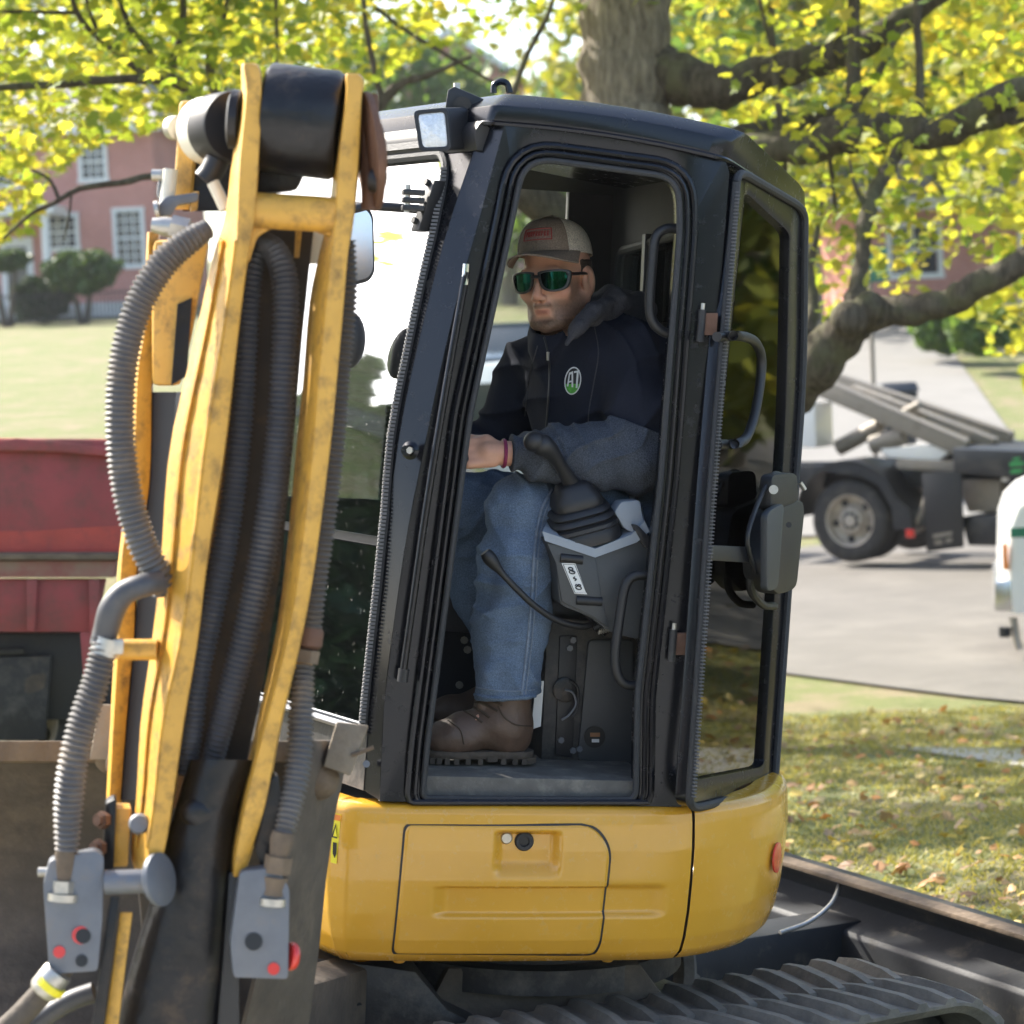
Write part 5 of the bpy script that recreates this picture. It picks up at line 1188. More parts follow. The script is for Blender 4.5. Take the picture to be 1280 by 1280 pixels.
rosy = np.clip(1-np.hypot(lx-.05, lz+.03)/.03, 0, 1)+np.clip(1-np.hypot(lx, lz+.035)/.018, 0, 1)*(ly > .09)
tint = .3+tint*.78; tint = tint-.10*np.clip(rosy, 0, 1)*near_head; tint = tint+(.05-tint)*lw_*.85
def skin_mat():
    m = pbr('skin', (.5,.27,.18), .45, var=.08, scale=40, bump=.06, bscale=500, spec=.4); N = m.node_tree.nodes; L = m.node_tree.links; bb = N['Principled BSDF']
    at = N.new('ShaderNodeAttribute'); at.attribute_name = 'tint'; cr = N.new('ShaderNodeValToRGB'); e = cr.color_ramp.elements
    e[0].position = .04; e[0].color = (.42,.17,.135,1); e[1].position = 1; e[1].color = (.13,.078,.05,1)
    for p, c in ((.16,(.58,.25,.17)),(.3,(.62,.33,.22)),(.5,(.44,.24,.16))): q = e.new(p); q.color = (*c, 1)
    L.new(at.outputs['Fac'], cr.inputs[0])
    old = bb.inputs['Base Color'].links[0].from_node; L.new(cr.outputs[0], old.inputs[6])
    bb.inputs['Subsurface Weight'].default_value = .08; bb.inputs['Subsurface Radius'].default_value = (.02,.008,.004); bb.inputs['Subsurface Scale'].default_value = .3
    return m
BODY = fast_mesh('body', Vb, Fb, skin_mat(), PER, attr=tint)
# ---- jacket (navy) with grey heather sleeves
def cloth(name, col, var, wsc, bump=.35, fine=.25): return pbr(name, col, .85, var=var, scale=9, bump=bump, bscale=wsc, fine=fine, spec=.2)
M_['navy'] = cloth('navy_softshell', (.015,.018,.030), .12, 420, .12, .12)
M_['heather'] = cloth('grey_heather_fleece', (.062,.072,.092), .16, 260, .5, .4)
M_['hoodgrey'] = cloth('charcoal_hood', (.065,.065,.075), .12, 300, .4, .2)
sdir = (SL-SR).normalized()
j = SDF((-.45, yd(.04), ZB+.50), (.45, yd(.88), ZB+1.22), .0048)
tax = (sdir, sdir.cross(V3((0,0,1))).normalized(), V3((0,0,1)))
j.ell(CHEST+V3((.01,0,.01)), (.185,.135,.20), tax, 0); j.ell(BELLY, (.175,.145,.19), tax, .05); j.ell(PELV+V3((0,0,.01)), (.18,.15,.11), tax, .05)
j.chain([SR, NECK+V3((0,0,-.035)), SL], [.070,.085,.078], .05)
j.chain([SL, SL.lerp(EL,.55)+V3((.018,-.02,0)), EL+V3((.0,-.005,.035))], [.082,.078,.066], .04)
j.chain([SR, SR.lerp(ER,.6), ER, WR+V3((.04,0,0))], [.078,.066,.060,.044], .03)
j.chain([NECK+V3((0,0,-.03)), HL(0,-.02,-.135)], [.086,.078], .03); j.ell(HL(.0,.04,-.160), (.045,.035,.035), hax, .03)
# collar opening and folds
j.cap(HL(0,.004,-.125), HL(0,.02,-.06), .064, .075, .006, 'sub')
for (pa, pb, rr) in (((702,470),(690,600),.008),((655,500),(648,590),.008),((772,480),(735,520),.007),((730,560),(705,605),.008),((790,520),(815,545),.007),((655,455),(640,520),.007)):
    qa, qb = pm(*pa, yd(.30)), pm(*pb, yd(.28))
EMB = pm(716, 476, yd(.29)); fj3 = creases(7, .013, 36, [(.85,.1,.5),(.6,0,-.8),(.95,.2,.15)]); fj1, fj2 = folds(3, .017, 30, 9, (1,1,.45)), folds(5, .004, 75, 8, (1,1,.7))
j.warp(lambda x, y, z: (fj1(x, y, z)*.6+fj2(x, y, z)*.5+fj3(x, y, z))*(1-np.exp(-((x-EMB.x)**2+(z-EMB.z)**2)/.055**2)*(y < NECK.y)))
j.f = np.where(j.f > .1, .1, j.f)
Vj, Fj, _ = j.mesh(); JKT = fast_mesh('jacket', Vj, Fj, M_['navy'], PER)
s = SDF((-.40, yd(.02), ZB+.60), (.42, yd(.45), ZB+.95), .0042)
s.chain([EL+V3((.012,.0,.06)), EL+V3((.004,-.004,-.0)), EL.lerp(WL_,.30), EL.lerp(WL_,.72), WL_+V3((.052,0,0))], [.080,.079,.071,.060,.048], .03)
s.cap(WL_+V3((.05,0,0)), WL_+V3((.005,0,0)), .047, .045, .006)
s.warp(folds(11, .008, 44, 9, (1.3,1,.8))).warp(creases(13, .010, 52, [(.95,0,.3),(.75,.1,-.65)], 14)).warp(folds(12, .0020, 120, 7)); s.cut(WL_+V3((.004,0,0)), (-1,0,0)); s.cut(EL+V3((.01,0,.072)), (.35,0,1))
s.f = np.where(s.f > .1, .1, s.f); Vs, Fs2, _ = s.mesh(); fast_mesh('sleeve', Vs, Fs2, M_['heather'], PER)
hd_ = SDF((-.45, yd(.10), ZB+.85), (.45, yd(.85), ZB+1.3), .0048)
hd_.chain([pm(*p, yd(q)) for p, q in (((708,430),.27),((722,410),.28),((742,390),.32),((770,378),.38),((798,384),.46),((806,402),.50))], [.006,.014,.022,.028,.032,.029], .02)
hd_.chain([pm(*p, yd(q)) for p, q in (((800,386),.48),((765,378),.60),((715,392),.63),((678,412),.55),((668,428),.48))], [.034,.036,.030,.018,.010], .02)
hd_.chain([pm(*p, yd(q)) for p, q in (((745,402),.36),((775,396),.42),((806,404),.5))], [.022,.03,.034], .02)
hd_.warp(folds(21, .006, 60, 8)).warp(folds(22, .002, 150, 6)); hd_.f = np.where(hd_.f > .1, .1, hd_.f)
Vh, Fh, _ = hd_.mesh(); HOOD = fast_mesh('hood', Vh, Fh, M_['hoodgrey'], PER)
# ---- jeans
M_['denim'] = pbr('blue_denim', (.13,.178,.255), .85, var=.30, scale=7, bump=.5, bscale=480, fine=.28, spec=.15, dirt=(.24,.30,.37), damt=.20, dscale=6)
M_['stitch'] = pbr('denim_seam', (.17,.21,.27), .85, var=.3, scale=90, bump=.4, bscale=300)
d = SDF((-.75, yd(.05), ZB+.05), (.45, yd(.85), ZB+.85), .005)
c1 = [HPL, KL.lerp(HPL,.5), KL+V3((.012,0,-.004)), pm(646,700,yd(.24)), pm(639,780,yd(.23)), pm(631,866,yd(.22))]
d.chain([PELV]+c1, [.13,.105,.092,.076,.083,.083,.078], .03); d.ell(KL+V3((-.004,0,.012)), (.078,.08,.07), None, .03)
d.chain([PELV, HPR, KR, pm(606,740,yd(.63)), pm(648,845,yd(.66))], [.13,.105,.082,.08,.075], .03)
d.warp(folds(31, .008, 44, 9, (1,1,.55))).warp(creases(33, .008, 46, [(.35,.1,.93),(-.5,.1,.85),(.9,0,.3)], 13)).warp(folds(32, .0022, 110, 8, (.7,.7,1.4)))
hem = pm(631,871,yd(.22)); d.cut(hem, (.08,0,-1)); d.f = np.where(d.f > .1, .1, d.f)
Vd, Fd_, _ = d.mesh(); JNS = fast_mesh('jeans', Vd, Fd_, M_['denim'], PER)
def hit(obj, px, py, lift=.002):
    if obj.name not in BV: BV[obj.name] = BVHTree.FromPolygons([v.co[:] for v in obj.data.vertices], [p.vertices[:] for p in obj.data.polygons])
    q = mray(px, py).normalized(); r = BV[obj.name].ray_cast(CM, q)
    return (r[0]-q*lift) if r[0] is not None else None
BV = {}
def seam(name, pts, rad, mat, parent, n=40, obj=None):
    P = [hit(obj, p[0], p[1]) for p in crv(pts, n)]; P = [p for p in P if p is not None]
    if len(P) > 3: return MB().tube(P, rad, 6).build(name, mat, parent)
seam('side_seam', [(690,612),(676,640),(668,690),(665,740),(660,800),(652,868)], .0035, M_['stitch'], JNS, obj=JNS)
seam('side_seam', [(694,616),(681,642),(673,690),(670,740),(665,800),(657,868)], .0018, M_['stitch'], JNS, obj=JNS)
seam('hem_seam', [(590,858),(610,862),(640,864),(668,862)], .0018, M_['stitch'], JNS, obj=JNS)
seam('hem_roll', [(589,867),(610,872),(640,873),(669,870)], .0045, M_['denim'], JNS, obj=JNS)
# ---- boots
M_['leather'] = pbr('brown_leather', (.085,.052,.035), .55, var=.3, scale=14, bump=.25, bscale=60, dirt=(.14,.105,.075), damt=.28, dscale=9)
M_['sole'] = pbr('muddy_sole', (.085,.066,.048), .85, var=.3, scale=30, bump=.5, bscale=60)
zfl = fl[0].z
def boot(ank, tipx, yc, name='boot'):
    toe = V3((tipx, yc-.01, 0)); L = ank.x+.05-tipx
    k = SDF((tipx-.06, yc-.11, zfl-.02), (ank.x+.13, yc+.11, zfl+.24), .0038)
    zz = zfl+.030
    k.chain([ank+V3((.012,0,.10)), V3((ank.x+.010, yc, zz+.07))], [.058,.054], 0)
    k.ell(V3((ank.x+.020, yc, zz+.035)), (.052,.042,.055), None, .03)
    k.chain([V3((ank.x, yc, zz+.060)), V3((ank.x-.09, yc, zz+.045))], [.050,.044], .03)
    k.ell(V3((tipx+.065, yc-.004, zz+.026)), (.068,.050,.042), None, .03)
    k.cap(V3((ank.x-.055, yc-.02, zz+.105)), V3((ank.x-.055, yc+.02, zz+.105)), .010, .010, .01)
    k.warp(folds(41, .0022, 70, 8)); k.cut(V3((0,0,zz-.004)), (0,0,-1)); k.cut(V3((0,0,zfl+.185)), (0,0,1)); k.f = np.where(k.f > .1, .1, k.f)
    v, f, _ = k.mesh(); o = fast_mesh(name, v, f, M_['leather'], PER)
    pl = [(tipx-.004,0),(tipx+.015,-.040),(tipx+.07,-.054),(tipx+.15,-.042),(ank.x-.02,-.038),(ank.x+.05,-.042),(ank.x+.078,0),(ank.x+.05,.042),(ank.x-.02,.038),(tipx+.15,.042),(tipx+.07,.052),(tipx+.015,.040)]
    lp = crv([(a, b_) for a, b_ in pl], 72, True)
    MB().loft([[V3((p[0], yc+p[1]*q*.93, z)) for p in lp] for z, q in ((zfl+.014,1),(zfl+.018,1.04),(zfl+.026,1.04),(zfl+.030,.99))]).build('sole', M_['sole'], o)
    lug = MB()
    for i, p in enumerate(lp[::2]):
        t = V3((p[0], yc+p[1]*.88, zfl+.008))
        if tipx+.14 < p[0] < ank.x-.01: t.z += .006
        lug.box(t, (.012,.010,.014))
    kind(lug.build('sole_lugs', M_['sole'], o, smooth=0, fix=False), 'stuff')
    return o
BT = boot(V3((AL.x-.012, yd(.215), AL.z)), pm(531,930,yd(.205)).x, yd(.215))
BT2 = boot(V3((AR.x, AR.y, ZB+.14)), AR.x-.22, AR.y)
M_['lace'] = pbr('boot_lace', (.05,.035,.022), .8)
for (a_, b_) in (((583,880),(612,897)),((590,876),(622,889)),((597,872),(628,882)),((574,886),(603,903))):
    seam('lace', [a_, ((a_[0]+b_[0])/2, (a_[1]+b_[1])/2-2), b_], .0028, M_['lace'], BT, 10, BT)
seam('boot_seam', [(622,882),(630,896),(645,906),(668,908)], .0016, M_['lace'], BT, 20, BT)
seam('boot_seam', [(560,900),(575,912),(580,930)], .0016, M_['lace'], BT, 20, BT)
# ---- cap
M_['capfront'] = cloth('brown_grey_twill', (.235,.18,.138), .10, 500, .4, .25); M_['capmesh'] = cloth('cream_mesh', (.60,.53,.43), .08, 600, .6, .35)
def crown(u, v, ex=0):                              # u: azimuth from the front, v: 0 rim .. 1 top
    a = u; e = v*math.pi/2; r = math.cos(e)**.62
    fr = .5+.5*math.cos(a)
    x = (.086+ex)*math.sin(a)*r; y = -.006+(.108+ex)*math.cos(a)*r
    z = .070+(.074+.010*fr+ex)*math.sin(e)**.92-.020*(1-fr)*(1-v)
    return HL(x, y, z)
CAP = MB().grid(lambda u, v: crown(R(-52+104*u), v*.995), 40, 24).build('cap', M_['capfront'], PER, smooth=70)
MB().grid(lambda u, v: crown(R(52+256*u), v*.995), 40, 24).build('mesh_panel', M_['capmesh'], CAP, smooth=70)
for a in (-52, 0, 52): MB().tube([crown(R(a), v, .0012) for v in np.linspace(0, .98, 20)], .0012, 6).build('panel_seam', M_['capfront'] if a == 0 else M_['capmesh'], CAP)
MB().ell(crown(0,.999), (.007,.007,.004)).build('cap_button', M_['capfront'], CAP)
def brim(u, v):
    a = R(-78+156*u); base = crown(a*.92, 0.02); rr = .074*math.cos(a*.98)**.6*v if abs(a*.98) < 1.57 else 0
    return base+FD*rr*(.97)-UZ*(rr*.10+.020*(math.sin(a)**2)*v*1.2)+UX*(math.sin(a)*.006*v)
MB().slab(brim, 30, 8, -UZ*.0035).build('brim', M_['capfront'], CAP, smooth=60)
MB().tube([brim(u, 1)-UZ*.0017 for u in np.linspace(0, 1, 40)], .0028, 6).build('brim_edge', M_['capfront'], CAP)
patch_ = MB().grid(lambda u, v: crown(R(-24+50*u), .20+.22*v, .0022), 14, 6).build('cap_patch', pbr('red_stitch_patch', (.24,.15,.12), .8, var=.2, scale=200, fine=.3), CAP)
M_['redthread'] = pbr('dark_red_thread', (.28,.02,.018), .7)
fr_ = [(u, v) for u, v in [(t, .20) for t in np.linspace(-24,26,12)]+[(26, t) for t in np.linspace(.20,.42,5)]+[(t, .42) for t in np.linspace(26,-24,12)]+[(-24, t) for t in np.linspace(.42,.20,5)]]
MB().tube([crown(R(u), v, .0030) for u, v in fr_], .0012, 5).build('patch_border', M_['redthread'], CAP)
for k in range(9):
    a0 = -19+k*4.8
    MB().tube([crown(R(a0+q), w, .0034) for q, w in ((0,.26),(0,.36),(2.2,.36),(2.2,.31),(.3,.31),(2.6,.26))[:(6 if k % 3 else 4)]], .0009, 5).build('patch_letter', M_['redthread'], CAP)
# ---- sunglasses
M_['frame'] = pbr('glasses_frame', (.018,.016,.015), .35, var=.2)
lm = bpy.data.materials.new('mirror_lens'); lm.use_nodes = True; bb = lm.node_tree.nodes['Principled BSDF']; bb.inputs['Metallic'].default_value = 1; bb.inputs['Roughness'].default_value = .06
ft = lm.node_tree.nodes.new('ShaderNodeTexCoord'); fn_ = lm.node_tree.nodes.new('ShaderNodeTexNoise'); fn_.inputs['Scale'].default_value = 14; cr2 = lm.node_tree.nodes.new('ShaderNodeValToRGB')
cr2.color_ramp.elements[0].color = (.006,.02,.022,1); cr2.color_ramp.elements[1].color = (.012,.085,.068,1); cr2.color_ramp.elements[0].position = .35; cr2.color_ramp.elements[1].position = .65
lm.node_tree.links.new(ft.outputs['Object'], fn_.inputs['Vector']); lm.node_tree.links.new(fn_.outputs['Fac'], cr2.inputs[0]); lm.node_tree.links.new(cr2.outputs[0], bb.inputs['Base Color'])
gs = lambda x, z, o=0: HL(x, .1135-5.6*x*x+o-.05*max(z,0), z)
def lensloop(s, k=1.0):
    pts = [(.008,.012),(.012,.019),(.040,.021),(.064,.017),(.066,.004),(.060,-.014),(.046,-.021),(.026,-.020),(.013,-.010)]
    c = np.mean(pts, axis=0); return [(s*1.12*(c[0]+(p[0]-c[0])*k), 1.12*(c[1]+(p[1]-c[1])*k)) for p in crv(pts, 40, True)]
GS_ = 1.12
GLS = None
for s_ in (1, -1):
    o1, i1 = lensloop(s_, 1.10), lensloop(s_, .90)
    rim = MB().band([gs(*p, .004) for p in o1], [gs(*p, .004) for p in i1], -FD*.007).build('sunglasses' if GLS is None else 'frame_rim', M_['frame'], PER if GLS is None else GLS, bevel=.001)
    if GLS is None: GLS = rim
    c = np.mean(i1, axis=0)
    rr_ = [[gs(c[0]+(p[0]-c[0])*q, c[1]+(p[1]-c[1])*q, .001) for p in i1] for q in (1.04,.75,.5,.25,.02)]
    MB().loft(rr_, True, False).build('lens', lm, GLS, smooth=80)
    tp = [gs(.068*s_,.013,.002), HL(.078*s_,.060,.012), HL(.082*s_,.0,.012), HL(.080*s_,-.022,.006), HL(.078*s_,-.040,-.012)]
    MB().tube(crv(tp, 20), [.0055]*14+[.0042]*7, 8, flat=.5).build('temple', M_['frame'], GLS)
MB().tube([gs(-.012,.010,.003), gs(0,.012,.005), gs(.012,.010,.003)], .0042, 8).build('bridge', M_['frame'], GLS)
# ---- hair below the cap, wristband, zip, ring, emblem
M_['hair'] = pbr('short_brown_hair', (.045,.026,.016), .7, var=.3, scale=120, bump=.6, bscale=300)
hr = SDF(tuple(HC-V3((.16,.16,.16))), tuple(HC+V3((.16,.16,.16))), .0034)
hr.ell(HL(0,-.016,.036), (.0795,.1005,.088), hax, 0); hr.ell(HL(0,-.075,-.03), (.058,.03,.05), hax, .01)
hr.cut(HL(0,.012,.02), (FD*.95+UZ*-.15)); hr.cut(HL(0,0,.045), UZ); hr.cut(HL(0,-.06,-.055), (-UZ*.8+FD*.1)); hr.warp(folds(61, .0016, 260, 6))
for s_ in (1,-1): hr.ell(HL(.082*s_,-.010,-.012), (.02,.026,.036), hax, .003, 'sub')
hr.f = np.where(hr.f > .1, .1, hr.f); v, f, _ = hr.mesh(); fast_mesh('hair', v, f, M_['hair'], PER)
MB().lathe([(.033,-.004),(.035,0),(.033,.004)], WL_+V3((-.012,.0,.0)), (1,0,0), 28).build('wristband', pbr('magenta_band', (.25,.03,.09), .5), PER)
zp = [hit(JKT, px, py, .003) for px, py in crv([(676,408),(684,436),(687,470),(684,520),(680,560)], 40)]; zp = [p for p in zp if p is not None]
if len(zp) > 4:
    MB().tube(zp, .0028, 6).build('zip', pbr('zip_tape', (.02,.022,.028), .5), JKT)
p = hit(JKT, 685, 440, .006)
if p: MB().tube([p, p+V3((0,-.002,-.020))], [.004,.003], 8).build('zip_pull', M_['steel'], JKT)
seam('raglan_seam', [(742,402),(748,440),(742,480),(736,515),(735,548)], .0016, M_['hoodgrey'], JKT, 30, JKT)
seam('raglan_seam', [(672,432),(662,470),(656,520)], .0016, M_['hoodgrey'], JKT, 30, JKT)
ecx, ecy = 716, 476
def em(px, lift): return [q for q in (hit(JKT, x, y, lift) for x, y in px) if q is not None]
def flat(name, px, lift, mat):
    q = em(px, lift)
    if len(q) > 2: MB().add(q, [tuple(range(len(q)))]).build(name, mat, JKT, fix=False, smooth=0)
oval = lambda rx, ry, t0=0, t1=360, n=32, sk=3.0: [(ecx+rx*math.cos(R(t))+sk*math.sin(R(t))*-.0-(sk*.5)*math.sin(R(t)), ecy+ry*math.sin(R(t))) for t in np.linspace(t0, t1, n, endpoint=(t1-t0 < 360))]
M_['print_w'] = pbr('white_print', (.72,.74,.72), .6, var=.03); M_['print_k'] = pbr('black_print', (.012,.013,.014), .6); M_['print_g'] = pbr('green_print', (.09,.36,.045), .6, var=.35, scale=150)
flat('emblem', oval(10.5,17.5), .004, M_['print_w']); flat('emblem_field', oval(9,15.8), .0049, M_['print_k'])
flat('emblem_grass', oval(9,15.8,14,166), .0058, M_['print_g'])
for pts in ([(708.5,483),(710.5,483),(712.5,468),(711.3,466)], [(711,466),(716,464),(716.4,466.4),(712,468.6)], [(714.4,484),(716.6,484),(716.4,464),(714.4,465)], [(710.6,476.5),(715,475.5),(715,477.4),(710.2,478.6)], [(717.5,464),(724.6,462.6),(724.4,465),(717.5,466.4)], [(719.6,485),(721.8,485),(723.6,463.4),(721,464)]):
    flat('emblem_letter', pts, .0067, M_['print_w'])
rg = pm(584, 573, yd(.16)); MB().lathe([(.0105,-.003),(.012,0),(.0105,.003)], rg+V3((0,.012,0)), (1,.1,.1), 18, False).build('ring', M_['chrome'], PER)
# ================================================================== TREES
def bark(name, c1, c2, moss=0):
    m = bpy.data.materials.new(name); m.use_nodes = True; N = m.node_tree.nodes; L = m.node_tree.links; b = N['Principled BSDF']; b.inputs['Roughness'].default_value = .9; b.inputs['Specular IOR Level'].default_value = .2
    tc = N.new('ShaderNodeTexCoord'); mp = N.new('ShaderNodeMapping'); mp.inputs['Scale'].default_value = (1, 1, .22); L.new(tc.outputs['Object'], mp.inputs[0])
    n = N.new('ShaderNodeTexNoise'); n.inputs['Scale'].default_value = 26; n.inputs['Detail'].default_value = 8; n.inputs['Roughness'].default_value = .7; L.new(mp.outputs[0], n.inputs['Vector'])
    cr = N.new('ShaderNodeValToRGB'); cr.color_ramp.elements[0].position = .33; cr.color_ramp.elements[1].position = .68; cr.color_ramp.elements[0].color = (*c1, 1); cr.color_ramp.elements[1].color = (*c2, 1); L.new(n.outputs['Fac'], cr.inputs[0]); out = cr.outputs[0]
    if moss:
        n2 = N.new('ShaderNodeTexNoise'); n2.inputs['Scale'].default_value = 5; n2.inputs['Detail'].default_value = 6; L.new(tc.outputs['Object'], n2.inputs['Vector']); r = N.new('ShaderNodeMapRange'); r.inputs[1].default_value = .5; r.inputs[2].default_value = .65; r.inputs[4].default_value = moss; L.new(n2.outputs['Fac'], r.inputs[0])
        x = N.new('ShaderNodeMix'); x.data_type = 'RGBA'; L.new(r.outputs[0], x.inputs[0]); L.new(out, x.inputs[6]); x.inputs[7].default_value = (.13,.13,.07,1); out = x.outputs[2]
    L.new(out, b.inputs['Base Color']); bp = N.new('ShaderNodeBump'); bp.inputs['Strength'].default_value = .9; bp.inputs['Distance'].default_value = .03; L.new(n.outputs['Fac'], bp.inputs['Height']); L.new(bp.outputs[0], b.inputs['Normal']); return m
M_['trunk'] = bark('grey_brown_bark', (.09,.074,.058), (.34,.295,.235)); M_['limb'] = bark('mossy_dark_bark', (.04,.033,.025), (.155,.13,.10), .6)
def limb(pts, name='limb', parent=None, mat=None, n=30, sides=12, rough=.055):
    # pts: px, py, depth, radius in px
    P = crv(pts, n); W_ = [pd(p[0], p[1], p[2])-MT0 for p in P]; rr = [max(p[3], .6)*p[2]/F*(1+RNG.normal(0, rough)) for p in P]
    W_ = [w+V3(tuple(RNG.normal(0, .012, 3)*min(1, r*8))) for w, r in zip(W_, rr)]
    return MB().tube(W_, rr, sides).build(name, mat or M_['limb'], parent, smooth=80), P
D0 = 15.0
tb = pd(792, 470, D0); MT0 = on(tb.x, tb.y)
MT = thing('maple_tree', 'big maple with a thick grey trunk and long dark limbs behind the cab', 'tree', MT0)
pb = proj(MT0)
TR_, _ = limb([(pb[0], pb[1]+14, D0, 84), (pb[0]-3, pb[1]-60, D0, 66), (792,300,D0,60), (784,140,D0,57), (782,20,D0,57), (782,-150,D0,58), (785,-420,D0,46), (790,-800,D0,26), (796,-1150,D0,8)], 'trunk', MT, M_['trunk'], 50, 28, .012)
LIMBS = [
 [(790,80,15,40),(840,96,14.9,31),(890,108,14.8,28),(960,92,14.7,23),(1020,76,14.6,21),(1080,52,14.5,18),(1140,18,14.4,14),(1220,-40,14.2,9)],
 [(800,250,14.8,34),(880,200,14.4,26),(960,186,14.2,22),(1010,183,14.1,21),(1066,166,14,25),(1110,166,13.9,23),(1150,166,13.8,22),(1190,160,13.7,21),(1230,134,13.6,18),(1262,118,13.5,16),(1330,96,13.4,12)],
 [(880,190,14.8,20),(950,168,14.7,18),(1020,152,14.6,16),(1066,150,14.4,14)],
 [(1210,158,13.7,13),(1250,148,13.6,13),(1330,132,13.5,10)],
 [(pb[0]+10,pb[1]-150,14.8,44),(900,590,14.2,38),(960,520,13.7,33),(1005,476,13.4,28),(1036,434,13.2,29),(1062,406,13.1,25),(1100,392,13,21),(1150,386,12.9,19),(1190,375,12.8,18),(1230,354,12.7,17),(1290,320,12.6,15),(1400,250,12.4,11)],
 [(1066,400,13.1,17),(1076,330,13.2,10),(1085,262,13.3,10.5),(1106,218,13.5,9),(1132,176,13.7,8)],
 [(1066,170,14,13),(1067,110,14,10.5),(1067,40,14,9),(1069,-90,14,8),(1075,-260,14,5)],
 [(1072,125,14,5),(1098,92,14,4.6),(1116,55,14,4),(1150,10,14,3)],
 [(1146,168,13.8,7),(1150,90,13.8,5.5),(1146,20,13.8,5),(1150,-90,13.8,3)],
 [(980,215,14.2,5),(974,140,14.2,5),(966,60,14.2,4.4),(962,-30,14.2,3.4)], [(966,60,14.2,3.4),(955,25,14.2,3),(946,-20,14.2,2.4)],
 [(1008,425,13.6,10),(1016,380,13.7,8),(1012,330,13.8,6),(1020,300,13.8,4),(1028,250,13.9,3)],
 [(1045,265,14.4,3),(1040,220,14.4,3.5),(1030,160,14.4,3)], [(1085,262,13.3,4),(1070,235,13.3,3),(1062,200,13.3,2)],
 [(776,330,15,30),(620,215,14.6,20),(480,166,14.2,14),(380,155,13.9,11),(290,142,13.6,9.5),(245,118,13.4,8.5),(214,101,13.3,7.5),(160,99,13.2,6.2),(100,103,13.1,5.6),(40,107,13,5),(-40,112,12.9,4)],
 [(213,105,13.3,5.5),(218,70,13.3,5),(228,38,13.3,4.6),(228,-10,13.3,4.2),(222,-120,13.3,3)],
 [(186,98,13.25,5),(187,64,13.2,4.5),(163,34,13.2,4),(148,-10,13.2,3),(140,-100,13.2,2)],
 [(184,96,13.25,5),(128,52,13.2,4),(98,18,13.1,3.6),(84,-30,13.1,3)], [(96,16,13.1,3),(50,15,13.1,2.6),(-20,14,13,2.2)], [(128,52,13.2,3.2),(114,20,13.2,2.7),(104,-20,13.2,2.2)],
 [(290,146,13.6,8),(272,124,13.6,7),(262,70,13.6,5),(280,20,13.6,4),(300,-60,13.6,3)], [(345,140,13.8,3.6),(346,60,13.8,2.6),(344,-30,13.8,2.2)],
 [(455,152,14.1,7),(478,128,14.1,7.5),(500,106,14.1,6),(540,92,14.1,4),(590,70,14.1,2.5)], [(478,128,14.1,4.5),(466,80,14.1,4),(456,20,14.1,3.4),(450,-60,14.1,3)], [(640,120,14.8,4.6),(660,66,14.8,3.8),(688,10,14.8,3),(700,-60,14.8,2.4)],
 [(470,10,14.1,3),(510,40,14.1,3),(560,70,14.1,2.6),(620,105,14.3,2)],
 [(300,230,13,7),(196,220,12.8,4.8),(150,228,12.7,4.3),(100,236,12.6,3.8),(66,254,12.5,3.2),(38,268,12.5,2.6),(4,298,12.5,2)], [(74,250,12.5,2.6),(62,225,12.5,2.2),(40,212,12.5,1.6)], [(90,238,12.6,1.6),(86,270,12.6,1.3),(80,300,12.6,1)],
]
TW = []
for i, l in enumerate(LIMBS):
    o, P = limb(l, 'limb', MT, None, 40 if l[0][3] > 15 else 18, 14 if l[0][3] > 15 else 7)
    TW.append(P)
MB().ell(pd(1062,398,12.95)-MT0, (.11,.10,.10)).build('burl', M_['limb'], MT)
MB().ell(pd(1086,384,12.95)-MT0, (.09,.08,.09)).build('burl', M_['limb'], MT)
# leaves: five-lobed outline, a little folded
LO = [(0,0),(.30,-.10),(.42,.08),(.62,.26),(.40,.38),(.44,.62),(.20,.56),(0,1.0),(-.20,.56),(-.44,.62),(-.40,.38),(-.62,.26),(-.42,.08),(-.30,-.10)]
LO = np.array([(x, y-.35, -.28*abs(x)+.10*math.sin(3*y)) for x, y in LO])
def leaf_frames(n, droop=.9):
    nrm = RNG.normal(0, .55, (n, 3)); nrm[:,2] += droop; nrm /= np.linalg.norm(nrm, axis=1)[:,None]
    t = RNG.normal(0, 1, (n, 3)); t -= nrm*(t*nrm).sum(1)[:,None]; t /= np.linalg.norm(t, axis=1)[:,None]; t[:,2] -= .35; t /= np.linalg.norm(t, axis=1)[:,None]
    b = np.cross(nrm, t); b /= np.linalg.norm(b, axis=1)[:,None]; nrm = np.cross(t, b); return b, t, nrm
def leaf_mesh(name, P, size, mat, parent, tint, shape=LO, droop=.9):
    n = len(P); b, t, nr = leaf_frames(n, droop)
    S = np.asarray(size)[:,None,None]; k = len(shape)
    V = P[:,None,:]+S*(b[:,None,:]*shape[None,:,0:1]+t[:,None,:]*shape[None,:,1:2]+nr[:,None,:]*shape[None,:,2:3])
    return kind(fast_mesh(name, V.reshape(-1, 3), np.arange(n*k).reshape(n, k), mat, parent, False, np.repeat(tint, k)), 'stuff')
M_['leaf'] = leafy('maple_leaf', [(.12,.20,.045), (.20,.28,.05), (.31,.35,.065), (.43,.40,.075), (.50,.41,.08)], .62)
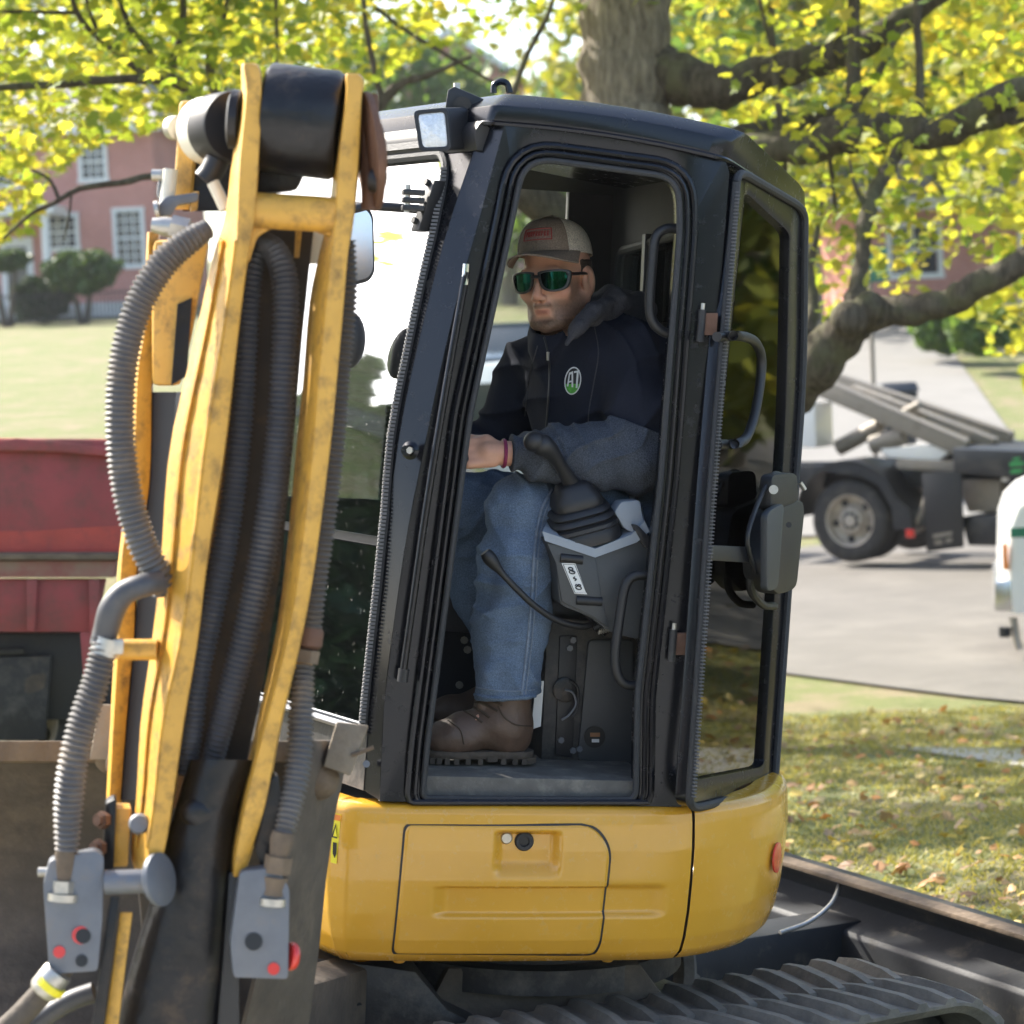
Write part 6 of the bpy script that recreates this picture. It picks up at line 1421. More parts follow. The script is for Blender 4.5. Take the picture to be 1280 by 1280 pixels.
def vis(px, py):                                   # where foliage of the near maple shows in this view
    if not (-20 < px < 1300 and -20 < py < 1300): return 1.0
    if py > 520: return 0
    if px < 235:
        e = np.interp(px, [0,45,62,100,150,200,235], [305,290,232,192,176,158,150])
        return 1.0 if py < e else 0
    if px < 470: return 1.0 if py < np.interp(px, [235,300,470], [140,120,110]) else 0
    if px < 720: return .28 if py < np.interp(px, [470,560,720], [100,55,30]) else .0
    if px < 850: return .12 if py < 100 else 0
    e = np.interp(px, [850,930,1005,1040,1100,1160,1220,1285], [150,170,430,420,400,330,330,300])
    if py < e: return .5 if py < 300 else .36
    if px > 1235 and py < 470: return .5
    return 0
cl = []
# clumps along the limbs, then through the whole crown
for P in TW:
    for p in P[::2]:
        if p[3] < 13:
            for _ in range(1 if p[2] < 14.5 else 2):
                w = pd(p[0], p[1], p[2])+V3(tuple(RNG.normal(0, .30, 3))); cl.append(tuple(w))
for _ in range(620):
    q = RNG.normal(0, 1, 3); q /= np.linalg.norm(q); q *= RNG.uniform(.15, 1)**.4
    c = (MT0.x-.6+q[0]*8.6, MT0.y+.2+q[1]*5.6, 6.4+q[2]*6.2)
    if c[2] > 2.0: cl.append(c)
for _ in range(1500):                              # denser sprays low in front, where the boughs hang into view
    px, py = RNG.uniform(-60, 1340), RNG.uniform(-60, 440); d = RNG.uniform(14.9, 21); cl.append(tuple(pd(px, py, d)))
for _ in range(55):                               # unseen boughs added to keep the sun off cab and blade
    cl.append((RNG.uniform(-8.5, -4), RNG.uniform(9.6, 14), RNG.uniform(5.2, 9.0)))
for pts in ([(782,-150,15,26),(400,-700,13.4,18),(-300,-1150,11.8,10),(-900,-1500,10.6,4)], [(785,-420,15,20),(100,-1000,13.6,13),(-700,-1300,12.6,5)]): limb(pts, 'limb', MT, None, 24, 9)  # unseen limbs added to carry the shading boughs
LP = []
for c in cl:
    u, v_ = proj(c); inf = -60 < u < 1340 and -60 < v_ < 1340
    k = vis(u, v_)
    if RNG.random() > k: continue
    n = RNG.integers(9, 20) if inf else RNG.integers(5, 10)
    pts = np.array(c)+RNG.normal(0, 1, (n, 3))*np.array((.30,.30,.16))
    LP.append(pts)
LP = np.concatenate(LP)
keep = []
for i, p in enumerate(LP):
    u, v_ = proj(p)
    if -20 < u < 1300 and -20 < v_ < 1300:
        if vis(u, v_) <= 0: continue
    keep.append(i)
LP = LP[keep]
uv = np.array([proj(p) for p in LP]); inview = (uv[:,0] > -20)&(uv[:,0] < 1300)&(uv[:,1] > -20)&(uv[:,1] < 520)
size = np.where(inview, RNG.uniform(.055,.105,len(LP)), RNG.uniform(.13,.21,len(LP)))
nz = np.array([math.sin(p[0]*1.3+.7)*math.sin(p[1]*1.1)*math.sin(p[2]*1.7+1) for p in LP])
tint = np.clip(.50+.28*nz+RNG.normal(0,.17,len(LP)), 0, 1)
dd = np.array([(V3(tuple(p))-CAMP).length for p in LP]); app = np.where(inview & (uv[:,1] > 4), size/dd, 0)
sing = np.argsort(-app)[:260]; rest = np.setdiff1d(np.arange(len(LP)), sing)
leaf_mesh('foliage', LP[rest]-np.array(MT0), size[rest], M_['leaf'], MT, tint[rest])
lmesh = []
for k in range(10):
    me = bpy.data.meshes.new('leaf'); me.from_pydata([tuple(q) for q in LO], [], [tuple(range(len(LO)))]); a = me.attributes.new('tint', 'FLOAT', 'POINT'); a.data.foreach_set('value', np.full(len(LO), .25+.07*k, np.float32)); me.materials.append(M_['leaf']); lmesh.append(me)
b_, t_2, n_ = leaf_frames(len(sing))
for i, k in enumerate(sing):
    o = put('leaf', lmesh[int(np.clip((tint[k]-.25)/.07, 0, 9))], MT); s_ = size[k]; p = LP[k]-np.array(MT0)
    o.matrix_basis = Matrix(((b_[i][0]*s_, t_2[i][0]*s_, n_[i][0]*s_, p[0]), (b_[i][1]*s_, t_2[i][1]*s_, n_[i][1]*s_, p[1]), (b_[i][2]*s_, t_2[i][2]*s_, n_[i][2]*s_, p[2]), (0,0,0,1)))
# far trees ---------------------------------------------------------
QS = np.array([(-.5,-.35,0),(.15,-.5,.08),(.5,-.1,0),(.35,.4,-.06),(-.1,.55,0),(-.5,.25,.08)])
def far_tree(label, x, y, h, r, cols, n=2600, ls=.34, name='broadleaf_tree', low=.25, trans=.5, group='trees behind the houses'):
    b0_ = on(x, y); t = thing(name, label, 'tree', b0_, group)
    MB().tube([V3((0,0,-.2)), V3((.05,0,h*.3)), V3((-.1,.1,h*.6)), V3((0,0,h*.9))], [r*.075+.08, r*.06+.06, .1, .03], 9).build('trunk', M_['trunk'], t)
    for k in range(5):
        a = k*1.3+x; MB().tube([V3((0,0,h*(.28+.07*k))), V3((math.cos(a)*r*.5, math.sin(a)*r*.5, h*(.45+.07*k)))], [.09,.03], 6).build('limb', M_['limb'], t)
    K = 46; q = RNG.normal(0, 1, (K, 3)); q /= np.linalg.norm(q, axis=1)[:,None]; q *= (RNG.uniform(.2, 1, K)**.45)[:,None]
    C = q*np.array((r, r, h*(1-low)/2))*np.array((.86,.86,.9))+np.array((0,0,h*(low+(1-low)/2)))
    pick = RNG.integers(0, K, n); P = C[pick]+RNG.normal(0, 1, (n, 3))*np.array((.17,.17,.11))*r
    ct = RNG.uniform(-.22, .22, K)
    leaf_mesh('crown', P, RNG.uniform(.7,1.3,n)*ls, cols if not isinstance(cols, list) else leafy(name+'_leaf', cols, trans), t, np.clip(.5+ct[pick]+RNG.normal(0,.15,n), 0, 1), QS, .5); return t
G1 = leafy('far_green_leaf', [(.05,.11,.03),(.10,.18,.05),(.17,.26,.07)], .5); G2 = leafy('far_yellow_leaf', [(.13,.19,.03),(.26,.28,.04),(.38,.33,.05)], .5); G3 = leafy('dark_evergreen_leaf', [(.015,.035,.014),(.03,.06,.022),(.05,.09,.03)], .2)
def wpx(px, d): p = pd(px, 440, d); return p.x, p.y
for px, d, h, r, c, lb in ((250,84,13,5,G1,'tall green tree just right of the left brick house'),(430,105,14,6,G2,'yellowing tree far beyond the arm top'),(520,88,9.5,4,G1,'green tree beside the far brick gable'),(690,112,11,5,G1,'thin far green tree left of the maple trunk'),(900,70,14,6,G2,'yellow tree just right of the maple trunk'),(1010,60,12,5,G1,'green tree behind the long limbs'),(1120,66,13,6,G2,'yellow tree over the top of the hill street'),(1230,78,14,6,G1,'far green tree behind the low brick house'),(1330,58,11,5,G2,'yellow tree at the far right edge'),(80,92,15,7,G2,'tall yellowing tree behind the left brick house'),(-120,90,14,7,G1,'green tree off to the left of the brick house')):
    x, y = wpx(px, d); far_tree(lb, x, y, h, r, c)
x, y = wpx(640, 72); far_tree('round green tree seen through the cab left of the man', x, y, 6, 2.6, G1, 2200, .2, low=.12)
for k, (x, y, h) in enumerate(((-17,-24,6),(-8,-28,7.5),(2,-25,6.5),(11,-29,7.5),(20,-24,6),(-25,-18,6))): far_tree(('leftmost unseen tree added behind the camera for reflections','second unseen tree from the left, added behind the camera for reflections','unseen green tree added straight behind the camera for reflections','tallest unseen tree added behind the camera for reflections','rightmost unseen tree added behind the camera for reflections','unseen tree added far left behind the camera for reflections')[k], x, y, h, 4.6, G1, 1500, .5, low=.06, group='unseen trees added for reflections')  # trees out of view, added to darken what the black cab mirrors
x, y = wpx(1500, 26); far_tree('green roadside tree to the right', x, y, 9, 3.6, G2, 2600, .25)
far_tree('bushy tree right of the road beyond the frame', 12.5, 19, 8, 3.4, G2, 2400, .24, low=.08); far_tree('wide green tree beyond the right edge', 17, 25, 10, 4.2, G1, 2600, .28, low=.08)
x, y = wpx(1900, 24); far_tree('tall roadside tree further right', x, y, 10, 4, G1, 2600, .25)
def shrub(name, label, cat, px, py, d, rx, rz, mat, stem=.5, n=2200, ls=.16):
    p = pd(px, py, d); b0_ = on(p.x, p.y); t = thing(name, label, cat, b0_)
    hz_ = max(p.z-b0_.z, rz*.8)
    if stem: 
        for a in (-.25, .2): MB().tube([V3((a*.3,0,0)), V3((a,0,hz_*.6)), V3((a*1.6,0,hz_))], [.09,.07,.03], 7).build('stem', M_['limb'], t)
    q = RNG.normal(0, 1, (n, 3)); q /= np.linalg.norm(q, axis=1)[:,None]; q *= (RNG.uniform(.5, 1, n)**.3)[:,None]
    lump = 1+.12*np.sin(q[:,0]*7+1)*np.sin(q[:,2]*6)
    P = q*np.array((rx, rx*.8, rz))*lump[:,None]+np.array((0,0,hz_))
    leaf_mesh('foliage', P, RNG.uniform(.7,1.3,n)*ls, mat, t, np.clip(RNG.normal(.5,.22,n),0,1), QS, .3); return t
GS = leafy('clipped_shrub_leaf', [(.025,.06,.02),(.06,.11,.03),(.11,.16,.05)], .25)
shrub('topiary_shrub', 'mushroom shaped clipped shrub before the left brick house', 'shrub', 102, 340, 66, 1.05, .58, GS)
shrub('dark_hedge', 'low dark hedge left of the mushroom shaped shrub', 'hedge', 52, 374, 67, .85, .62, G3, 0)
shrub('small_tree', 'small flat topped tree by the porch at the left edge', 'tree', 6, 326, 66, .65, .26, GS)
for k, (px, dd_) in enumerate(((1180,52),(1225,50))): shrub('street_bush', ('rounded bush on the verge near the low house', 'greener bush closest to the low brick house')[k], 'shrub', px, 412, dd_, .7, .5, G1, 0, 1200)
# conifers to the left of the view, the ones the windscreen mirrors
def conifer(x, y, h, lb):
    b0_ = on(x, y); t = thing('conifer', lb, 'tree', b0_, 'conifers left of the machine'); MB().tube([V3((0,0,0)), V3((0,0,h))], [.22,.02], 9).build('trunk', M_['limb'], t)
    n = 8000; z = RNG.uniform(.10, 1, n); tier = np.floor(z*17)/17; rad = (1-tier)*h*.27*RNG.uniform(.1, 1, n)**.6; a = RNG.uniform(0, 6.28, n)
    P = np.stack([np.cos(a)*rad, np.sin(a)*rad, tier*h-rad*.32+RNG.normal(0,.1,n)], 1)
    leaf_mesh('needles', P, RNG.uniform(.14,.32,n), G3, t, RNG.uniform(0,1,n), QS, .6)
for k, (az, dist, h) in enumerate(((-53,16,5.6),(-56.5,14.5,4.9),(-59.5,16.5,5.9),(-61.5,14.2,4.6),(-64,16,5.5),(-67,14.5,5.0),(-71,17,6.0))):
    conifer(-.35+dist*math.sin(R(az)), 5.5+dist*math.cos(R(az)), h, ('farthest dark conifer left of the lawn edge','short conifer second from the lawn edge','tall conifer third from the lawn edge','shortest dark conifer mid row','fifth conifer of the row by the red trailer','small conifer next to last in the row','tallest conifer at the near end of the row')[k])
# fallen leaves and grass blades
n = 6000; xs_ = RNG.uniform(-1, 9, n); ys = RNG.uniform(6.5, 17, n); ok = (ys-6.5)/10.5 < RNG.uniform(0,1.2,n); xs_, ys = xs_[ok], ys[ok]
# keep them off the roadway except a few
e_ = np.array([(V3((a, b, 0))-V3((e1_.x, e1_.y, 0))).dot(rn) for a, b in zip(xs_, ys)]); ok = (e_ < -.02)|(RNG.random(len(e_)) < .05); xs_, ys = xs_[ok], ys[ok]
P = np.stack([xs_, ys, H(xs_, ys)+.03], 1)
leaf_mesh('fallen_leaves', P, RNG.uniform(.028,.07,len(P)), leafy('fallen_leaf', [(.20,.11,.06),(.38,.27,.17),(.40,.17,.05),(.46,.38,.20),(.50,.36,.04)], .2), None, RNG.uniform(0,1,len(P)), LO, 1.4)
n = 120000; xs_ = RNG.uniform(-.5, 7, n); ys = 7+RNG.uniform(0, 1, n)**1.3*10; e_ = (xs_-e1_.x)*rn.x+(ys-e1_.y)*rn.y
cl_n = np.sin(xs_*2.1+ys*.7)*np.sin(ys*1.9-xs_*.8)+.5*np.sin(xs_*5.3)*np.sin(ys*4.7); ok = (e_ < -.05)&(cl_n > RNG.normal(-.65,.5,n)); xs_, ys = xs_[ok], ys[ok]; n = len(xs_)
hh = RNG.uniform(.012,.036,n); a = RNG.uniform(0,6.28,n); z0 = H(xs_, ys); wd = .006
b1 = np.stack([xs_-np.cos(a)*wd, ys-np.sin(a)*wd, z0], 1); b2 = np.stack([xs_+np.cos(a)*wd, ys+np.sin(a)*wd, z0], 1); tp_ = np.stack([xs_+RNG.normal(0,.025,n), ys+RNG.normal(0,.025,n), z0+hh], 1)
GB = kind(fast_mesh('grass_blades', np.stack([b1,b2,tp_],1).reshape(-1,3), np.arange(n*3).reshape(n,3), leafy('grass_blade', [(.21,.22,.07),(.36,.34,.11),(.50,.43,.19)], .4), None, False, np.repeat(RNG.uniform(0,1,n),3)), 'stuff')
# ================================================================== VEHICLES AND STREET OBJECTS
M_['tyre'] = pbr('tyre_rubber', (.03,.03,.031), .8, var=.25, scale=10, dirt=(.16,.145,.12), damt=.3, dscale=4, bump=.1, bscale=60)
M_['rim'] = pbr('dusty_rim', (.42,.38,.33), .55, .3, var=.15, dirt=(.16,.12,.09), damt=.35, dscale=5)
M_['tblack'] = pbr('truck_black_paint', (.016,.018,.022), .4, var=.2, scale=4, dirt=(.10,.09,.075), damt=.25, dscale=3)
M_['tan'] = pbr('dusty_grey_steel', (.25,.225,.19), .6, .3, var=.2, scale=4, dirt=(.10,.075,.055), damt=.3, dscale=4)
M_['vwhite'] = pbr('white_vehicle_paint', (.76,.77,.78), .25, var=.03, coat=.5)
M_['bluegrey'] = pbr('blue_grey_paint', (.045,.07,.09), .25, .4, var=.05, coat=.6)
M_['maroon'] = pbr('faded_red_paint', (.30,.048,.05), .5, var=.18, scale=3, dirt=(.13,.065,.05), damt=.5, dscale=5, bump=.12, bscale=30)
M_['brightred'] = pbr('bright_red_paint', (.42,.05,.035), .4, var=.2, scale=5, dirt=(.16,.045,.04), damt=.35, dscale=8)
class Frame:
    def __init__(s, o, ang): s.o = V3(o); s.x = V3((math.cos(ang), math.sin(ang), 0)); s.y = V3((-math.sin(ang), math.cos(ang), 0)); s.ang = ang
    def w2l(s, p): q = V3(p)-s.o; return V3((q.dot(s.x), q.dot(s.y), q.z))
    def pl(s, px, py, y=0.0):                     # sight line onto the plane at local depth y -> local point
        d = ray(px, py); t = (s.o+s.y*y-CAMP).dot(s.y)/d.dot(s.y); return s.w2l(CAMP+d*t)
def wheel(parent, c, r, w, ax, rimmat, dual=False, name='wheel', rimr=.62):
    ax = V3(ax).normalized(); c = V3(c)
    ty = MB().lathe([(r*rimr,0),(r*.80,-.012),(r*.93,.0),(r*.985,w*.10),(r,w*.2),(r,w*.8),(r*.985,w*.9),(r*.9,w),(r*rimr,w)], c, ax, 48, False).build(name, M_['tyre'], parent, smooth=40)
    MB().lathe([(r*(rimr+.02),.008),(r*rimr,-.004),(r*(rimr-.04),.012),(r*(rimr-.08),.11),(r*.42,.13),(r*.34,.10),(r*.30,.03),(r*.16,.02),(r*.14,.0),(.001,-.004)], c, ax, 40, False).build('rim', rimmat, ty, smooth=35)
    a = ax.orthogonal().normalized(); b = ax.cross(a)
    for k in range(5):
        t = k*2*math.pi/5; p = c+ax*.117+(a*math.cos(t)+b*math.sin(t))*r*.46
        MB().lathe([(r*.085,0),(r*.085,-.012)], p, ax, 14).build('hand_hole', M_['plastic'], ty)
    for k in range(8):
        t = k*2*math.pi/8; p = c+ax*.03+(a*math.cos(t)+b*math.sin(t))*r*.235; MB().lathe([(.02,0),(.02,-.03)], p, ax, 6).build('wheel_nut', M_['steel'], ty)
    return ty
# ---- roll-off truck on the road
DT = 28.6; wp = pd(1062, 702, DT); fr = Frame(on(wp.x, wp.y), R(-33)); zg = fr.o.z
TRUCK = thing('hook_lift_truck', 'black roll-off truck with tilted dusty hoist rails parked on the road', 'truck', fr.o); TRUCK.rotation_euler = (0,0,fr.ang)
T_ = lambda px, py, y=0: fr.pl(px, py, y)
wc = T_(1062, 651); wc.y = 0
wheel(TRUCK, wc, .50, .28, (0,1,0), M_['rim']); wheel(TRUCK, wc+V3((0,.34,0)), .50, .28, (0,1,0), M_['rim'])
wheel(TRUCK, wc+V3((0,1.75,0)), .50, .28, (0,1,0), M_['rim']); wheel(TRUCK, wc+V3((-4.4,.1,0)), .50, .28, (0,1,0), M_['rim'])
MB().box(wc+V3((.0,1.0,0)), (.2,2.0,.2)).build('axle', M_['tblack'], TRUCK, bevel=.03)
fe = [wc+V3((math.cos(t)*.66, -.08, math.sin(t)*.66+.02)) for t in np.linspace(R(178), R(20), 22)]
fe += [wc+V3((.80,-.08,.10)), wc+V3((.82,-.08,-.10))]
MB().loft([[p, p+V3((0,.75,0)), p+V3((0,.75,.03))+(p-wc).normalized()*.02, p+V3((0,0,.03))+(p-wc).normalized()*.02] for p in fe]).build('fender', M_['tblack'], TRUCK, bevel=.006)
fside = MB().prism([p for p in fe[8:]]+[wc+V3((.60,-.08,-.10)), wc+V3((.58,-.08,.15)), wc+V3((.42,-.08,.42)), wc+V3((.2,-.08,.53))], (0,.03,0)).build('fender_side', M_['tblack'], TRUCK)
for p in (fe[0], fe[-1]): MB().box(p+V3((0,-.03,-.04)), (.10,.04,.10)).build('marker_light', M_['red'], TRUCK, bevel=.01)
r0_, r1_ = T_(990,556,.6), T_(1330,600,.6)
zr_ = wc.z+.62
MB().box((( -5.2+2.6)/2+wc.x-0, .55, zr_-.12), (8.4,.10,.28)).build('chassis_rail', M_['tblack'], TRUCK, bevel=.01); MB().box((wc.x-1.3, 1.45, zr_-.12), (8.4,.10,.28)).build('chassis_rail', M_['tblack'], TRUCK, bevel=.01)
for k in range(6): MB().box((wc.x-4.6+1.35*k, 1.0, zr_-.12), (.12,.8,.16)).build('cross_member', M_['tblack'], TRUCK)
def beam(name, a, b, y, th, w, mat): 
    p, q = T_(*a, y), T_(*b, y); d = (q-p).normalized(); n = V3((-d.z,0,d.x))
    return MB().prism([p+n*th/2, q+n*th/2, q-n*th/2, p-n*th/2], (0,w,0)).build(name, mat, TRUCK, bevel=.012)
for y in (.25, 1.35):
    h = beam('hoist_rail', (1012,480) if y < 1 else (1018,470), (1205,562) if y < 1 else (1262,552), y, .20, .12, M_['tan'])
    q = T_(*((1012,471) if y < 1 else (1018,462)), y); q2 = T_(*((1203,553) if y < 1 else (1260,543)), y)
    MB().prism([q, q2, q2+V3((0,0,.03)), q+V3((0,0,.03))], (0,.22,0)).build('rail_flange', M_['tan'], h)
beam('hoist_spine', (1060,488), (1240,556), .8, .14, .22, M_['tan'])
for t in (.3,.62,.9):
    p = T_(1012,480,.3).lerp(T_(1205,562,.3), t); MB().box(p+V3((0,.6,0)), (.12,1.2,.10)).build('hoist_cross', M_['tan'], TRUCK, bevel=.01)
MB().tube([T_(1048,560,.7), T_(1100,532,.7)], .10, 16).build('hoist_cylinder', M_['tan'], TRUCK); MB().tube([T_(1100,532,.7), T_(1150,505,.7)], .05, 12).build('cylinder_rod', M_['tan'], TRUCK)
MB().tube([T_(1090,556,.4), T_(1130,545,.4)], .11, 16).build('air_tank', M_['tan'], TRUCK)
MB().prism([T_(*p, .3) for p in [(1100,561),(1176,556),(1186,566),(1172,576),(1110,572)]], (0,1.1,0)).build('deck_plate', M_['wtrim'], TRUCK, bevel=.01)
MB().prism([T_(*p, .2) for p in [(1120,574),(1240,578),(1240,592),(1120,586)]], (0,1.2,0)).build('side_rail', M_['tan'], TRUCK, bevel=.01)
tb1 = MB().prism([T_(*p, -.05) for p in [(1190,560),(1330,566),(1330,606),(1192,590)]], (0,1.9,0)).build('tail_box', M_['tblack'], TRUCK, bevel=.015)
for pts in ([(1262,578),(1280,577),(1280,581),(1262,583)], [(1264,587),(1279,586),(1276,591),(1262,592)], [(1266,573),(1276,572),(1274,575),(1266,576)]):
    MB().add([T_(*p, -.058) for p in pts], [(0,1,2,3)]).build('green_lettering', pbr('green_paint', (.03,.30,.08), .5), tb1, fix=False)
mf = MB().prism([T_(*p, .0) for p in [(1152,592),(1202,588),(1204,684),(1158,690)]], (0,.03,0)).build('mud_flap', M_['plastic'], TRUCK, bevel=.004)
for (a, b_) in (((1166,668),(1190,664)), ((1168,676),(1178,675)), ((1182,674),(1190,672))): MB().prism([T_(a[0],a[1],-.006), T_(b_[0],b_[1],-.006), T_(b_[0],b_[1]+5,-.006), T_(a[0],a[1]+5,-.006)], (0,.004,0)).build('flap_mark', M_['tan'], mf)
MB().prism([T_(*p, .3) for p in [(1196,600),(1250,600),(1250,640),(1210,640)]], (0,.9,0)).build('rear_frame', M_['tan'], TRUCK, bevel=.01)
MB().prism([T_(*p, .1) for p in [(1200,646),(1330,640),(1330,684),(1210,682)]], (0,1.6,0)).build('rear_bumper', M_['tblack'], TRUCK, bevel=.02)
MB().prism([T_(*p, .05) for p in [(1180,634),(1194,634),(1194,642),(1180,642)]], (0,.03,0)).build('tail_lamp', M_['red'], TRUCK)
MB().prism([T_(*p, .05) for p in [(1252,592),(1260,592),(1260,602),(1252,602)]], (0,.03,0)).build('reverse_lamp', M_['wtrim'], TRUCK)
MB().tube([T_(1162,600,.05), T_(1152,640,.05), T_(1142,660,.05)], .03, 8).build('flap_bracket', M_['tan'], TRUCK)
# cab of the truck further up the road
cb = wc+V3((-5.0,.1,0)); cab_o = MB().prism([cb+V3(p) for p in ((1.0,0,-.0),(1.0,0,1.9),(.7,0,2.1),(-.5,0,2.05),(-.95,0,1.2),(-1.9,0,1.0),(-2.0,0,.0))], (0,2.0,0)).build('truck_cab', M_['vwhite'], TRUCK, bevel=.05)
MB().prism([cb+V3(p) for p in ((.55,-.012,1.15),(.5,-.012,1.8),(-.35,-.012,1.8),(-.72,-.012,1.2))], (0,.02,0)).build('cab_window', M_['pane'], cab_o)
MB().prism([T_(*p, .25) for p in [(985,505),(1018,503),(1020,560),(985,560)]], (0,.5,0)).build('tool_box', M_['vwhite'], TRUCK, bevel=.02)
# ---- white truck front at the right edge
DW = 19.5; wq = pd(1274, 800, DW); fw = Frame(on(wq.x, wq.y), R(-11)); VT = thing('white_pickup', 'nose of a white work truck with green side stripe at the right edge', 'truck', fw.o); VT.rotation_euler = (0,0,fw.ang)
W_p = lambda px, py, y=0: fw.pl(px, py, y)
s_ = lambda px, py: (lambda q: (q.x, q.z))(W_p(px+6, py))
prof_ = [s_(1246,764), s_(1242,735), s_(1243,690), s_(1244,655), s_(1252,632), s_(1268,616), s_(1290,606)]
x0, z0 = prof_[0]; xe = x0+5.0; zh = prof_[-1][1]; zb2 = s_(1262,764)[1]
body = prof_+[(x0+1.25,zh+.05),(x0+1.75,zh+.62),(x0+3.1,zh+.66),(x0+3.4,zh+.05),(xe,zh+.05),(xe,zb2),(x0+4.45,zb2),(x0+4.35,zb2+.30),(x0+4.0,zb2+.46),(x0+3.65,zb2+.30),(x0+3.55,zb2)]
wr = s_(1283,750); ar = .52
body += [(x0+1.03,zb2),(x0+.95,zb2+.30),(x0+.62,zb2+.48),(x0+.32,zb2+.32),(x0+.20,zb2)]
VB = MB().loft([[V3((p[0]+ (.10 if e and p[0] < x0+.3 else 0), y, p[1]-(.03 if e else 0))) for p in body] for y, e in ((0.0,1),(.10,0),(1.85,0),(1.95,1))]).build('body', M_['vwhite'], VT, bevel=.02, smooth=40)
for xw in (x0+.62, x0+4.0): wheel(VT, V3((xw,.06,.40)), .40, .25, (0,1,0), M_['rim']); wheel(VT, V3((xw,1.64,.40)), .40, .25, (0,1,0), M_['rim'])
a_, b_2 = s_(1257,660), s_(1257,672)
MB().prism([V3((a_[0],-.004,a_[1])), V3((xe-.1,-.004,a_[1]+.02)), V3((xe-.1,-.004,b_2[1]+.02)), V3((b_2[0],-.004,b_2[1]))], (0,.006,0)).build('green_stripe', pbr('green_stripe_paint', (.02,.17,.10), .4), VB)
MB().prism([W_p(*p, -.02) for p in [(1253,680),(1259,680),(1260,712),(1254,712)]], (0,.05,0)).build('marker_lamp', pbr('amber_lens', (.75,.22,.02), .3, coat=.5), VT, bevel=.004)
MB().prism([V3((x0-.06,.0,zb2+.0)), V3((x0+.10,.0,zb2+.0)), V3((x0+.10,.0,zb2+.26)), V3((x0-.05,.0,zb2+.24))], (0,1.9,0)).build('front_bumper', pbr('chrome_bumper', (.6,.6,.6), .25, .9), VT, bevel=.03)
MB().prism([V3((x0-.01,.15,zb2+.36)), V3((x0+.02,.15,zb2+.36)), V3((x0+.04,.15,zb2+.72)), V3((x0+.01,.15,zb2+.72))], (0,1.6,0)).build('grille', M_['tblack'], VT)
MB().prism([V3((x0+1.42,-.006,zh+.08)), V3((x0+1.85,-.006,zh+.56)), V3((x0+3.0,-.006,zh+.58)), V3((x0+3.25,-.006,zh+.08))], (0,.02,0)).build('side_window', M_['pane'], VB)
MB().cyl(W_p(1256,784,.2), W_p(1256,796,.2), .05).build('tow_hook', M_['tblack'], VT)
MB().tube([W_p(1266,772,.25), W_p(1270,800,.25), W_p(1274,812,.25)], .035, 8).build('suspension_arm', M_['steel'], VT)
# ---- pickup and marked trailer seen through the cab
dq = 42.0; pq = pd(622, 480, dq); fp_ = Frame(V3((pq.x, pq.y, float(H(pq.x, pq.y)))), R(-14)); PK = thing('parked_suv', 'blue grey parked SUV seen through the cab between the pillar and the man', 'car', fp_.o); PK.rotation_euler = (0,0,fp_.ang)
zz0 = pd(622,478,dq).z-fp_.o.z; 
zz0 = max(zz0-.75, .0)
if zz0 > .6: zz0 = zz0
PK.scale = (.78, .78, .78)
base_z = fp_.o.z
Q = lambda x, y, z: V3((x, y, z))
ring_ = lambda y, w, zb3, zt3: [Q(-w,y,zb3), Q(w,y,zb3), Q(w*1.0,y,(zb3+zt3)/2), Q(w*.94,y,zt3), Q(-w*.94,y,zt3), Q(-w,y,(zb3+zt3)/2)]
SB2 = MB().loft([ring_(-.08,.82,.42,.85), ring_(0,.92,.36,.98), ring_(.4,.95,.34,1.08), ring_(1.3,.95,.34,1.14), ring_(4.5,.95,.34,1.16), ring_(4.7,.88,.4,1.1)]).build('body', M_['bluegrey'], PK, bevel=.04)
MB().loft([ring_(1.25,.86,1.10,1.12), ring_(1.95,.74,1.12,1.74), ring_(3.9,.74,1.12,1.76), ring_(4.5,.86,1.10,1.14)]).build('greenhouse', M_['pane'], PK, bevel=.05)
MB().loft([ring_(1.9,.75,1.70,1.78), ring_(3.95,.75,1.70,1.80)]).build('roof', M_['bluegrey'], PK, bevel=.03)
for sx in (-1, 1):
    MB().box((sx*.68,-.07,.86), (.34,.12,.18)).build('headlight', M_['lens'], PK, bevel=.03)
    for y in (.85, 3.7): wheel(PK, V3((sx*.93, y, .36)), .36, .22, (-sx,0,0), M_['rim'])
MB().box((0,-.10,.84), (.9,.06,.16)).build('grille', M_['tblack'], PK, bevel=.02); MB().box((0,-.12,.50), (1.75,.16,.22)).build('bumper', M_['tblack'], PK, bevel=.04)
MB().box((0,-.215,.52), (.32,.02,.12)).build('number_plate', M_['vwhite'], PK)
dz = 37.0; pq = pd(612, 480, dz); o2 = on(pq.x, pq.y); BXT = thing('marked_trailer', 'white low trailer tail with yellow and red warning stripes, seen through the cab window', 'trailer', o2); BXT.rotation_euler = (0,0,R(-10))
z1, z2 = pd(612,505,dz).z-o2.z, pd(612,462,dz).z-o2.z
MB().box((0,.4,(z1+z2)/2), (.9,.8,z2-z1)).build('trailer_box', M_['vwhite'], BXT, bevel=.02)
for k, (x, mt) in enumerate(((-.12,'warn'),(.02,'brightred'),(.13,'warn'))): MB().prism([(x-.05,-.012,z1+.12),(x+.05,-.012,z1+.12),(x+.12,-.012,z2-.04),(x+.02,-.012,z2-.04)], (0,.01,0)).build('warning_stripe', M_[mt], BXT)
for sx in (-.5,.5): wheel(BXT, V3((sx-.06,.25,.28)), .28, .14, (1,0,0), M_['rim'])
MB().box((0,.4,z1*.55), (.12,.7,z1*.9)).build('trailer_frame', M_['tblack'], BXT)
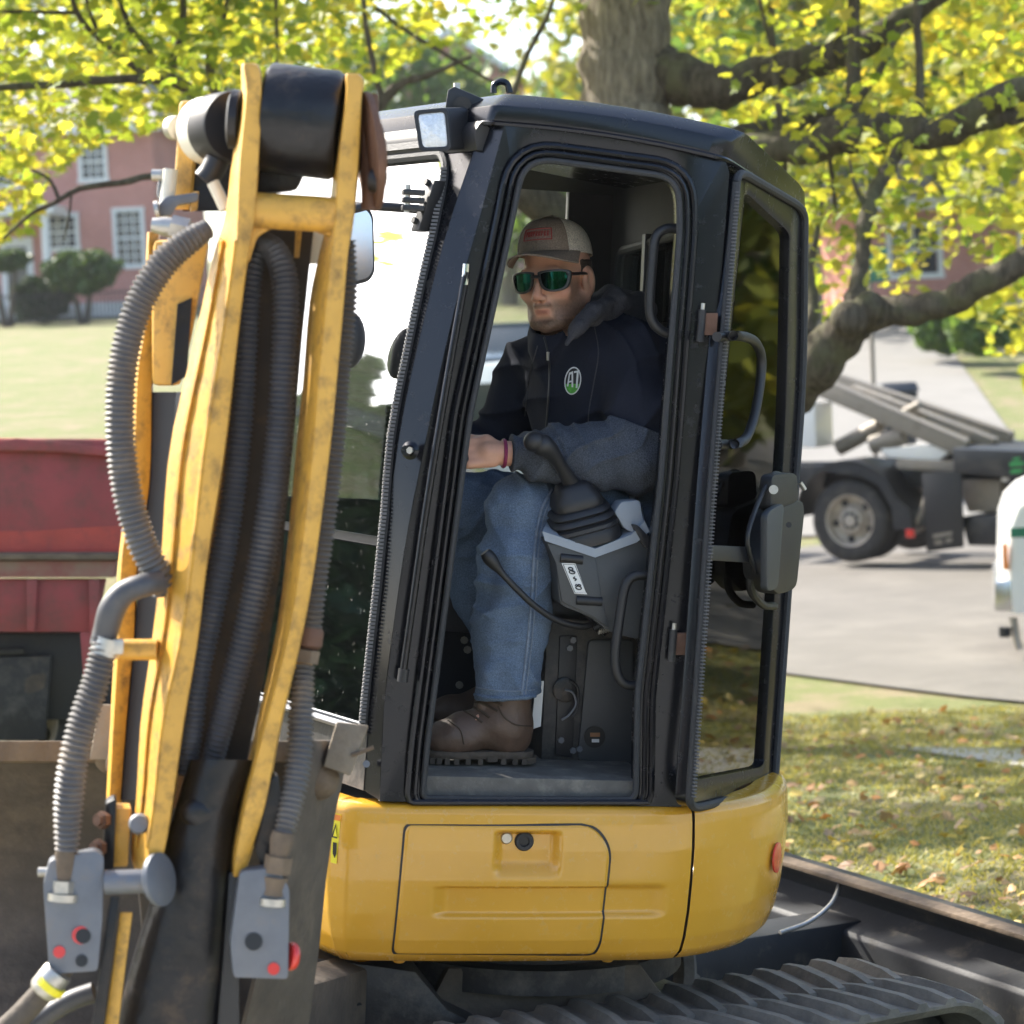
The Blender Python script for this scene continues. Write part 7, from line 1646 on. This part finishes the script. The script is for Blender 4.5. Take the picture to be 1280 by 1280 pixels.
# ---- red dump trailer behind the bucket
DR_ = 10.5; pr_ = pd(60, 800, DR_); fd = Frame(on(pr_.x, pr_.y), R(4)); DT_ = thing('red_dump_trailer', 'faded red dump body with a scuffed tailboard standing behind the bucket at left', 'trailer', fd.o); DT_.rotation_euler = (0,0,fd.ang)
P_ = lambda px, py, y=0: fd.pl(px, py, y)
def pan(name, pts, y, th, mat, parent=DT_, bevel=.006): return MB().prism([P_(*p, y) for p in pts], (0,th,0)).build(name, mat, parent, bevel=bevel)
SP = pan('side_board', [(-300,556),(168,552),(170,692),(-300,700)], 0, .05, M_['maroon'])
pan('top_rim', [(-300,546),(170,550),(170,566),(-300,562)], -.05, .14, M_['maroon'])
pan('rim_lip', [(-10,553),(20,548),(70,552),(170,562),(170,574),(70,564),(-10,562)], -.066, .016, M_['maroon'], SP, .003)
pan('scuffed_band', [(-300,662),(40,664),(90,660),(168,656),(168,690),(-300,694)], -.004, .004, M_['brightred'], SP, 0)
pan('floor_rail', [(-300,692),(150,692),(150,700),(-300,700)], -.10, .12, M_['mud'])
pan('rail_web', [(-300,701),(146,701),(144,722),(-300,722)], -.06, .08, pbr('dusty_red_paint', (.26,.085,.07), .7, var=.25, scale=5, dirt=(.25,.19,.14), damt=.5, dscale=5))
pan('skirt', [(-300,724),(132,724),(120,790),(-300,790)], -.02, .05, M_['maroon'])
for x in (-60, 40, 118): pan('stake_rib', [(x-7,724),(x+7,724),(x+4,790),(x-6,790)], -.05, .03, M_['maroon'], DT_, .004)
pan('skirt_end', [(100,790),(122,790),(112,850),(104,846)], -.02, .05, M_['maroon'], DT_, .004)
MB().prism([P_(-300,552,1.9), P_(168,552,1.9), P_(170,700,1.9), P_(-300,700,1.9)], (0,.05,0)).build('far_board', M_['maroon'], DT_)
MB().prism([P_(*p, .05) for p in [(168,556),(172,556),(172,720),(168,720)]], (0,1.85,0)).build('tailboard', M_['maroon'], DT_)
MB().prism([P_(*p, .05) for p in [(-300,694),(168,694),(168,702),(-300,702)]], (0,1.85,0)).build('bed_floor', M_['maroon'], DT_)
pan('under_frame', [(-300,792),(110,792),(96,900),(-300,900)], .35, .3, M_['tblack'])
UP = pan('under_plate', [(-40,822),(64,820),(56,925),(-40,926)], .25, .04, M_['black_dusty'])
pan('under_slot', [(-20,812),(30,810),(30,818),(-20,820)], .24, .04, M_['plastic'])
pan('mud_patch', rpoly([(32,846),(58,840),(56,862),(30,868)], 8, 3), .246, .006, M_['mud_dark'], UP, 0)
for px in (-120, -10):
    c = P_(px, 900, .2); wheel(DT_, V3((c.x,.45,.42)), .42, .26, (0,1,0), M_['rim']); wheel(DT_, V3((c.x,1.45,.42)), .42, .26, (0,1,0), M_['rim'])
# ---- bin, post
bp_ = pd(1122, 500, 36); BN = thing('waste_bin', 'dark grey wheeled bin standing across the road under the limb', 'bin', on(bp_.x, bp_.y)); zt2 = pd(1122,478,36).z-BN.location.z
zt2 = max(zt2, .9)
MB().loft([[(-.20,-.2,.08),(.20,-.2,.08),(.20,.2,.08),(-.20,.2,.08)],[(-.26,-.27,zt2*.92),(.26,-.27,zt2*.92),(.26,.27,zt2*.92),(-.26,.27,zt2*.92)]]).build('bin_body', pbr('bin_grey', (.045,.05,.058), .5), BN, bevel=.02)
MB().loft([[(-.29,-.30,zt2*.92),(.29,-.30,zt2*.92),(.29,.30,zt2*.92),(-.29,.30,zt2*.92)],[(-.25,-.2,zt2),(.25,-.2,zt2),(.25,.28,zt2),(-.25,.28,zt2)]]).build('bin_lid', pbr('bin_lid_grey', (.06,.065,.072), .5), BN, bevel=.015)
for sx in (-.2,.2): MB().cyl((sx-.03,.22,.10), (sx+.03,.22,.10), .10).build('bin_wheel', M_['tyre'], BN)
sp_ = pd(1092, 490, 34); SG = thing('street_post', 'thin grey sign post rising beside the dark bin', 'post', on(sp_.x, sp_.y)); zt3 = pd(1089,300,34).z-SG.location.z
MB().tube([V3((0,0,0)), V3((0,0,zt3))], .035, 10).build('post', M_['tan'], SG); MB().box((0,-.05,zt3-.35), (.5,.02,.5)).build('sign_plate', pbr('green_sign', (.05,.22,.17), .5), SG, bevel=.004)
# ================================================================== air
hz_m = bpy.data.materials.new('haze_air'); hz_m.use_nodes = True; hn = hz_m.node_tree.nodes; hn.clear(); ho = hn.new('ShaderNodeOutputMaterial'); hv = hn.new('ShaderNodeVolumePrincipled')
hv.inputs['Color'].default_value = (.95,.96,1,1); hv.inputs['Density'].default_value = .0003; hv.inputs['Anisotropy'].default_value = .3; hz_m.node_tree.links.new(hv.outputs[0], ho.inputs['Volume'])
kind(MB().box((0,150,10), (640,580,34)).build('haze', hz_m, smooth=0), 'stuff')
bpy.context.view_layer.update()
